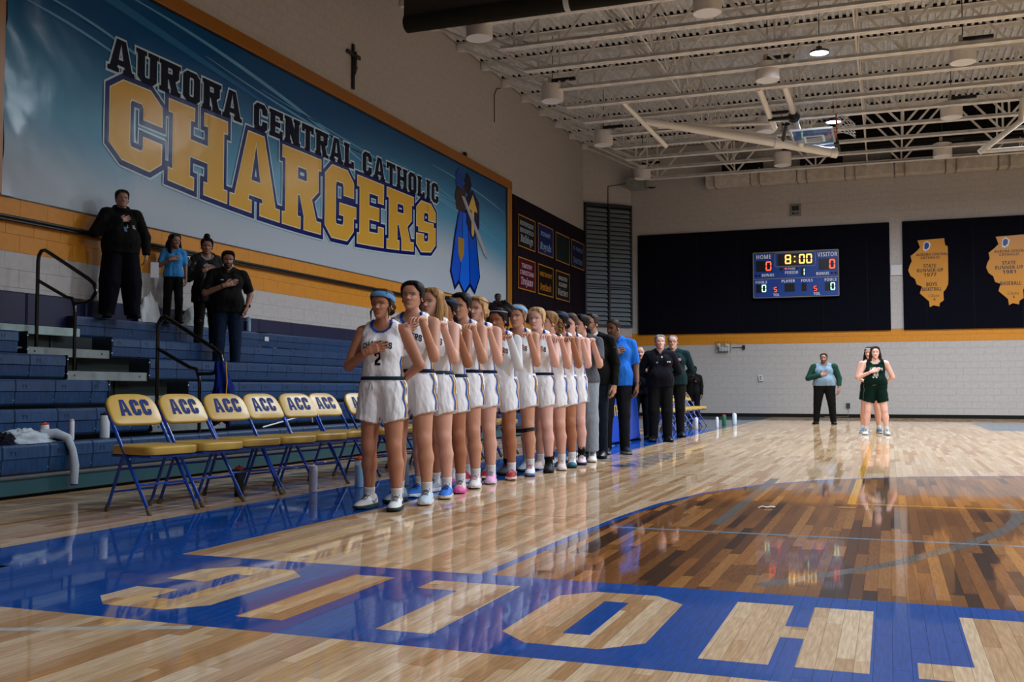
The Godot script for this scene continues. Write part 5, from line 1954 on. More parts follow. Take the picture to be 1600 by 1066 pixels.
func cloth_heap(mb: MB, ctr: Vector3, size: Vector3, seed_: int, amp := 0.35) -> void:      # crumpled cloth
	var fn := FastNoiseLite.new()
	fn.seed = seed_
	fn.frequency = 1.0
	var rings := []
	for j in 15:
		var v := float(j) / 14.0
		var ring := []
		for i in 36:
			var a := TAU * i / 36.0
			var d := Vector3(cos(a) * sin(v * PI * 0.52 + 0.001), cos(v * PI * 0.52), sin(a) * sin(v * PI * 0.52 + 0.001))
			var k := 1.0 + amp * fn.get_noise_3d(d.x * 2.5, d.y * 2.5, d.z * 2.5) + amp * 0.5 * absf(fn.get_noise_3d(d.x * 7.0, d.y * 7.0, d.z * 7.0))
			var p := Vector3(d.x * size.x, maxf(d.y, 0.0) * size.y, d.z * size.z) * k
			ring.append(ctr + p)
		ring.reverse()
		rings.append(ring)
	rings.reverse()
	mb.loft(rings)

func small_things() -> void:
	bottle("water_bottle", Vector3(-4.96, 0, -7.02), 0.25, 0.038, S(20, 24, 26), S(196, 66, 30), "dark bottle with an orange cap on the floor behind the third chair")
	bottle("mesh_cup", Vector3(-4.56, 0, -7.5), 0.235, 0.036, S(176, 178, 196), S(180, 182, 200), "pale ridged cup standing on the edge of the blue floor by the chairs", false, true)
	bottle("water_bottle", Vector3(-4.4, 0, -8.0), 0.28, 0.04, S(130, 176, 206), S(206, 58, 34), "blue drink bottle with an orange cap beside the first player", true)
	bottle("water_bottle", Vector3(-4.1, 0, -8.3), 0.27, 0.038, S(150, 160, 168), S(170, 176, 180), "grey bottle on the floor behind the second player's legs", true)
	bottle("water_bottle", Vector3(-3.98, 0, -22.4), 0.26, 0.045, S(220, 205, 215), S(226, 226, 230), "white bottle on the blue floor just right of the referees")
	bottle("water_bottle", Vector3(-3.68, 0, -23.4), 0.25, 0.034, S(226, 228, 232), S(226, 228, 232), "slim white bottle in front of the far bench")
	bottle("water_bottle", Vector3(-3.75, 0, -24.9), 0.27, 0.05, S(30, 110, 70), S(190, 50, 40), "green bottle with a red cap at the end of the far bench")
	bottle("water_bottle", Vector3(-3.6, 0, -25.6), 0.29, 0.055, S(210, 224, 232), S(230, 230, 232), "large pale jug at the end of the far bench, right of the green bottle")
	# on the front row of the bleachers
	bottle("sport_bottle", Vector3(-6.6, 0.431, -6.62), 0.16, 0.036, S(188, 196, 204), S(200, 62, 28), "squeeze bottle with an orange cap half hidden by the grey jacket")
	bottle("spray_can", Vector3(-6.56, 0.431, -6.88), 0.185, 0.021, S(206, 206, 212), S(196, 176, 186), "slim white spray can standing on the front bleacher row")
	bottle("tumbler", Vector3(-6.56, 0.431, -7.27), 0.235, 0.042, S(198, 206, 214), S(14, 14, 16), "white insulated tumbler with a black lid on the front bleacher row")
	var t := thing("jacket", Vector3(-6.6, 0.431, -6.4), 0.0, "light grey jacket heaped on the front bleacher row, one sleeve hanging down", "jacket")
	var mb := MB.new()
	mb.col = S(168, 178, 188)
	cloth_heap(mb, Vector3(0, 0, 0), Vector3(0.15, 0.105, 0.24), 3)
	put(mb, "jacket_body", M.cloth, t)
	mb = MB.new()
	mb.col = S(24, 28, 34)
	cloth_heap(mb, Vector3(0.02, 0, 0.22), Vector3(0.1, 0.085, 0.09), 8)
	put(mb, "lining", M.cloth, t)
	mb = MB.new()
	mb.col = S(164, 174, 186)
	mb.tube([Vector3(0.02, 0.06, -0.16), Vector3(0.1, 0.07, -0.24), Vector3(0.19, 0.03, -0.28), Vector3(0.225, -0.07, -0.3), Vector3(0.235, -0.2, -0.312), Vector3(0.232, -0.35, -0.316)], [0.045, 0.042, 0.036, 0.033, 0.032, 0.03], 14)
	put_folds(mb, 0, 0.014, 16.0, 5)
	mb.smooth(0, 0)
	put(mb, "sleeve", M.cloth, t)
	mb = MB.new()
	mb.col = S(24, 50, 120)
	mb.tube([Vector3(0.2325, -0.325, -0.316), Vector3(0.232, -0.36, -0.317)], [0.032, 0.031], 12)
	put(mb, "trim", M.cloth, t)
	# blue jacket on the lower handrail
	t = thing("jacket", Vector3(-6.5, 0.95, -8.85), 0.0, "dark blue jacket hung over the end of the lower handrail", "jacket")
	mb = MB.new()
	mb.col = S(8, 28, 92)
	var rings := []
	var fn := FastNoiseLite.new()
	fn.seed = 11
	fn.frequency = 1.0
	for j in 16:
		var v := j / 15.0
		var ring := []
		for i in 40:
			var a := TAU * i / 40.0
			var r := (0.05 + 0.045 * sin(v * 2.2)) * (1.0 + 0.22 * sin(a * 5.0 + v * 2.0) + 0.5 * fn.get_noise_2d(i * 0.55, v * 2.2))
			ring.append(Vector3(cos(a) * r * 0.75 + 0.03 * sin(v * 3.0), 0.2 - 0.62 * v + 0.05 * v * sin(a * 2.0), sin(a) * r * 1.25 - 0.03 * v))
		ring.reverse()
		rings.append(ring)
	mb.loft(rings)
	put(mb, "jacket_body", M.cloth, t)
	mb = MB.new()
	mb.col = S(196, 150, 50)
	mb.tube([Vector3(0.09, 0.2, 0.03), Vector3(0.12, 0.0, 0.05), Vector3(0.115, -0.2, 0.06)], 0.006, 5)
	put(mb, "piping", M.cloth, t)
	# on the upper rows
	bottle("water_bottle", Vector3(-9.26, 1.757, -13.3), 0.24, 0.036, S(96, 130, 150), S(110, 150, 170), "clear water bottle on the top blue row, right of the bearded man", true)
	paper(Vector3(-9.25, 1.757, -13.07), 0.16, 0.2, 0.3, "white paper scrap on the top blue row, left of the water bottle", "papers on the bleachers")
	paper(Vector3(-9.25, 1.757, -13.6), 0.2, 0.3, 0.1, "white sheet lying on the top blue row, right of the water bottle", "papers on the bleachers")
	paper(Vector3(-8.72, 1.492, -12.95), 0.14, 0.34, 0.2, "crumpled white paper on the second row from the top, first of three", "papers on the bleachers")
	paper(Vector3(-8.72, 1.492, -13.4), 0.18, 0.3, -0.1, "white sheet on the second row from the top, middle of three", "papers on the bleachers")
	paper(Vector3(-8.72, 1.492, -13.75), 0.12, 0.2, 0.4, "small white paper on the second row from the top, last of three", "papers on the bleachers")
	mb = MB.new()
	mb.col = S(190, 194, 200)
	mb.box(Vector3(-9.163, 1.66, -13.65), Vector3(0.006, 0.07, 0.11), 0.002)
	tag(put(mb, "row_label", M.plain), "small white label stuck on the front of the top blue row", "label")
	t = thing("tote_bag", Vector3(-9.22, 1.757, -11.0), 0.0, "white cloth bag standing behind the woman in black on the top row", "bag")
	mb = MB.new()
	mb.col = S(186, 190, 194)
	cloth_heap(mb, Vector3.ZERO, Vector3(0.06, 0.36, 0.2), 5, 0.2)
	put(mb, "bag_body", M.cloth, t)
	t = thing("tote_bag", Vector3(-9.22, 1.757, -11.95), 0.0, "pale cloth bag on the top row between the girl and the bearded man", "bag")
	mb = MB.new()
	mb.col = S(160, 166, 168)
	cloth_heap(mb, Vector3.ZERO, Vector3(0.06, 0.26, 0.3), 6, 0.2)
	put(mb, "bag_body", M.cloth, t)
	t = thing("folded_blanket", Vector3(-9.23, 1.757, -12.35), 0.0, "grey green blanket heaped on the top row behind the woman with the bun", "blanket")
	mb = MB.new()
	mb.col = S(70, 84, 86)
	cloth_heap(mb, Vector3.ZERO, Vector3(0.05, 0.22, 0.26), 9, 0.25)
	put(mb, "blanket_body", M.cloth, t)
	t = thing("wall_sign", Vector3(-9.3, 2.44, -11.85), 0.0, "white cut-out sign hung from the wall rail behind the spectators", "sign")
	mb = MB.new()
	mb.col = S(190, 194, 200)
	mb.box(Vector3(0, 0.17, -0.45), Vector3(0.012, 0.3, 1.3), 0.004)
	put(mb, "board", M.plain, t)
	for z in [0.0, -0.9]:
		mb = MB.new()
		mb.col = S(14, 16, 24)
		mb.box(Vector3(0.008, 0.2, z), Vector3(0.004, 0.2, 0.08), 0.001)
		put(mb, "print", M.plain, t)
	t = thing("walking_cane", Vector3(-6.62, 0.431, -10.3), 0.0, "white metal cane lying across the front bleacher row behind the chairs", "cane")
	mb = MB.new()
	mb.col = S(210, 212, 214)
	mb.tube([Vector3(0, 0.01, 0.5), Vector3(0.05, 0.1, -0.1), Vector3(0.07, 0.16, -0.4)], 0.009, 8)
	put(mb, "shaft", M.satin, t)
	mb = MB.new()
	mb.col = S(160, 162, 166)
	mb.tube([Vector3(0.07, 0.2, -0.38), Vector3(0.07, 0.04, -0.44)], 0.012, 8)
	put(mb, "handle", M.satin, t)
	# scorer's table behind the coaches
	t = thing("scorer_table", Vector3(-4.25, 0, -16.1), 0.0, "blue padded scorer's table with yellow lettering behind the coach in blue", "table")
	mb = MB.new()
	mb.col = S(16, 66, 170)
	mb.box(Vector3(0.16, 0.39, 0), Vector3(0.05, 0.72, 2.4), 0.015, Basis(Vector3(0, 0, 1), 0.08))
	put(mb, "front_panel", M.satin, t)
	mb = MB.new()
	mb.col = S(18, 40, 90)
	mb.box(Vector3(-0.08, 0.76, 0), Vector3(0.52, 0.035, 2.42), 0.01)
	put(mb, "table_top", M.satin, t)
	for s in [-1.15, 0.0, 1.15]:
		mb = MB.new()
		mb.col = S(24, 26, 30)
		mb.box(Vector3(-0.2, 0.37, s), Vector3(0.05, 0.74, 0.05), 0.006)
		mb.box(Vector3(0.0, 0.015, s), Vector3(0.46, 0.03, 0.06), 0.006)
		put(mb, "leg", M.satin, t)
	mb = MB.new()
	mb.col = S(196, 160, 70)
	var lb := Basis(Vector3(0, 0, -1), Vector3(-0.08, 1, 0).normalized(), Vector3(1, 0.08, 0).normalized())
	write_on(mb, "CENTRAL", 0.17, Vector3(0.182, 0.53, 0.45), lb, 1.3)
	write_on(mb, "ST", 0.17, Vector3(0.203, 0.26, 0.0), lb, 0.35)
	put(mb, "lettering", M.satin, t)
	for q in [[-2.0, -9.0, 0.12, "small white paper scrap on the stained floor left of the yellow line"], [1.0, -9.9, 0.14, "white scrap of paper on the floor at the right edge of the view"]]:
		paper(Vector3(-0.85 if q[0] < 0 else 1.05, 0.0005, -7.65 if q[0] < 0 else -8.9), q[2], 0.05, 0.2, q[3])

# ---------------------------------------------------------------- people
var hand_shapes := {}
var folds := FastNoiseLite.new()

func cubic(a: Array, t: float) -> float:
	var x := clampf(t, 0.0, 1.0) * (a.size() - 1)
	var i := mini(int(x), a.size() - 2)
	return cubic_interpolate(a[i], a[i + 1], a[maxi(i - 1, 0)], a[mini(i + 2, a.size() - 1)], x - i)

const HT := [0.0, 0.05, 0.13, 0.22, 0.32, 0.42, 0.52, 0.62, 0.72, 0.82, 0.91, 0.97, 1.0]
const HW := [0.020, 0.034, 0.047, 0.056, 0.063, 0.069, 0.0725, 0.0745, 0.075, 0.070, 0.054, 0.032, 0.0]
const HF := [0.066, 0.080, 0.084, 0.084, 0.083, 0.084, 0.081, 0.086, 0.087, 0.078, 0.056, 0.030, 0.0]
const HB := [-0.02, 0.0, 0.025, 0.052, 0.074, 0.088, 0.096, 0.100, 0.101, 0.094, 0.072, 0.042, 0.0]

func table(a: Array, t: float) -> float:
	for i in HT.size() - 1:
		if t <= HT[i + 1]:
			var x: float = (t - HT[i]) / (HT[i + 1] - HT[i])
			return cubic_interpolate(a[i], a[i + 1], a[maxi(i - 1, 0)], a[mini(i + 2, a.size() - 1)], x)
	return a[-1]

func skull(phi: float, t: float, off := 0.0) -> Vector3:      # phi 0 = nose, + towards the person's left; t 0 chin .. 1 crown
	var w := table(HW, t) + off
	var c := cos(phi)
	var f := table(HF, t) + off if c > 0.0 else table(HB, t) + off
	var s := sin(phi)
	return Vector3(w * signf(s) * pow(absf(s), 0.85), (t - 0.5) * (0.225 + off * 1.6) + off * 0.3, f * signf(c) * pow(absf(c), 0.9))

func head_into(mb: MB, xf: Transform3D, d: Dictionary, nt: int, nph: int) -> void:
	var skin: Color = d.skin
	var lip: Color = skin.lerp(S(150, 60, 62), 0.5 if d.sex == "f" else 0.25)
	var brow: Color = d.get("brow", S(40, 28, 22))
	var beard = d.get("beard", null)
	var v0 := mb.v.size()
	var i0 := mb.ix.size()
	var full: float = 1.0 + 0.1 * d.get("heavy", 0.0)
	for j in nt + 1:
		var t := float(j) / nt
		t = t * 0.9 + 0.1 * t * t * (3.0 - 2.0 * t)
		for i in nph:
			var u := float(i) / nph * 2.0 - 1.0
			var phi := PI * (0.55 * u + 0.45 * u * u * u)
			var p := skull(phi, t)
			var x := p.x
			var ax := absf(x)
			var col := skin
			if cos(phi) > 0.0:
				var nose := smoothstep(0.56, 0.39, t) * smoothstep(0.325, 0.355, t)
				p.z += 0.022 * nose * exp(-pow(x / (0.009 + 0.006 * smoothstep(0.46, 0.37, t)), 2.0))
				p.z += 0.008 * exp(-pow((ax - 0.0125) / 0.006, 2.0) - pow((t - 0.365) / 0.026, 2.0))
				p.z -= 0.0105 * exp(-pow((ax - 0.031) / 0.016, 2.0) - pow((t - 0.515) / 0.045, 2.0))
				p.z += 0.0045 * exp(-pow((ax - 0.031) / 0.010, 2.0) - pow((t - 0.5) / 0.022, 2.0))
				p.z += 0.0045 * exp(-pow((ax - 0.03) / 0.022, 2.0) - pow((t - 0.585) / 0.026, 2.0))
				p.z += 0.0065 * exp(-pow(x / 0.021, 2.0) - pow((t - 0.235) / 0.036, 2.0))
				p.z -= 0.0035 * exp(-pow(x / 0.022, 2.0) - pow((t - 0.238) / 0.007, 2.0))
				p.z -= 0.004 * exp(-pow(x / 0.03, 2.0) - pow((t - 0.15) / 0.022, 2.0))
				p.z += 0.006 * exp(-pow(x / 0.02, 2.0) - pow((t - 0.07) / 0.05, 2.0))
				p.z += 0.004 * exp(-pow((ax - 0.04) / 0.018, 2.0) - pow((t - 0.38) / 0.07, 2.0))
				col = col.lerp(lip, smoothstep(1.2, 0.8, sqrt(pow(x / 0.023, 2.0) + pow((t - 0.237) / 0.03, 2.0))))
				var bt := 0.585 + 0.012 * cos((ax - 0.036) * 60.0)
				col = col.lerp(brow, smoothstep(0.022, 0.012, absf(t - bt)) * smoothstep(0.023, 0.016, absf(ax - 0.032)) * 0.85)
				var er := sqrt(pow((ax - 0.031) / 0.014, 2.0) + pow((t - 0.503) / 0.019, 2.0))
				if not d.get("eyes_shut", false):
					col = col.lerp(S(196, 190, 186), smoothstep(1.1, 0.8, er))
					col = col.lerp(S(26, 18, 14), smoothstep(1.2, 0.75, sqrt(pow((ax - 0.031) / 0.0065, 2.0) + pow((t - 0.505) / 0.022, 2.0))))
				col = col.lerp(S(22, 16, 14), smoothstep(0.012, 0.005, absf(t - (0.524 if not d.get("eyes_shut", false) else 0.495))) * smoothstep(0.017, 0.013, absf(ax - 0.031)) * 0.8)
				if beard != null:
					var m := smoothstep(0.33, 0.29, t) * (1.0 - 0.9 * smoothstep(1.3, 0.9, sqrt(pow(x / 0.023, 2.0) + pow((t - 0.237) / 0.03, 2.0))))
					m = maxf(m, smoothstep(0.5, 0.42, t) * smoothstep(0.056, 0.062, ax))
					col = col.lerp(beard, m * 0.92)
			p.x *= full if t < 0.5 else 1.0
			mb.col = col
			mb.vert(xf * p, Vector3.UP)
	for j in nt:
		for i in nph:
			var a := v0 + j * nph + i
			var b := v0 + j * nph + (i + 1) % nph
			mb.ix.append_array([a, a + nph, b, b, a + nph, b + nph])
	mb.smooth(v0, i0)
	mb.col = skin
	if d.get("ears", true):
		for s in [-1.0, 1.0]:
			var e := MB.new()
			e.lathe([Vector2(0.0, -0.007), Vector2(0.02, -0.006), Vector2(0.028, 0.0), Vector2(0.023, 0.006), Vector2(0.013, 0.002), Vector2(0.0, 0.003)], 12, Vector3.ZERO, Basis.IDENTITY, false)
			var bs := Basis(Vector3(0, 0, 1), -1.25 * s) * Basis(Vector3(1, 0, 0), -0.25)
			mb.add(e, xf * Transform3D(bs * Basis.IDENTITY.scaled(Vector3(1.0, 1.0, 0.7)), Vector3(0.075 * s, -0.012, -0.012)), skin)

func hair_cap(d: Dictionary, xf: Transform3D, nt := 40, nph := 56) -> MB:
	var mb := MB.new()
	var h: Dictionary = d.hair
	var thick: float = h.get("thick", 0.014)
	var front: float = h.get("front", 0.86)
	var temple: float = h.get("temple", 0.66)
	var nape: float = h.get("nape", 0.16)
	var top: float = h.get("crown", 2.0)       # bald above this height
	var ids := {}
	var c: Color = h.col
	var c2: Color = h.get("col2", c * 0.55)
	c2.a = 1.0
	folds.frequency = 1.0
	for j in nt + 1:
		var t := 0.1 + 0.9 * float(j) / nt
		for i in nph:
			var phi := TAU * i / nph - PI
			var a := absf(phi)
			var line: float
			if a < 1.05: line = lerpf(front, temple, smoothstep(0.35, 1.05, a))
			elif a < 1.5: line = lerpf(temple, 0.42, smoothstep(1.05, 1.45, a))
			else: line = lerpf(0.42, nape, smoothstep(1.6, 2.3, a))
			var o := smoothstep(-0.005, 0.07, t - line)
			if t > top: o *= smoothstep(top + 0.04, top, t)
			if o <= 0.0 and t - line < -0.03:
				continue
			var str_ := folds.get_noise_2d(phi * 9.0 + 3.0, t * 1.5)
			mb.col = c.lerp(c2, clampf(0.5 + str_ * 1.6, 0.0, 1.0))
			var off := (thick + 0.003 * str_ + thick * 0.35 * smoothstep(0.6, 1.0, t) * float(h.get("volume", 1.0))) * o - (0.004 if o <= 0.02 else 0.0)
			ids[j * nph + i] = mb.vert(xf * skull(phi, t, off), Vector3.UP)
	for j in nt:
		for i in nph:
			var q := [j * nph + i, (j + 1) * nph + i, j * nph + (i + 1) % nph, (j + 1) * nph + (i + 1) % nph]
			var ok := true
			for e in q:
				if not ids.has(e): ok = false
			if ok:
				mb.ix.append_array([ids[q[0]], ids[q[1]], ids[q[2]], ids[q[2]], ids[q[1]], ids[q[3]]])
	mb.smooth(0, 0)
	return mb

func lock(mb: MB, xf: Transform3D, pts: Array, r: Array, c: Color, c2: Color, flat := 1.0, n := 5) -> void:     # a lock of hair: several strands laid side by side
	for k in n:
		var a := TAU * k / n
		var q := []
		for i in pts.size():
			var w: float = r[i] * (0.0 if n == 1 else (0.6 if n < 8 else 0.8))
			q.append(xf * (pts[i] + Vector3(cos(a) * w, sin(a * 2.0 + i) * 0.002, sin(a) * w * flat)))
		var rr := []
		for e in r: rr.append(e * (1.0 if n == 1 else (0.62 if n < 8 else 0.42)))
		mb.col = c.lerp(c2, fmod(k * 0.37, 1.0))
		mb.tube(q, rr, 8)

func hair_tail(mb: MB, d: Dictionary, xf: Transform3D) -> void:
	var h: Dictionary = d.hair
	var c: Color = h.col
	var c2: Color = h.get("col2", c * 0.6)
	c2.a = 1.0
	match h.get("tail", ""):
		"pony":
			lock(mb, xf, [Vector3(0, 0.06, -0.095), Vector3(0, 0.05, -0.135), Vector3(0, -0.02, -0.16), Vector3(0.01, -0.11, -0.15), Vector3(0.015, -0.2, -0.13)], [0.018, 0.028, 0.034, 0.028, 0.008], c, c2)
		"low":
			lock(mb, xf, [Vector3(0, -0.03, -0.09), Vector3(0, -0.05, -0.125), Vector3(0.0, -0.12, -0.13), Vector3(0.01, -0.22, -0.12)], [0.02, 0.03, 0.032, 0.01], c, c2)
		"bun":
			mb.col = c.lerp(c2, 0.4)
			cloth_heap_ball(mb, xf * Vector3(0, -0.01, -0.125), 0.047, 5)
			lock(mb, xf, [Vector3(0.06, 0.0, 0.02), Vector3(0.078, -0.05, 0.035), Vector3(0.075, -0.11, 0.03)], [0.004, 0.007, 0.002], c, c2, 1.0, 3)
			lock(mb, xf, [Vector3(-0.06, 0.0, 0.02), Vector3(-0.08, -0.05, 0.035), Vector3(-0.078, -0.12, 0.03)], [0.004, 0.007, 0.002], c, c2, 1.0, 3)
		"puff":
			mb.col = c.lerp(c2, 0.4)
			cloth_heap_ball(mb, xf * Vector3(0.02, 0.1, -0.11), 0.085, 12)
		"topbun":
			mb.col = c.lerp(c2, 0.4)
			cloth_heap_ball(mb, xf * Vector3(0, 0.145, -0.035), 0.045, 6)
		"braid":
			var q := [Vector3(0.01, 0.05, -0.1), Vector3(0.05, 0.0, -0.12), Vector3(0.085, -0.08, -0.1), Vector3(0.115, -0.15, -0.05), Vector3(0.135, -0.24, 0.0), Vector3(0.14, -0.33, 0.03)]
			for k in 17:
				var s := k / 16.0
				var x := s * (q.size() - 1)
				var i := mini(int(x), q.size() - 2)
				var p: Vector3 = q[i].lerp(q[i + 1], x - i)
				mb.col = c.lerp(c2, 0.25 + 0.5 * (k % 2))
				cloth_heap_ball(mb, xf * (p + Vector3(0.008 * (1 if k % 2 else -1), 0, 0)), lerpf(0.027, 0.014, s), k)
		"long":
			for s in [-1.0, 1.0]:
				lock(mb, xf, [Vector3(0.05 * s, 0.085, -0.005), Vector3(0.078 * s, 0.03, -0.005), Vector3(0.09 * s, -0.05, -0.005), Vector3(0.095 * s, -0.14, 0.01), Vector3(0.085 * s, h.get("to", -0.22), 0.025)], [0.012, 0.018, 0.022, 0.022, 0.008], c, c2, 1.9, 11)
				lock(mb, xf, [Vector3(0.03 * s, 0.06, -0.085), Vector3(0.05 * s, -0.03, -0.095), Vector3(0.06 * s, -0.12, -0.09), Vector3(0.05 * s, h.get("to", -0.22), -0.08)], [0.02, 0.036, 0.038, 0.012], c, c2, 1.0, 11)

func cloth_heap_ball(mb: MB, ctr: Vector3, r: float, seed_: int) -> void:
	var rings := []
	for j in 11:
		var v := lerpf(-0.98, 0.98, j / 10.0)
		var ring := []
		for i in 16:
			var a := TAU * i / 16.0
			var k := 1.0 + 0.12 * sin(a * 3.0 + v * 6.0 + seed_) + 0.06 * sin(a * 7.0 - v * 9.0)
			ring.append(ctr + Vector3(cos(a) * sqrt(1.0 - v * v), v, -sin(a) * sqrt(1.0 - v * v)) * r * k)
		rings.append(ring)
	mb.loft(rings)

func head_strip(t_front: float, t_back: float, hw: float, off: float, c: Color, xf: Transform3D, full := false) -> MB:
	var mb := MB.new()
	var v0 := 0
	mb.col = c
	var n := 64
	for i in n + 1:
		var phi := TAU * i / n - PI
		var t := lerpf(t_front, t_back, (1.0 - cos(phi)) * 0.5)
		for k in [-1.0, -0.6, 0.6, 1.0]:
			mb.vert(xf * skull(phi, clampf(t + k * hw, 0.02, 0.985), off if absf(k) < 0.9 else off - 0.006), Vector3.UP)
	for i in n:
		for k in 3:
			var a := v0 + i * 4 + k
			mb.ix.append_array([a, a + 1, a + 4, a + 4, a + 1, a + 5])
	mb.smooth(0, 0)
	return mb

func hand(kind: String, coarse: bool) -> MB:       # right hand, wrist at the origin, fingers along +y, back of the hand +z, thumb at -x
	var key := kind + str(coarse)
	if hand_shapes.has(key):
		return hand_shapes[key]
	var s := SDF.new()
	s.bone(Vector3(-0.011, -0.03, 0), Vector3(-0.013, 0.02, 0), 0.019, 0.02, 0.02)
	s.bone(Vector3(0.011, -0.03, 0), Vector3(0.013, 0.02, 0), 0.019, 0.019, 0.02)
	for x in [-0.026, -0.009, 0.009, 0.025]:
		s.bone(Vector3(x * 0.6, 0.02, 0), Vector3(x, 0.085 - absf(x + 0.005) * 0.25, 0), 0.016, 0.0125, 0.012)
	var bend: Array = {"flat": [0.12, 0.16, 0.1], "grip": [0.35, 0.5, 0.35], "rest": [0.45, 0.55, 0.35], "fist": [1.2, 1.4, 0.9]}[kind]
	var spread: float = {"flat": 0.11, "grip": 0.05, "rest": 0.03, "fist": 0.0}[kind]
	var fx := [-0.0275, -0.0095, 0.009, 0.0265]
	var fy := [0.083, 0.09, 0.086, 0.076]
	var fl := [[0.036, 0.024, 0.019], [0.04, 0.027, 0.02], [0.038, 0.025, 0.02], [0.029, 0.019, 0.017]]
	for f in 4:
		var p := Vector3(fx[f], fy[f], 0.0)
		var side: float = fx[f] * spread / 0.0275
		var a := 0.0
		var r := 0.0092 if f < 3 else 0.008
		for k in 3:
			a += bend[k] * (1.0 + 0.12 * (f - 1))
			var q: Vector3 = p + Vector3(sin(side) * cos(a), cos(side) * cos(a), -sin(a)) * fl[f][k]
			s.bone(p, q, r, r * 0.9, 0.005)
			p = q
			r *= 0.9
	var tb := 0.0 if kind == "flat" else 0.5
	s.bone(Vector3(-0.02, 0.02, -0.004), Vector3(-0.043, 0.048, -0.012), 0.016, 0.0125, 0.012)
	s.bone(Vector3(-0.043, 0.048, -0.012), Vector3(-0.054 + 0.012 * tb, 0.077, -0.017 - 0.014 * tb), 0.0118, 0.0105, 0.006)
	s.bone(Vector3(-0.054 + 0.012 * tb, 0.077, -0.017 - 0.014 * tb), Vector3(-0.056 + 0.03 * tb, 0.1, -0.02 - 0.026 * tb), 0.0105, 0.0085, 0.005)
	var mb := MB.new()
	s.into(mb, 0.0075 if coarse else 0.0042)
	hand_shapes[key] = mb
	return mb

func put_folds(mb: MB, v0: int, amp: float, fy: float, seed_: int) -> void:
	folds.seed = seed_
	folds.frequency = 1.0
	for i in range(v0, mb.v.size()):
		var p := mb.v[i]
		mb.v[i] = p + mb.n[i] * amp * (folds.get_noise_3d(p.x * 14.0, p.y * fy, p.z * 14.0) + 0.5 * folds.get_noise_3d(p.x * 30.0 + p.y * 9.0, p.y * fy * 2.0, p.z * 30.0))

func ring_band(s: SDF, ctr: Vector3, y0: float, y1: float, off: float, c: Color) -> MB:
	var mb := MB.new()
	mb.col = c
	var rings := []
	for y in [y0, y0, (y0 + y1) / 2, y1, y1]:
		var ring := []
		for i in 36:
			var a := TAU * i / 36.0
			var d := Vector3(cos(a), 0, -sin(a))
			var o := off - (0.012 if rings.size() == 0 or rings.size() == 4 else 0.0)
			ring.append(s.march(Vector3(ctr.x, y, ctr.z) + d * 0.45, -d, o))
		rings.append(ring)
	mb.loft(rings, true, false, false)
	return mb

func drape_pieces(s: SDF, pieces: Array, x0: float, y0: float, sx: float, sy: float, arch: float, c: Color, w_total: float) -> MB:
	var mb := MB.new()
	mb.col = c
	for p in pieces:
		var pts := []
		for i in p.size():
			var a := Vector2(p[i].x * sx, p[i].y * sy)
			var b := Vector2(p[(i + 1) % p.size()].x * sx, p[(i + 1) % p.size()].y * sy)
			var n := maxi(1, int(a.distance_to(b) / 0.03))
			for k in n: pts.append(a.lerp(b, float(k) / n))
		var m := Vector2.ZERO
		for q in pts: m += q / pts.size()
		var base := mb.v.size()
		for q in [m] + pts:
			var u: float = (q.x - w_total * 0.5) / maxf(w_total * 0.5, 0.01)
			var o := Vector3(x0 + q.x, y0 + q.y - arch * u * u, 0.5)
			mb.vert(s.march(o, Vector3(0, 0, -1), 0.004), Vector3(0, 0, 1))
		for k in pts.size():
			mb.ix.append_array([base, base + 1 + (k + 1) % pts.size(), base + 1 + k])
	var v0 := 0
	mb.smooth(v0, 0)
	for i in mb.n.size():
		if mb.n[i].z < 0.0: mb.n[i] = -mb.n[i]
	return mb

func side_ribbon(mb: MB, s: SDF, side: float, ya: float, yb: float, zc: float, cols: Array, sc: float) -> void:
	var n := 22
	for k in cols.size():
		mb.col = cols[k]
		var prev := []
		for i in n + 1:
			var y := lerpf(ya, yb, float(i) / n)
			var zig := 0.011 * (absf(fmod(y / sc * 14.0, 2.0) - 1.0) * 2.0 - 1.0)
			var z := zc + (k - 1) * 0.02 * sc + zig * sc
			var now := []
			for e in [-1.0, 1.0]:
				now.append(s.march(Vector3(0.55 * side, y, z + e * 0.0075 * sc), Vector3(-side, 0, 0), 0.004 + 0.0007 * k))
			if prev:
				mb.face([prev[0], now[0], now[1], prev[1]], Vector3(side, 0, 0))
			prev = now

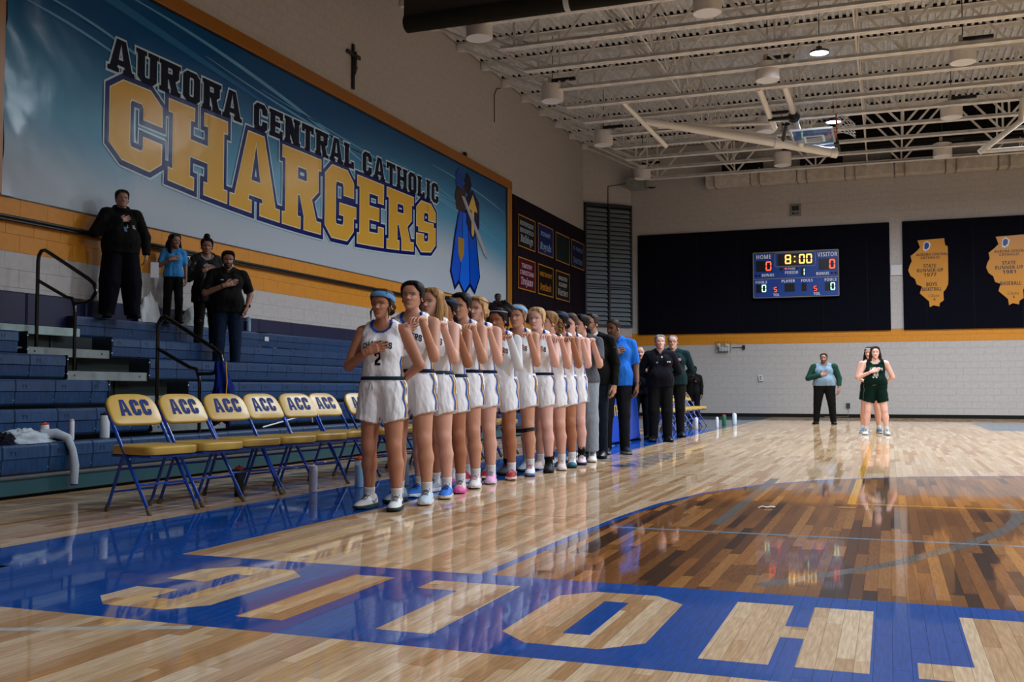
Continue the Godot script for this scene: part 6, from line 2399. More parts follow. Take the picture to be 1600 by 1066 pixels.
func shoe(parent: Node, xf: Transform3D, s: float, c: Dictionary, coarse: bool) -> void:
	var prof := [[-0.088, 0.024, 0.08], [-0.076, 0.036, 0.108], [-0.05, 0.044, 0.118], [-0.012, 0.046, 0.118], [0.025, 0.047, 0.108], [0.06, 0.05, 0.09], [0.1, 0.053, 0.073], [0.14, 0.051, 0.062], [0.175, 0.042, 0.053], [0.194, 0.03, 0.044], [0.205, 0.014, 0.034]]
	if c.get("high", false):
		for i in 4: prof[i][2] += 0.045
	var mb := MB.new()
	var rings := []
	for q in prof:
		var ring := []
		for i in 16:
			var a := PI * i / 15.0
			var x: float = cos(a) * q[1] * (1.0 if sin(a) < 0.5 else 0.96)
			var y: float = 0.02 + pow(sin(a), 0.75) * (q[2] - 0.02)
			ring.append(xf * (Vector3(x, y, q[0]) * s))
		rings.append(ring)
	mb.col = c.up
	mb.loft(rings)
	if c.has("toe"):
		for i in mb.v.size():
			var lp := xf.affine_inverse() * mb.v[i] / s
			if lp.z > 0.11: mb.c[i] = c.toe
			elif lp.z < -0.02 and c.has("heel"): mb.c[i] = c.heel
	var up := put(mb, "shoe", M.satin if c.get("shiny", false) else M.plain, parent)
	mb = MB.new()
	mb.col = c.sole
	rings = []
	for q in prof:
		var lift := 0.012 * smoothstep(0.12, 0.19, q[0]) + 0.006 * smoothstep(-0.06, -0.085, q[0])
		var w: float = q[1] + 0.004
		var ring := []
		for p in [[-0.92, lift], [0.92, lift], [1.0, lift + 0.008], [1.0, 0.03], [0.9, 0.034], [-0.9, 0.034], [-1.0, 0.03], [-1.0, lift + 0.008]]:
			ring.append(xf * (Vector3(p[0] * w, p[1], q[0] * 1.03) * s))
		rings.append(ring)
	mb.loft(rings)
	put(mb, "sole", M.plain, up)
	if not coarse:
		mb = MB.new()
		mb.col = c.lace
		for k in 5:
			var z := 0.02 + 0.02 * k
			var h := 0.113 - 0.0095 * k
			mb.tube([xf * (Vector3(-0.024, h - 0.008, z) * s), xf * (Vector3(0, h + 0.004, z + 0.006 * (1 if k % 2 else -1)) * s), xf * (Vector3(0.024, h - 0.008, z) * s)], 0.0032 * s, 5)
		for e in [-1.0, 1.0]:
			mb.tube([xf * (Vector3(0, 0.118, 0.012) * s), xf * (Vector3(0.02 * e, 0.128, 0.022) * s), xf * (Vector3(0.03 * e, 0.11, 0.035) * s), xf * (Vector3(0.012 * e, 0.111, 0.025) * s)], 0.0028 * s, 5)
		put(mb, "laces", M.plain, up)
		if c.has("mark"):
			mb = MB.new()
			mb.col = c.mark
			for e in [-1.0, 1.0]:
				var pts := []
				for p in [[-0.03, 0.072], [0.0, 0.046], [0.05, 0.068], [0.0, 0.05], [-0.02, 0.066]]:
					pts.append(xf * (Vector3(e * (0.0475 + 0.1 * absf(p[0]) * (1.0 if p[0] > 0.0 else 0.0)), p[1], p[0]) * s))
				mb.tube([pts[0], pts[1], pts[2]], [0.004 * s, 0.005 * s, 0.001 * s], 5)
			put(mb, "mark", M.plain, up)

func mirror(v: Vector3, side: float) -> Vector3:
	return Vector3(v.x * side, v.y, v.z)

func person(d: Dictionary) -> Node3D:
	var s: float = d.H / 1.70
	var f: bool = d.sex == "f"
	var w: float = d.get("W", 1.0) * (1.0 if f else 1.12)
	var hv: float = d.get("heavy", 0.0)
	var cell: float = d.get("cell", 0.016)
	var coarse: bool = cell > 0.018
	var root := thing("person", d.at, d.get("yaw", 0.0), d.label, "person", d.get("group", ""))
	var skin: Color = d.skin
	# joints
	var shx := (0.17 if f else 0.175) * w
	var lx: float = d.get("stance", 0.115)
	var J := {}
	for side in [-1.0, 1.0]:
		var k := "R" if side < 0.0 else "L"
		var pose: String = d.get("arm" + k, "hang")
		J["sh" + k] = Vector3(shx * side, 1.385, -0.012)
		var e: Vector3
		var wr: Vector3
		var fd: Vector3
		var dn: Vector3
		var kind := "rest"
		var bz := 0.05 * hv
		match pose:
			"heart":
				e = Vector3(0.262 + 0.06 * hv, 1.115, 0.045); wr = Vector3(0.065, 1.225 + d.get("hand_up", 0.0), 0.165 + bz); fd = Vector3(-0.93, 0.3, -0.02); dn = Vector3(0.12, 0.1, 1); kind = "flat"
			"shoulder":
				e = Vector3(0.218, 1.125, 0.115); wr = Vector3(0.172, 1.405, 0.29); fd = Vector3(-0.18, 0.06, 1); dn = Vector3(0, 1, -0.1); kind = "grip"
			"back":
				e = Vector3(0.275 + 0.05 * hv, 1.125, -0.085); wr = Vector3(0.09, 1.0, -0.18 - 0.04 * hv); fd = Vector3(-1, -0.2, 0); dn = Vector3(0, 0, -1)
			"pocket":
				e = Vector3(0.285, 1.115, -0.04); wr = Vector3(0.215, 0.93, 0.07); fd = Vector3(-0.25, -1, 0.1); dn = Vector3(1, -0.2, 0.2)
			"front":
				e = Vector3(0.25, 1.12, 0.05); wr = Vector3(0.06, 1.0, 0.18 + bz); fd = Vector3(-0.9, -0.4, 0.1); dn = Vector3(0, 0.2, 1)
			_:
				e = Vector3(0.225 + 0.07 * hv, 1.11, -0.03); wr = Vector3(0.235 + 0.06 * hv, 0.865, 0.045); fd = Vector3(-0.02, -1, 0.1); dn = Vector3(1, 0, 0.25)
		var wide := (w - 1.0) * 0.16
		J["el" + k] = mirror(e + Vector3(wide, 0, 0), side)
		J["wr" + k] = mirror(wr + Vector3(wide if pose != "heart" else 0.0, 0, 0), side)
		fd = mirror(fd, side).normalized()
		dn = mirror(dn, side)
		dn = (dn - fd * dn.dot(fd)).normalized()
		var xa := fd.cross(dn)
		J["hand" + k] = [Transform3D(Basis(xa * (1.0 if side < 0.0 else -1.0), fd, dn), J["wr" + k]), kind]
		J["hip" + k] = Vector3(0.082 * w * side, 0.915, -0.005)
		var fz: float = d.get("step", 0.0) * side
		J["kn" + k] = Vector3(lerpf(0.085 * w, lx, 0.6) * side, 0.485, 0.012 + fz * 0.5)
		J["cf" + k] = Vector3(lerpf(0.085 * w, lx, 0.8) * side, 0.35, -0.015 + fz * 0.7)
		J["an" + k] = Vector3(lx * side, 0.095, -0.03 + fz)
	for k in J:
		if J[k] is Vector3: J[k] *= s
		elif J[k] is Array: J[k][0] = Transform3D(J[k][0].basis.scaled(Vector3.ONE), J[k][0].origin * s)
	var B := func(sd: SDF, a: Vector3, b: Vector3, ra: float, rb: float, k := 0.03) -> void:
		sd.bone(a * s, b * s, ra * s, rb * s, k * s)
	var torso := func(sd: SDF, extra: float) -> void:
		for side in [-1.0, 1.0]:
			B.call(sd, Vector3(0.062 * w * side, 0.965, -0.012), Vector3(0.045 * w * side, 1.09, -0.005), (0.1 if f else 0.1) * lerpf(1.0, w, 0.7) + extra, 0.09 * lerpf(1.0, w, 0.8) + extra)
			B.call(sd, Vector3(0.045 * w * side, 1.09, -0.005), Vector3(0.062 * w * side, 1.28, -0.008), 0.09 * lerpf(1.0, w, 0.8) + extra, (0.1 if f else 0.108) + extra)
			B.call(sd, Vector3(0.03 * w * side, 1.39, -0.014), Vector3(0.135 * w * side, 1.385, -0.014), 0.062 + extra, 0.052 + extra)
			B.call(sd, Vector3(0.02 * side, 1.455, -0.018), Vector3(0.11 * w * side, 1.41, -0.018), 0.046 + extra, 0.04 + extra)
			if f: B.call(sd, Vector3(0.07 * w * side, 1.245, 0.062), Vector3(0.066 * w * side, 1.26, 0.058), 0.055 + extra, 0.05 + extra, 0.04)
			else: B.call(sd, Vector3(0.08 * w * side, 1.28, 0.045), Vector3(0.06 * w * side, 1.3, 0.045), 0.07 + extra, 0.07 + extra, 0.05)
			B.call(sd, Vector3(0.07 * w * side, 0.93, -0.06), Vector3(0.07 * w * side, 0.95, -0.055), 0.08 + extra, 0.08 + extra, 0.05)
		if hv > 0.0:
			B.call(sd, Vector3(-0.05 * w, 1.06, 0.05), Vector3(0.05 * w, 1.06, 0.05), 0.1 + 0.045 * hv + extra, 0.1 + 0.045 * hv + extra, 0.06)
			B.call(sd, Vector3(-0.09 * w, 1.0, -0.01), Vector3(0.09 * w, 1.0, -0.01), 0.09 + 0.03 * hv + extra, 0.09 + 0.03 * hv + extra, 0.06)
	for k in ["R", "L"]:
		if d.get("arm" + k, "") == "heart":
			var sf := SDF.new()
			torso.call(sf, 0.02 if d.has("shirt") else 0.014)
			var side := -1.0 if k == "R" else 1.0
			var wp: Vector3 = J["wr" + k]
			var z0: float = sf.march(Vector3(wp.x, wp.y, 0.6 * s), Vector3(0, 0, -1), 0.0).z + (0.042 if d.has("shirt") else 0.03) * s
			var tip: Vector3 = wp + Vector3(-side * 0.135, 0.045, 0) * s
			var z1: float = sf.march(Vector3(tip.x, tip.y, 0.6 * s), Vector3(0, 0, -1), 0.0).z + (0.024 if d.has("shirt") else 0.014) * s
			wp.z = z0
			tip.z = z1
			J["wr" + k] = wp
			var fdir := (tip - wp).normalized()
			var dn2 := Vector3(0.05 * side, 0.1, 1)
			dn2 = (dn2 - fdir * dn2.dot(fdir)).normalized()
			J["hand" + k] = [Transform3D(Basis(fdir.cross(dn2) * (1.0 if side < 0.0 else -1.0), fdir, dn2), wp), "flat"]
			var el: Vector3 = J["el" + k]
			el.z = maxf(el.z, z0 - 0.13 * s)
			J["el" + k] = el
	# --- the body: one skin
	var body := SDF.new()
	torso.call(body, 0.0)
	B.call(body, Vector3(0, 1.40, -0.02), Vector3(0, 1.53, 0.008), 0.054 if f else 0.062, 0.05 if f else 0.058)
	var fat := 1.0 + 0.25 * hv
	for k in ["R", "L"]:
		B.call(body, J["sh" + k] / s, J["el" + k] / s, (0.055 if f else 0.058) * fat, (0.042 if f else 0.044) * fat, 0.025)
		B.call(body, J["el" + k] / s, J["wr" + k] / s, (0.042 if f else 0.044) * fat, 0.027 if f else 0.03, 0.012)
		B.call(body, J["hip" + k] / s, J["kn" + k] / s, 0.097 * fat * lerpf(1.0, w, 0.4), 0.06 * lerpf(1.0, fat, 0.6), 0.02)
		B.call(body, J["kn" + k] / s + Vector3(0, 0.012, 0.024), J["kn" + k] / s + Vector3(0, -0.01, 0.022), 0.042, 0.038, 0.035)
		B.call(body, J["kn" + k] / s, J["cf" + k] / s, 0.056 * lerpf(1.0, fat, 0.6), 0.061 * lerpf(1.0, fat, 0.6), 0.02)
		B.call(body, J["cf" + k] / s, J["an" + k] / s, 0.061 * lerpf(1.0, fat, 0.6), 0.036, 0.02)
		B.call(body, J["an" + k] / s, J["an" + k] / s + Vector3(0, -0.05, 0.06), 0.034, 0.016, 0.02)
	var mb := MB.new()
	mb.col = skin
	body.into(mb, cell)
	for k in ["R", "L"]:
		var hx: Transform3D = J["hand" + k][0]
		var hs := s * (1.0 if f else 1.1)
		mb.add(hand(J["hand" + k][1], coarse), hx * Transform3D(Basis.IDENTITY.scaled(Vector3.ONE * hs), Vector3.ZERO), skin)
	var neck := Vector3(0, 1.5, -0.015) * s
	var hb := Basis(Vector3(0, 1, 0), d.get("turn", 0.0)) * Basis(Vector3(1, 0, 0), d.get("nod", 0.0)) * Basis(Vector3(0, 0, 1), d.get("tilt", 0.0))
	var hxf := Transform3D(hb.scaled(Vector3.ONE * s * d.get("head", 1.0)), neck + hb * (Vector3(0, 0.092, 0.028) * s))
	head_into(mb, hxf, d, 34 if coarse else 64, 30 if coarse else 60)
	put(mb, "body", M.skin, root)
	# --- hair and things on the head
	if d.has("hair"):
		mb = hair_cap(d, hxf, 20 if coarse else 40, 30 if coarse else 56)
		hair_tail(mb, d, hxf)
		put(mb, "hair", M.hair, root)
	for q in d.get("bands", []):
		put(head_strip(q[0], q[1], q[2], q[3], q[4], hxf), "headband", M.cloth, root)
	if d.has("moustache"):
		mb = MB.new()
		mb.col = d.moustache
		mb.tube([hxf * Vector3(-0.034, -0.058, 0.078), hxf * Vector3(-0.014, -0.048, 0.093), hxf * Vector3(0, -0.046, 0.096), hxf * Vector3(0.014, -0.048, 0.093), hxf * Vector3(0.034, -0.058, 0.078)], [0.003, 0.008, 0.007, 0.008, 0.003], 8)
		put(mb, "moustache", M.hair, root)
	if d.get("glasses", false):
		mb = MB.new()
		mb.col = S(18, 18, 20)
		for e in [-1.0, 1.0]:
			var q := []
			for i in 17:
				var a := TAU * i / 16.0
				q.append(hxf * Vector3(0.033 * e + cos(a) * 0.021, 0.0 + sin(a) * 0.015, 0.094 - 0.012 * absf(cos(a))))
			mb.tube(q, 0.002 * s, 5, false)
			mb.tube([hxf * Vector3(0.054 * e, 0.003, 0.085), hxf * Vector3(0.078 * e, 0.006, 0.0)], 0.002 * s, 5)
		mb.tube([hxf * Vector3(-0.012, 0.003, 0.097), hxf * Vector3(0.012, 0.003, 0.097)], 0.002 * s, 5)
		put(mb, "glasses", M.gloss, root)
	# --- clothes
	var gc := maxf(cell * 0.72, 0.0088)
	var sd_top: SDF
	var sleeve := func(sd: SDF, k: String, r0: float, r1: float, upto: float) -> void:      # upto 0..1 upper arm, 1..2 forearm
		var a: Vector3 = J["sh" + k] / s
		var b: Vector3 = J["el" + k] / s
		var c: Vector3 = J["wr" + k] / s
		if upto <= 1.0:
			B.call(sd, a, a.lerp(b, upto), r0 * fat, r1 * fat, 0.03)
		else:
			B.call(sd, a, b, r0 * fat, r1 * fat, 0.03)
			B.call(sd, b, b.lerp(c, upto - 1.0), r1 * fat, r1 * 0.8 * lerpf(1.0, fat, 0.5), 0.012)
	if d.has("jersey"):
		var q: Dictionary = d.jersey
		var sd := SDF.new()
		torso.call(sd, 0.013)
		sd.planes = [[Vector3(0, -1, 0), -0.965 * s], [Vector3(0.95, 0.31, 0), (0.15 * w + 0.42) * s], [Vector3(-0.95, 0.31, 0), (0.15 * w + 0.42) * s]]
		sd.holes = [[Vector3(0, 1.474, 0.07) * s, 0.088 * s, 0.0165 * s, q.trim], [Vector3(0, 1.53, -0.03) * s, 0.088 * s, 0.0165 * s, q.trim]]
		mb = MB.new()
		mb.col = q.col
		sd.into(mb, gc)
		put_folds(mb, 0, 0.006, 5.0, int(d.H * 1000.0))
		mb.smooth(0, 0)
		var jo := put(mb, "jersey", M.cloth, root)
		sd_top = sd
		if q.get("word", "") != "":
			var wd := block_word(q.word, false, 0.2, 0.17, 0.14)
			var tw := 0.235 * w * s
			put(drape_pieces(sd, wd[0], -tw / 2, 1.262 * s, tw / wd[1], 0.05 * s, 0.02 * s, q.ink, tw), "team_name", M.cloth, jo)
		if q.get("number", "") != "":
			var nw := block_word(q.number, false, 0.2, 0.17, 0.12)
			var nwid: float = 0.072 * s * nw[1]
			put(drape_pieces(sd, nw[0], -nwid / 2, (1.1 if coarse or hv > 0.0 else 1.12) * s, 0.072 * s, (0.13 if hv > 0.0 else 0.105) * s, 0.0, q.get("ink2", q.ink), nwid), "number", M.cloth, jo)
		for side in ([1.0] if coarse else [1.0, -1.0]):
			mb = MB.new()
			side_ribbon(mb, sd, side, 1.02 * s, 1.19 * s, 0.0, q.stripe, s)
			put(mb, "side_stripe", M.cloth, jo)
	if d.has("shorts"):
		var q: Dictionary = d.shorts
		var sd := SDF.new()
		var hem: float = q.get("hem", 0.67)
		var ww := lerpf(1.0, w, 0.75) + 0.3 * hv
		for side in [-1.0, 1.0]:
			B.call(sd, Vector3(0.05 * w * side, 1.035, -0.008), Vector3(0.066 * w * side, 0.95, -0.012), 0.108 * ww, 0.118 * ww, 0.05)
			B.call(sd, Vector3(0.072 * w * side, 0.93, -0.01), Vector3((0.121 + 0.02 * (w - 1.0)) * side + 0.3 * (lx - 0.125) * side, hem - 0.03, 0.006), 0.114 * fat, 0.1 * fat, 0.016)
			B.call(sd, Vector3(0.07 * w * side, 0.93, -0.06), Vector3(0.07 * w * side, 0.9, -0.06), 0.095, 0.095, 0.05)
		for z in [-0.14, -0.09, -0.04, 0.01, 0.06, 0.11, 0.16]:
			sd.holes.append([Vector3(0, hem - 0.015, z) * s, 0.046 * s, 0.0, q.col])
			sd.holes.append([Vector3(0, hem + 0.045, z) * s, 0.026 * s, 0.0, q.col])
			sd.holes.append([Vector3(0, hem + 0.085, z) * s, 0.012 * s, 0.0, q.col])
		sd.planes = [[Vector3(0, 1, 0), 1.035 * s], [Vector3(0.26, -1, 0), -hem * s], [Vector3(-0.26, -1, 0), -hem * s]]
		mb = MB.new()
		mb.col = q.col
		sd.into(mb, gc)
		put_folds(mb, 0, 0.009, 4.0, 77 + int(d.H * 1000.0))
		mb.smooth(0, 0)
		var so := put(mb, "shorts", M.cloth, root)
		for side in ([1.0] if coarse else [1.0, -1.0]):
			mb = MB.new()
			side_ribbon(mb, sd, side, (hem + 0.06) * s, 1.0 * s, 0.015 * s, q.stripe, s)
			put(mb, "side_stripe", M.cloth, so)
		if q.has("band"):
			put(ring_band(sd, Vector3(0, 0, -0.01), 1.006 * s, 1.034 * s, 0.006, q.band), "waistband", M.cloth, so)
		if q.has("trim"):
			pass
		if q.get("cord", false):
			mb = MB.new()
			mb.col = S(214, 214, 214)
			for e in [[0.0, -0.012], [0.004, 0.014]]:
				var pts := []
				for k in 4: pts.append(sd.march(Vector3(e[0] + e[1] * k / 3.0 - 0.05, 1.0 - 0.022 * k, 0.5) * s, Vector3(0, 0, -1), 0.006))
				mb.tube(pts, 0.005 * s, 6)
			put(mb, "drawstring", M.cloth, so)
	if d.has("legs"):
		var q: Dictionary = d.legs
		var sd := SDF.new()
		var r: float = q.get("r", 1.0)
		for side in [-1.0, 1.0]:
			B.call(sd, Vector3(0.06 * w * side, 1.02, -0.012), Vector3(0.068 * w * side, 0.93, -0.014), 0.095 * lerpf(1.0, w, 0.75) + 0.035 * hv, 0.112 * lerpf(1.0, w, 0.75) + 0.03 * hv)
			B.call(sd, Vector3(0.07 * w * side, 0.93, -0.06), Vector3(0.07 * w * side, 0.91, -0.06), 0.092, 0.092, 0.05)
		for k in ["R", "L"]:
			B.call(sd, J["hip" + k] / s, J["kn" + k] / s, 0.102 * fat * lerpf(1.0, w, 0.4), 0.079 * r * lerpf(1.0, fat, 0.6), 0.02)
			B.call(sd, J["kn" + k] / s, J["an" + k] / s + Vector3(0, -0.035, 0.012), 0.079 * r * lerpf(1.0, fat, 0.6), 0.066 * r, 0.02)
		sd.planes = [[Vector3(0, 1, 0), 1.03 * s], [Vector3(0, -1, 0), -q.get("hem", 0.045) * s]]
		mb = MB.new()
		mb.col = q.col
		sd.into(mb, gc * 1.1)
		put_folds(mb, 0, 0.006, 4.0, 31 + int(d.H * 1000.0))
		mb.smooth(0, 0)
		put(mb, "trousers", M.cloth, root)
	if d.has("shirt"):
		var q: Dictionary = d.shirt
		var sd := SDF.new()
		torso.call(sd, 0.02)
		for side in [-1.0, 1.0]:
			B.call(sd, Vector3(0.062 * w * side, 0.96, -0.01), Vector3(0.066 * w * side, q.get("hem", 0.88), -0.01), 0.122 * lerpf(1.0, w, 0.7) + 0.03 * hv, 0.124 * lerpf(1.0, w, 0.7) + 0.03 * hv, 0.04)
		for k in ["R", "L"]:
			sleeve.call(sd, k, 0.07, 0.066 if q.sleeve < 1.0 else 0.056, q.sleeve)
		sd.planes = [[Vector3(0, -1, 0), -q.get("hem", 0.88) * s]]
		sd.holes = [[Vector3(0, 1.49, 0.045) * s, 0.078 * s, 0.016 * s if q.has("trim") else 0.0, q.get("trim", q.col)], [Vector3(0, 1.53, -0.01) * s, 0.07 * s, 0.0, q.col]]
		if q.sleeve < 1.0:
			for k in ["R", "L"]:
				var ad: Vector3 = (J["el" + k] - J["sh" + k]).normalized()
				sd.holes.append([J["sh" + k].lerp(J["el" + k], q.sleeve) + ad * 0.085 * s, 0.084 * s, 0.0, q.col])
		mb = MB.new()
		mb.col = q.col
		sd.into(mb, gc)
		put_folds(mb, 0, 0.008, 4.0, 13 + int(d.H * 1000.0))
		if q.has("arms"):          # raglan sleeves of another colour
			var only := SDF.new()
			for k in ["R", "L"]:
				sleeve.call(only, k, 0.07, 0.056, q.sleeve)
				B.call(only, J["sh" + k] / s, J["sh" + k] / s + Vector3(-0.09 * signf(J["sh" + k].x), 0.035, 0), 0.06, 0.02)
			for i in mb.v.size():
				if only.at(mb.v[i]) < 0.014 * s: mb.c[i] = q.arms
		mb.smooth(0, 0)
		var to := put(mb, q.get("name", "shirt"), M.cloth, root)
		sd_top = sd
		if q.get("collar", false):
			mb = MB.new()
			mb.col = q.get("collar_col", q.col)
			for e in [-1.0, 1.0]:
				var a := Vector3(0.012 * e, 1.405, 0.098) * s
				var pts := [Vector3(0.0, 1.5, -0.075), Vector3(0.055 * e, 1.495, -0.045), Vector3(0.068 * e, 1.475, 0.02), Vector3(0.045 * e, 1.445, 0.075), Vector3(0.02 * e, 1.42, 0.098)]
				var r1 := []
				for p in pts: r1.append(p * s)
				mb.tube(r1, [0.014 * s, 0.017 * s, 0.018 * s, 0.016 * s, 0.01 * s], 8)
			put(mb, "collar", M.cloth, to)
		if q.get("hood", false):
			mb = MB.new()
			mb.col = q.col
			var pts := []
			for i in 13:
				var a := lerpf(-2.5, 2.5, i / 12.0)
				pts.append(Vector3(sin(a) * 0.088, 1.475 - 0.035 * cos(a), -0.015 - cos(a) * -0.075) * s)
			mb.tube(pts, 0.03 * s, 8)
			put(mb, "hood", M.cloth, to)
		if q.get("hood_up", false):
			mb = hood_over(hxf, q.col)
			put(mb, "hood", M.cloth, to)
		if q.has("word"):
			var wd := block_word(q.word, false, 0.2, 0.17, 0.14)
			var tw: float = q.get("word_w", 0.2) * s
			put(drape_pieces(sd, wd[0], q.get("word_x", 0.0) * s - tw / 2, q.get("word_y", 1.27) * s, tw / wd[1], q.get("word_h", 0.045) * s, 0.01 * s, q.ink, tw), "print", M.cloth, to)
		if q.has("patch"):
			mb = MB.new()
			for e in q.patch:
				mb.col = e[4]
				var cp := []
				for p in [[-1, -1], [1, -1], [1, 1], [-1, 1]]:
					cp.append(sd.march(Vector3(e[0] + p[0] * e[2], e[1] + p[1] * e[3], 0.5) * s, Vector3(0, 0, -1), 0.006))
				mb.face(cp, Vector3(0, 0, 1))
			put(mb, "badge", M.cloth, to)
		if q.has("piping"):
			mb = MB.new()
			mb.col = q.piping
			for e in [-1.0, 1.0]:
				mb.tube([sd.march(Vector3(0.07 * e, 1.7, 0.0) * s, Vector3(0, -1, 0), 0.003), sd.march(Vector3(0.14 * e * w, 1.7, 0.0) * s, Vector3(0, -1, 0), 0.003), sd.march(Vector3(0.5 * e, 1.3, 0.03) * s, Vector3(-e, 0, 0), 0.003)], 0.006 * s, 6)
			put(mb, "piping", M.cloth, to)
		if q.has("placket"):
			mb = MB.new()
			mb.col = q.placket
			var pts := []
			for k in 5: pts.append(sd.march(Vector3(0, 1.41 - 0.03 * k, 0.5) * s, Vector3(0, 0, -1), 0.001))
			mb.tube(pts, 0.009 * s, 6)
			put(mb, "placket", M.cloth, to)
	if d.has("cardigan"):          # open coat over the shirt
		var sd := SDF.new()
		torso.call(sd, 0.035)
		for side in [-1.0, 1.0]:
			B.call(sd, Vector3(0.07 * w * side, 0.96, -0.02), Vector3(0.075 * w * side, d.cardigan.hem, -0.02), 0.128, 0.134, 0.04)
		for k in ["R", "L"]:
			sleeve.call(sd, k, 0.074, 0.058, 1.95)
		sd.planes = [[Vector3(0, -1, 0), -d.cardigan.hem * s]]
		sd.holes = [[Vector3(0, 1.49, 0.06) * s, 0.1 * s, 0.0, skin]]
		for k in 8:
			sd.holes.append([Vector3(0.0, 1.4 - 0.09 * k, 0.19) * s, 0.098 * s, 0.0, skin])
		mb = MB.new()
		mb.col = d.cardigan.col
		sd.into(mb, gc)
		put_folds(mb, 0, 0.012, 5.0, 3)
		mb.smooth(0, 0)
		put(mb, "cardigan", M.cloth, root)
	if d.has("arm_sleeve"):       # white compression sleeve on the left arm
		var sd := SDF.new()
		B.call(sd, J.shL / s, J.elL / s, 0.058, 0.047, 0.02)
		B.call(sd, J.elL / s, J.wrL / s, 0.047, 0.033, 0.012)
		mb = MB.new()
		mb.col = d.arm_sleeve
		sd.into(mb, gc)
		put(mb, "arm_sleeve", M.cloth, root)
	for k in d.get("knee_band", {}):
		var c: Vector3 = J["kn" + k]
		mb = MB.new()
		mb.col = d.knee_band[k]
		var rings := []
		for y in [-0.05, -0.045, -0.015, -0.01]:
			var ring := []
			for i in 24:
				var a := TAU * i / 24.0
				var dir := Vector3(cos(a), 0, -sin(a))
				ring.append(body.march(c + Vector3(0, y * s + 0.012 * cos(a) * s, 0) + dir * 0.2, -dir, 0.0 if y == -0.05 or y == -0.01 else 0.008))
			rings.append(ring)
		mb.loft(rings, true, false, false)
		put(mb, "knee_strap", M.satin, root)
	if d.has("watch"):
		var a: Vector3 = J.wrL
		var dir: Vector3 = (J.elL - J.wrL).normalized()
		mb = MB.new()
		mb.col = d.watch
		mb.tube([a + dir * 0.015, a + dir * 0.018, a + dir * 0.042, a + dir * 0.045], [0.029 * s, 0.034 * s, 0.034 * s, 0.029 * s], 16)
		mb.box(a + dir * 0.03 + Vector3(0.034, 0, 0.01) * s, Vector3(0.016, 0.04, 0.04) * s, 0.004)
		put(mb, "watch", M.gloss, root)
	if d.has("belt"):
		var sd := SDF.new()
		torso.call(sd, 0.018)
		put(ring_band(sd, Vector3(0, 0, -0.01), 0.985 * s, 1.02 * s, 0.006, d.belt), "belt", M.satin, root)
	# --- socks and shoes
	var sh: Array = d.get("shoes", [{"up": S(20, 20, 22), "sole": S(14, 14, 15), "lace": S(24, 24, 24)}])
	var i := 0
	for k in ["R", "L"]:
		var an: Vector3 = J["an" + k]
		if d.has("sock"):
			var c: Array = d.sock
			var col: Color = c[mini(i, c.size() - 1)]
			var top: float = d.get("sock_top", [0.165, 0.165])[i]
			var dir: Vector3 = (J["cf" + k] - an).normalized()
			mb = MB.new()
			mb.col = col
			var n0: Vector3 = an + dir * (top - 0.095) * s
			mb.tube([an + Vector3(0, -0.03, 0.01) * s, an + dir * 0.02 * s, an + dir * (top - 0.13) * s, n0 - dir * 0.006 * s, n0, n0], [0.043 * s, 0.0415 * s, 0.043 * s, 0.0455 * s, 0.046 * s, 0.03 * s], 18)
			put(mb, "sock", M.cloth, root)
		var yaw: float = d.get("toe_out", 0.16) * (-1.0 if k == "R" else 1.0)
		shoe(root, Transform3D(Basis(Vector3(0, 1, 0), yaw), Vector3(an.x, 0.0, an.z)), s * (1.0 if f else 1.1), sh[mini(i, sh.size() - 1)], coarse)
		i += 1
	return root

func hood_over(xf: Transform3D, c: Color) -> MB:
	var mb := MB.new()
	mb.col = c
	var nt := 18
	var nph := 28
	for j in nt + 1:
		var t := lerpf(-0.12, 0.99, float(j) / nt)
		for i in nph + 1:
			var phi := lerpf(0.75, TAU - 0.75, float(i) / nph)
			var p := skull(phi, clampf(t, 0.15, 0.99), 0.024)
			if t < 0.15: p.y -= (0.15 - t) * 0.24
			if t > 0.86: p.z += 0.03 * (t - 0.86) / 0.13
			mb.vert(xf * p, Vector3.UP)
	for j in nt:
		for i in nph:
			var a := j * (nph + 1) + i
			mb.ix.append_array([a, a + nph + 1, a + 1, a + 1, a + nph + 1, a + nph + 2])
	mb.smooth(0, 0)
	return mb

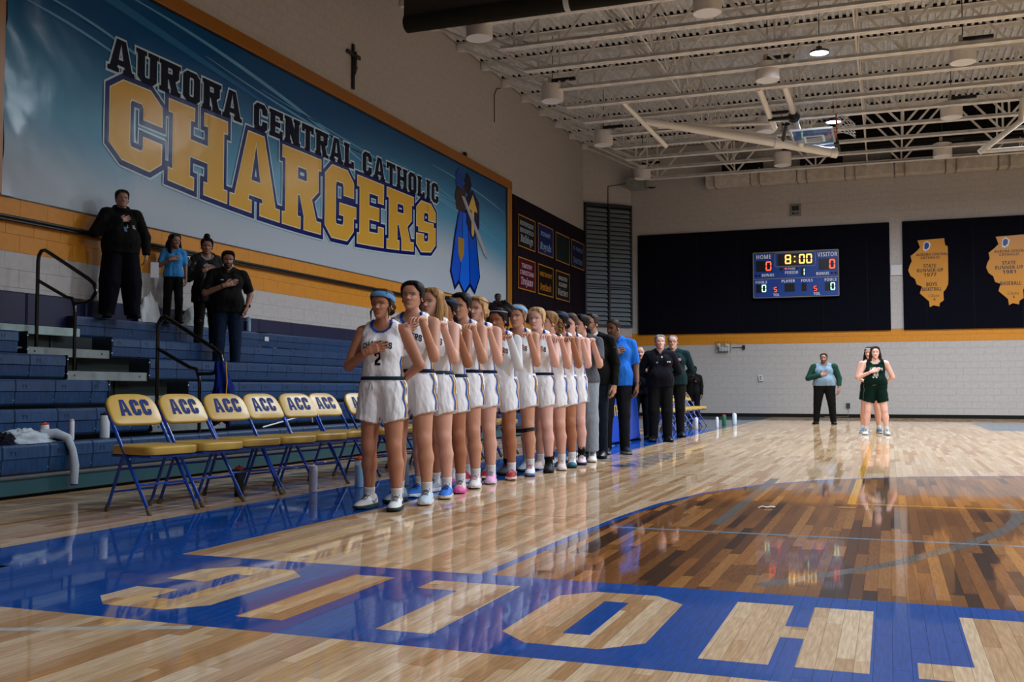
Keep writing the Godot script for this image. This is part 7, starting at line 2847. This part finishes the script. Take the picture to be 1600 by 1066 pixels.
func people() -> void:
	var white := S(236, 236, 240)
	var navy := S(22, 30, 62)
	var blue := S(26, 74, 168)
	var gold := S(222, 162, 40)
	var stripe := [navy, gold, blue]
	var jersey := func(number: String, dark := true) -> Dictionary:
		return {"col": white, "trim": blue, "word": "CHARGERS", "number": number, "ink": S(30, 30, 44), "ink2": S(34, 28, 40) if dark else blue, "stripe": stripe}
	var shorts := func(hem: float, band = null, cord := false) -> Dictionary:
		var q := {"col": white, "stripe": stripe, "hem": hem, "cord": cord}
		if band != null: q.band = band
		return q
	var wsock := [S(206, 206, 208)]
	var band_navy := S(34, 48, 62)
	var G := "players in white standing in line"
	var sk_tan := S(176, 118, 90)
	var sk_fair := S(206, 154, 134)
	var sk_olive := S(160, 102, 70)
	var sk_light := S(190, 136, 110)
	var brown := S(58, 38, 28)
	var black := S(24, 20, 20)
	var blonde := S(176, 136, 88)
	var shoe := func(up: Color, sole: Color, lace: Color, toe = null, mark = null, high := false) -> Dictionary:
		var q := {"up": up, "sole": sole, "lace": lace, "high": high}
		if toe != null:
			q.toe = toe
			q.heel = toe
		if mark != null: q.mark = mark
		return q
	var sh_white: Dictionary = shoe.call(S(206, 206, 206), S(204, 202, 198), S(60, 58, 56), null, S(24, 30, 44))
	var P := [
		# x, z, total height, then the rest
		{"at": Vector3(-3.46, 0, -6.63), "H": 1.575, "W": 1.02, "skin": sk_tan, "turn": -0.12, "nod": -0.05, "hair": {"col": S(70, 50, 38), "col2": S(38, 26, 20), "tail": "bun"}, "bands": [[0.84, 0.62, 0.09, 0.019, S(92, 142, 190)]], "armR": "heart", "armL": "back", "number": "2", "hem": 0.655, "band": band_navy, "cord": true, "cell": 0.0125,
			"shoes": [shoe.call(S(196, 196, 196), S(40, 56, 54), S(60, 54, 50), null, S(150, 150, 150)), shoe.call(S(212, 212, 212), S(40, 52, 52), S(64, 52, 44), null, S(20, 28, 44))], "label": "first player in line, wide light blue headband, number 2 on white uniform"},
		{"at": Vector3(-3.43, 0, -7.06), "H": 1.675, "skin": sk_light, "turn": -0.06, "nod": -0.14, "hair": {"col": S(40, 28, 24), "col2": S(22, 16, 14), "tail": "low"}, "armR": "heart", "number": "5", "hem": 0.660, "band": navy, "hand_up": 0.09, "cell": 0.0125,
			"shoes": [shoe.call(S(120, 138, 156), S(30, 34, 40), S(40, 44, 52)), shoe.call(S(178, 196, 210), S(198, 200, 204), S(40, 44, 52), null, null)], "label": "second player in line, tall with dark pulled back hair and grey shoes"},
		{"at": Vector3(-3.46, 0, -7.5), "H": 1.665, "skin": sk_fair, "turn": -0.35, "nod": -0.08, "hair": {"col": blonde, "col2": S(112, 80, 52), "tail": "long", "to": -0.15}, "armR": "heart", "number": "1", "hem": 0.655, "band": S(52, 66, 84), "cell": 0.0125,
			"shoes": [shoe.call(S(40, 104, 190), S(190, 196, 204), S(20, 40, 96)), shoe.call(S(52, 112, 200), S(196, 190, 184), S(24, 44, 110))], "label": "third player in line, loose blonde shoulder length hair and bright blue shoes"},
		{"at": Vector3(-3.52, 0, -7.93), "H": 1.635, "skin": sk_olive, "turn": -0.3, "hair": {"col": black, "tail": "low"}, "bands": [[0.84, 0.7, 0.03, 0.02, S(40, 60, 90)]], "armR": "heart", "number": "4", "hem": 0.660, "band": band_navy, "cell": 0.0135,
			"shoes": [shoe.call(S(150, 160, 176), S(200, 200, 206), S(60, 70, 90)), shoe.call(S(206, 188, 176), S(206, 80, 150), S(40, 40, 80), S(206, 96, 150))], "label": "fourth player in line, dark hair, almost hidden behind the blonde third player"},
		{"at": Vector3(-3.57, 0, -8.37), "H": 1.71, "skin": sk_light, "turn": -0.22, "nod": 0.05, "hair": {"col": S(34, 26, 24), "col2": S(18, 14, 14), "tail": "low"}, "armR": "heart", "number": "3", "hem": 0.665, "band": navy, "cell": 0.0135,
			"shoes": [shoe.call(S(196, 96, 140), S(70, 110, 170), S(160, 160, 170), S(90, 130, 190)), shoe.call(S(218, 212, 212), S(206, 204, 202), S(196, 150, 150), null, S(190, 60, 60))], "label": "fifth player in line, smiling with dark centre parted hair and white shoes"},
		{"at": Vector3(-3.6, 0, -8.82), "H": 1.715, "skin": sk_fair, "turn": -0.3, "nod": -0.05, "hair": {"col": S(196, 160, 112), "col2": S(140, 104, 70), "tail": "bun"}, "bands": [[0.86, 0.68, 0.012, 0.02, S(110, 70, 50)]], "armR": "heart", "number": "9", "hem": 0.660, "band": navy, "cell": 0.0135,
			"shoes": [shoe.call(S(176, 40, 62), S(190, 180, 190), S(150, 150, 156)), shoe.call(S(216, 150, 190), S(206, 186, 206), S(110, 130, 130), S(216, 160, 200))], "label": "sixth player in line, fair hair held by a thin brown band, pink shoes"},
		{"at": Vector3(-3.56, 0, -9.27), "H": 1.65, "skin": sk_olive, "turn": -0.28, "nod": 0.14, "eyes_shut": true, "hair": {"col": S(18, 15, 16), "col2": S(34, 28, 28), "tail": "puff"}, "bands": [[0.86, 0.7, 0.03, 0.02, S(30, 44, 74)], [0.865, 0.705, 0.007, 0.0225, S(210, 214, 220)]], "armR": "heart", "number": "8", "hem": 0.645, "arm_sleeve": S(206, 206, 210), "cell": 0.0135,
			"shoes": [shoe.call(S(150, 24, 44), S(200, 190, 180), S(200, 180, 180)), shoe.call(S(150, 22, 42), S(206, 196, 186), S(206, 190, 186), null, S(206, 190, 190))], "label": "seventh player in line, curly dark puff of hair, white arm sleeve, maroon shoes"},
		{"at": Vector3(-3.54, 0, -9.75), "H": 1.71, "skin": sk_light, "turn": -0.2, "nod": -0.02, "hair": {"col": S(150, 118, 84), "col2": S(96, 72, 50), "tail": "low"}, "bands": [[0.9, 0.66, 0.085, 0.021, S(126, 168, 212)]], "armR": "heart", "number": "6", "hem": 0.650, "knee_band": {"L": S(14, 14, 16)}, "cell": 0.0135, "sock": [S(22, 22, 24), S(206, 206, 208)],
			"shoes": [shoe.call(S(60, 60, 70), S(30, 30, 34), S(90, 30, 50)), shoe.call(S(214, 214, 216), S(96, 130, 190), S(170, 40, 84), null, null)], "label": "eighth player in line, pale blue bandana and a black strap under the left knee"},
		{"at": Vector3(-3.49, 0, -10.2), "H": 1.715, "skin": S(216, 168, 154), "turn": -0.18, "nod": -0.02, "brow": S(140, 100, 70), "hair": {"col": S(200, 168, 122), "col2": S(150, 116, 80), "tail": "low"}, "armR": "heart", "number": "0", "pale": true, "hem": 0.650, "band": navy, "cell": 0.0135, "sock": [S(150, 170, 186), S(18, 18, 20)], "sock_top": [0.18, 0.24],
			"shoes": [shoe.call(S(150, 166, 176), S(34, 44, 56), S(200, 200, 204)), shoe.call(S(24, 28, 32), S(20, 22, 24), S(30, 34, 38), null, S(206, 206, 206), true)], "label": "ninth player in line, fair blonde, blue number 0 and one black high top shoe"},
		{"at": Vector3(-3.46, 0, -10.55), "H": 1.7, "skin": sk_fair, "turn": -0.75, "hair": {"col": S(150, 112, 72), "col2": S(96, 68, 44), "tail": "braid"}, "armR": "heart", "number": "7", "hem": 0.645, "cell": 0.0145,
			"shoes": [shoe.call(S(206, 190, 184), S(206, 200, 196), S(190, 170, 160))], "label": "tenth player in line, long blonde braid falling over the shoulder"},
		{"at": Vector3(-3.46, 0, -10.93), "H": 1.725, "skin": sk_olive, "turn": -0.5, "hair": {"col": black, "tail": "bun"}, "bands": [[0.87, 0.7, 0.04, 0.02, S(30, 62, 104)]], "armR": "heart", "number": "11", "hem": 0.645, "cell": 0.0145, "sock": [S(30, 30, 32), S(206, 206, 208)],
			"shoes": [shoe.call(S(206, 208, 210), S(30, 74, 84), S(196, 196, 200)), shoe.call(S(212, 212, 214), S(24, 66, 78), S(190, 196, 200), S(40, 90, 100))], "label": "eleventh player in line, dark hair with a dark blue headband"},
		{"at": Vector3(-3.48, 0, -11.38), "H": 1.74, "skin": S(214, 164, 150), "turn": -0.12, "nod": 0.16, "eyes_shut": true, "hair": {"col": S(92, 70, 58), "col2": S(54, 40, 34), "tail": "pony"}, "bands": [[0.88, 0.8, 0.012, 0.02, S(40, 40, 46)]], "armR": "heart", "number": "10", "hem": 0.660, "cell": 0.0145, "sock": [S(18, 18, 20), S(16, 17, 19)], "sock_top": [0.2, 0.2],
			"shoes": [shoe.call(S(206, 186, 190), S(30, 44, 80), S(190, 170, 176), null, null, true), shoe.call(S(214, 190, 196), S(34, 48, 86), S(190, 170, 176), null, null, true)], "label": "twelfth player in line, smiling down, brown hair in a high tail, black ankle socks"},
	]
	for p in P:
		p.sex = "f"
		p.group = G
		p.yaw = 0.12
		if not p.has("armL"): p.armL = "shoulder"
		p.jersey = jersey.call(p.number if p.number in ["2", "3", "0"] else "0", not p.has("pale"))
		if not p.number in ["2", "3", "0"]:
			p.jersey.erase("number")
			p.jersey.number = ""
		p.shorts = shorts.call(p.hem, p.get("band"), p.get("cord", false))
		if not p.has("sock"): p.sock = wsock
		p.step = 0.03
		p.stance = 0.125
		person(p)
	var dk := [{"up": S(16, 16, 18), "sole": S(12, 12, 13), "lace": S(20, 20, 22), "shiny": true}]
	var blk := S(16, 17, 20)
	person({"at": Vector3(-3.48, 0, -11.85), "H": 1.755, "sex": "f", "W": 1.1, "skin": sk_fair, "turn": -0.55, "hair": {"col": S(28, 22, 22), "tail": "low"}, "armR": "heart", "armL": "shoulder", "cell": 0.015, "yaw": 0.05,
		"shirt": {"col": S(84, 86, 92), "sleeve": 0.72, "hem": 0.92, "name": "tee_shirt"}, "legs": {"col": S(138, 146, 156), "r": 1.12, "hem": 0.12}, "sock": wsock, "shoes": [sh_white], "label": "staff member in grey tee shirt and light grey sweatpants behind the last player"})
	person({"at": Vector3(-3.54, 0, -12.5), "H": 1.82, "sex": "m", "W": 1.08, "heavy": 0.25, "skin": S(178, 126, 100), "turn": -0.35, "brow": S(40, 34, 32), "glasses": true, "hair": {"col": S(30, 26, 26), "col2": S(60, 54, 52), "thick": 0.009, "front": 0.9, "temple": 0.74, "nape": 0.2}, "armR": "heart", "armL": "hang", "cell": 0.015, "beard": S(120, 86, 72),
		"shirt": {"col": S(18, 18, 20), "sleeve": 1.95, "hem": 0.86, "name": "jacket", "collar": true, "collar_col": S(190, 192, 198), "piping": S(120, 124, 130)}, "legs": {"col": S(20, 26, 38)}, "shoes": dk, "label": "man with glasses in a black jacket with grey piping, left hand at his side"})
	person({"at": Vector3(-3.46, 0, -13.38), "H": 1.81, "sex": "m", "W": 1.02, "heavy": 0.15, "skin": S(112, 74, 54), "turn": -0.8, "nod": 0.12, "eyes_shut": true, "brow": S(30, 22, 18), "beard": S(70, 46, 34), "hair": {"col": S(44, 30, 24), "thick": 0.003, "front": 0.84, "temple": 0.7, "nape": 0.2, "volume": 0.2}, "armR": "heart", "armL": "hang", "hand_up": 0.04, "yaw": 0.35, "cell": 0.0145, "watch": S(14, 14, 16),
		"shirt": {"col": S(34, 108, 206), "sleeve": 0.82, "hem": 0.86, "name": "polo_shirt", "collar": true, "collar_col": S(30, 100, 196), "placket": S(26, 92, 184), "patch": [[0.06, 1.31, 0.012, 0.012, S(206, 206, 210)]]}, "legs": {"col": S(22, 26, 32), "r": 0.95}, "shoes": [{"up": S(20, 24, 30), "sole": S(120, 130, 140), "lace": S(30, 34, 40)}], "label": "coach in a bright blue polo shirt and black trousers, hand on heart"})
	person({"at": Vector3(-4.05, 0, -17.4), "yaw": 0.3, "H": 1.6, "sex": "m", "W": 1.15, "heavy": 0.45, "skin": S(206, 156, 136), "turn": -0.1, "brow": S(80, 70, 64), "moustache": S(96, 90, 86), "hair": {"col": S(110, 106, 104), "col2": S(70, 66, 64), "thick": 0.007, "front": 0.93, "temple": 0.74, "nape": 0.2, "crown": 0.86}, "armR": "heart", "armL": "hang", "cell": 0.017,
		"shirt": {"col": S(18, 20, 24), "sleeve": 0.8, "hem": 0.84, "name": "polo_shirt", "collar": true}, "legs": {"col": blk}, "shoes": dk, "label": "balding man with a grey moustache in a black polo shirt, hand on heart"})
	person({"at": Vector3(-3.58, 0, -16.8), "H": 1.76, "sex": "m", "W": 0.98, "heavy": 0.35, "skin": S(214, 164, 148), "turn": 0.1, "nod": -0.1, "brow": S(120, 110, 104), "hair": {"col": S(150, 150, 152), "col2": S(90, 90, 92), "thick": 0.012, "front": 0.88, "temple": 0.74, "nape": 0.2}, "armR": "back", "armL": "back", "cell": 0.017, "yaw": 0.3,
		"shirt": {"col": S(18, 21, 26), "sleeve": 1.92, "hem": 0.88, "name": "pullover", "collar": true, "placket": S(12, 14, 18), "patch": [[0.02, 1.36, 0.012, 0.016, S(200, 206, 210)], [-0.06, 1.27, 0.014, 0.014, S(130, 134, 138)], [0.13, 1.28, 0.03, 0.012, S(190, 190, 194)]]}, "legs": {"col": blk, "r": 1.1}, "shoes": dk, "label": "grey haired referee in a black pullover with hands behind his back"})
	person({"at": Vector3(-3.7, 0, -18.5), "H": 1.85, "sex": "m", "W": 1.1, "heavy": 0.2, "skin": S(206, 158, 140), "turn": -0.1, "brow": S(100, 94, 90), "glasses": true, "hair": {"col": S(140, 138, 136), "col2": S(96, 94, 92), "thick": 0.006, "front": 0.92, "temple": 0.76, "nape": 0.2}, "armR": "back", "armL": "back", "cell": 0.017, "yaw": 0.25,
		"shirt": {"col": S(14, 40, 46), "sleeve": 1.92, "hem": 0.88, "name": "jacket", "collar": true, "patch": [[0.1, 1.3, 0.025, 0.02, S(190, 150, 156)], [0.02, 1.38, 0.01, 0.01, S(200, 204, 206)]]}, "legs": {"col": blk}, "shoes": dk, "label": "tall referee with glasses in a dark green black jacket, behind the first referee"})
	person({"at": Vector3(-4.71, 0, -26.2), "H": 1.46, "sex": "m", "W": 0.95, "skin": S(84, 54, 42), "brow": S(26, 20, 18), "hair": {"col": black, "thick": 0.008}, "armR": "hang", "armL": "hang", "cell": 0.02,
		"shirt": {"col": S(16, 16, 19), "sleeve": 1.95, "hem": 0.84, "name": "hoodie", "hood_up": true, "patch": [[0.09, 1.26, 0.025, 0.02, S(140, 80, 90)]]}, "legs": {"col": S(20, 20, 24)}, "label": "child in a black hooded top standing behind the far bench"})
	# the visitors' end
	person({"at": Vector3(-1.52, 0, -26.7), "H": 1.76, "sex": "m", "W": 1.22, "heavy": 0.8, "skin": S(150, 104, 86), "turn": -0.1, "brow": S(40, 32, 28), "beard": S(70, 50, 42), "hair": {"col": S(60, 46, 40), "col2": S(36, 28, 24), "thick": 0.012, "front": 0.88, "temple": 0.74}, "armR": "heart", "armL": "hang", "cell": 0.018, "hand_up": -0.04, "stance": 0.2,
		"shirt": {"col": S(120, 142, 158), "arms": S(24, 60, 50), "sleeve": 1.92, "hem": 0.93, "name": "raglan_shirt", "patch": [[0.02, 1.22, 0.07, 0.012, S(30, 50, 54)], [-0.02, 1.19, 0.02, 0.03, S(34, 54, 58)], [0.07, 1.23, 0.02, 0.02, S(210, 214, 216)]]}, "legs": {"col": S(14, 14, 17), "r": 1.05}, "shoes": dk, "label": "heavy coach in a grey shirt with green sleeves standing alone by the far wall"})
	var green := S(9, 30, 24)
	person({"at": Vector3(-0.24, 0, -20.8), "H": 1.68, "sex": "f", "W": 1.16, "heavy": 0.3, "skin": S(224, 176, 160), "turn": 0.12, "hair": {"col": S(52, 36, 30), "col2": S(28, 20, 18), "tail": "long", "to": -0.16}, "armR": "heart", "armL": "back", "cell": 0.016, "stance": 0.185,
		"jersey": {"col": green, "trim": S(190, 186, 170), "word": "PANTHERS", "number": "30", "ink": S(196, 190, 176), "stripe": [S(190, 186, 170), green, S(190, 186, 170)]}, "shorts": {"col": green, "hem": 0.6, "stripe": [S(150, 160, 150), green, S(150, 160, 150)]}, "sock": [S(206, 208, 210)],
		"shoes": [shoe.call(S(206, 210, 212), S(196, 200, 204), S(60, 100, 96), null, S(40, 90, 80), true)], "label": "visiting player number 30 in a dark green uniform, hand on heart"})
	person({"at": Vector3(-0.35, 0, -21.6), "H": 1.7, "sex": "f", "W": 1.0, "skin": S(206, 156, 132), "turn": -0.3, "hair": {"col": S(26, 22, 22), "tail": "long", "to": -0.2}, "bands": [[0.86, 0.7, 0.02, 0.02, S(200, 200, 204)]], "armR": "front", "armL": "shoulder", "cell": 0.018, "stance": 0.15,
		"jersey": {"col": S(12, 30, 26), "trim": S(206, 176, 120), "word": "", "number": "", "ink": green, "stripe": [S(206, 206, 196), S(206, 176, 110), S(206, 206, 196)]}, "shorts": {"col": S(12, 30, 26), "hem": 0.620, "stripe": [S(190, 190, 184), green, S(190, 190, 184)]}, "sock": [S(206, 208, 210)], "shoes": [shoe.call(S(70, 96, 120), S(190, 196, 200), S(160, 170, 180))], "label": "visiting player with long dark hair standing close behind number 30"})
	# in the bleachers
	person({"at": Vector3(-9.02, 1.757, -10.22), "H": 1.6, "sex": "f", "W": 1.12, "heavy": 1.15, "stance": 0.165, "head": 1.0, "skin": S(150, 108, 94), "turn": -0.05, "hair": {"col": S(34, 24, 22), "tail": "low"}, "armR": "heart", "armL": "hang", "cell": 0.015, "yaw": 1.0, "hand_up": 0.06,
		"shirt": {"col": S(14, 14, 16), "sleeve": 1.96, "hem": 0.86, "name": "hooded_sweatshirt", "hood": true, "word": "FAMILY", "word_y": 1.19, "word_w": 0.2, "word_h": 0.05, "word_x": 0.085, "ink": S(190, 196, 206), "patch": [[0.0, 1.17, 0.018, 0.035, S(90, 120, 150)]]}, "legs": {"col": S(12, 12, 14), "r": 1.5}, "shoes": dk, "label": "large woman in a black hooded sweatshirt standing on the top bleacher row"})
	person({"at": Vector3(-9.08, 1.757, -11.3), "H": 1.19, "sex": "f", "W": 0.98, "head": 1.22, "skin": S(136, 92, 72), "turn": 0.5, "hair": {"col": S(24, 18, 18), "tail": "long", "to": -0.2}, "armR": "heart", "armL": "hang", "cell": 0.013, "yaw": 0.75,
		"shirt": {"col": S(56, 130, 190), "sleeve": 0.8, "hem": 0.9, "name": "tee_shirt", "patch": [[0.0, 1.26, 0.07, 0.05, S(120, 150, 140)], [0.0, 1.26, 0.055, 0.036, S(40, 90, 120)]]}, "legs": {"col": S(14, 14, 17)}, "shoes": dk, "label": "girl in a light blue tee shirt with long dark hair on the top bleacher row"})
	person({"at": Vector3(-8.88, 1.327, -11.75), "H": 1.63, "sex": "f", "W": 0.98, "skin": S(140, 96, 76), "turn": -0.15, "nod": 0.1, "hair": {"col": S(22, 17, 17), "tail": "topbun"}, "armR": "heart", "armL": "hang", "cell": 0.015, "yaw": 0.85,
		"shirt": {"col": S(130, 130, 130), "sleeve": 0.6, "hem": 0.9, "name": "tee_shirt"}, "cardigan": {"col": S(34, 36, 38), "hem": 0.78}, "legs": {"col": S(24, 24, 28), "r": 0.85}, "shoes": dk, "label": "woman with a top bun and a long dark cardigan behind the bearded man"})
	person({"at": Vector3(-8.36, 1.062, -11.52), "H": 1.66, "sex": "m", "W": 1.08, "heavy": 0.2, "skin": S(134, 92, 72), "turn": -0.1, "nod": 0.15, "brow": S(24, 18, 16), "beard": S(26, 20, 18), "hair": {"col": S(20, 17, 17), "thick": 0.016, "front": 0.86, "temple": 0.72, "nape": 0.2}, "armR": "heart", "armL": "pocket", "cell": 0.0145, "yaw": 0.8, "watch": S(16, 16, 18),
		"shirt": {"col": S(14, 14, 17), "sleeve": 0.78, "hem": 0.86, "name": "polo_shirt", "collar": true, "patch": [[-0.1, 1.3, 0.02, 0.005, S(180, 184, 190)], [0.09, 1.3, 0.025, 0.014, S(150, 156, 166)]]}, "legs": {"col": S(18, 30, 52)}, "shoes": dk, "label": "bearded man in a black polo and jeans standing in the bleachers"})
	person({"at": Vector3(-9.0, 1.6, -23.3), "H": 1.63, "sex": "m", "W": 1.0, "skin": S(58, 40, 34), "turn": 0.2, "brow": S(20, 16, 14), "hair": {"col": S(20, 17, 16), "thick": 0.003, "volume": 0.2}, "armR": "hang", "armL": "hang", "cell": 0.02, "yaw": 0.6,
		"shirt": {"col": S(26, 26, 30), "sleeve": 1.95, "hem": 0.86, "name": "jacket", "hood": true}, "legs": {"col": S(18, 18, 20)}, "shoes": dk, "label": "dark skinned boy with cropped hair at the far top of the bleachers"})
	# a paper in the hand of the woman in black
	var mb := MB.new()
	mb.col = S(190, 194, 202)
	mb.box(Vector3.ZERO, Vector3(0.1, 0.2, 0.004), 0.001, Basis(Vector3(0, 1, 0), 0.9))
	var pp := put(mb, "programme", M.plain)
	pp.position = Vector3(-8.83, 2.4, -10.62)
	tag(pp, "folded white programme held in the left hand of the woman in black", "paper")
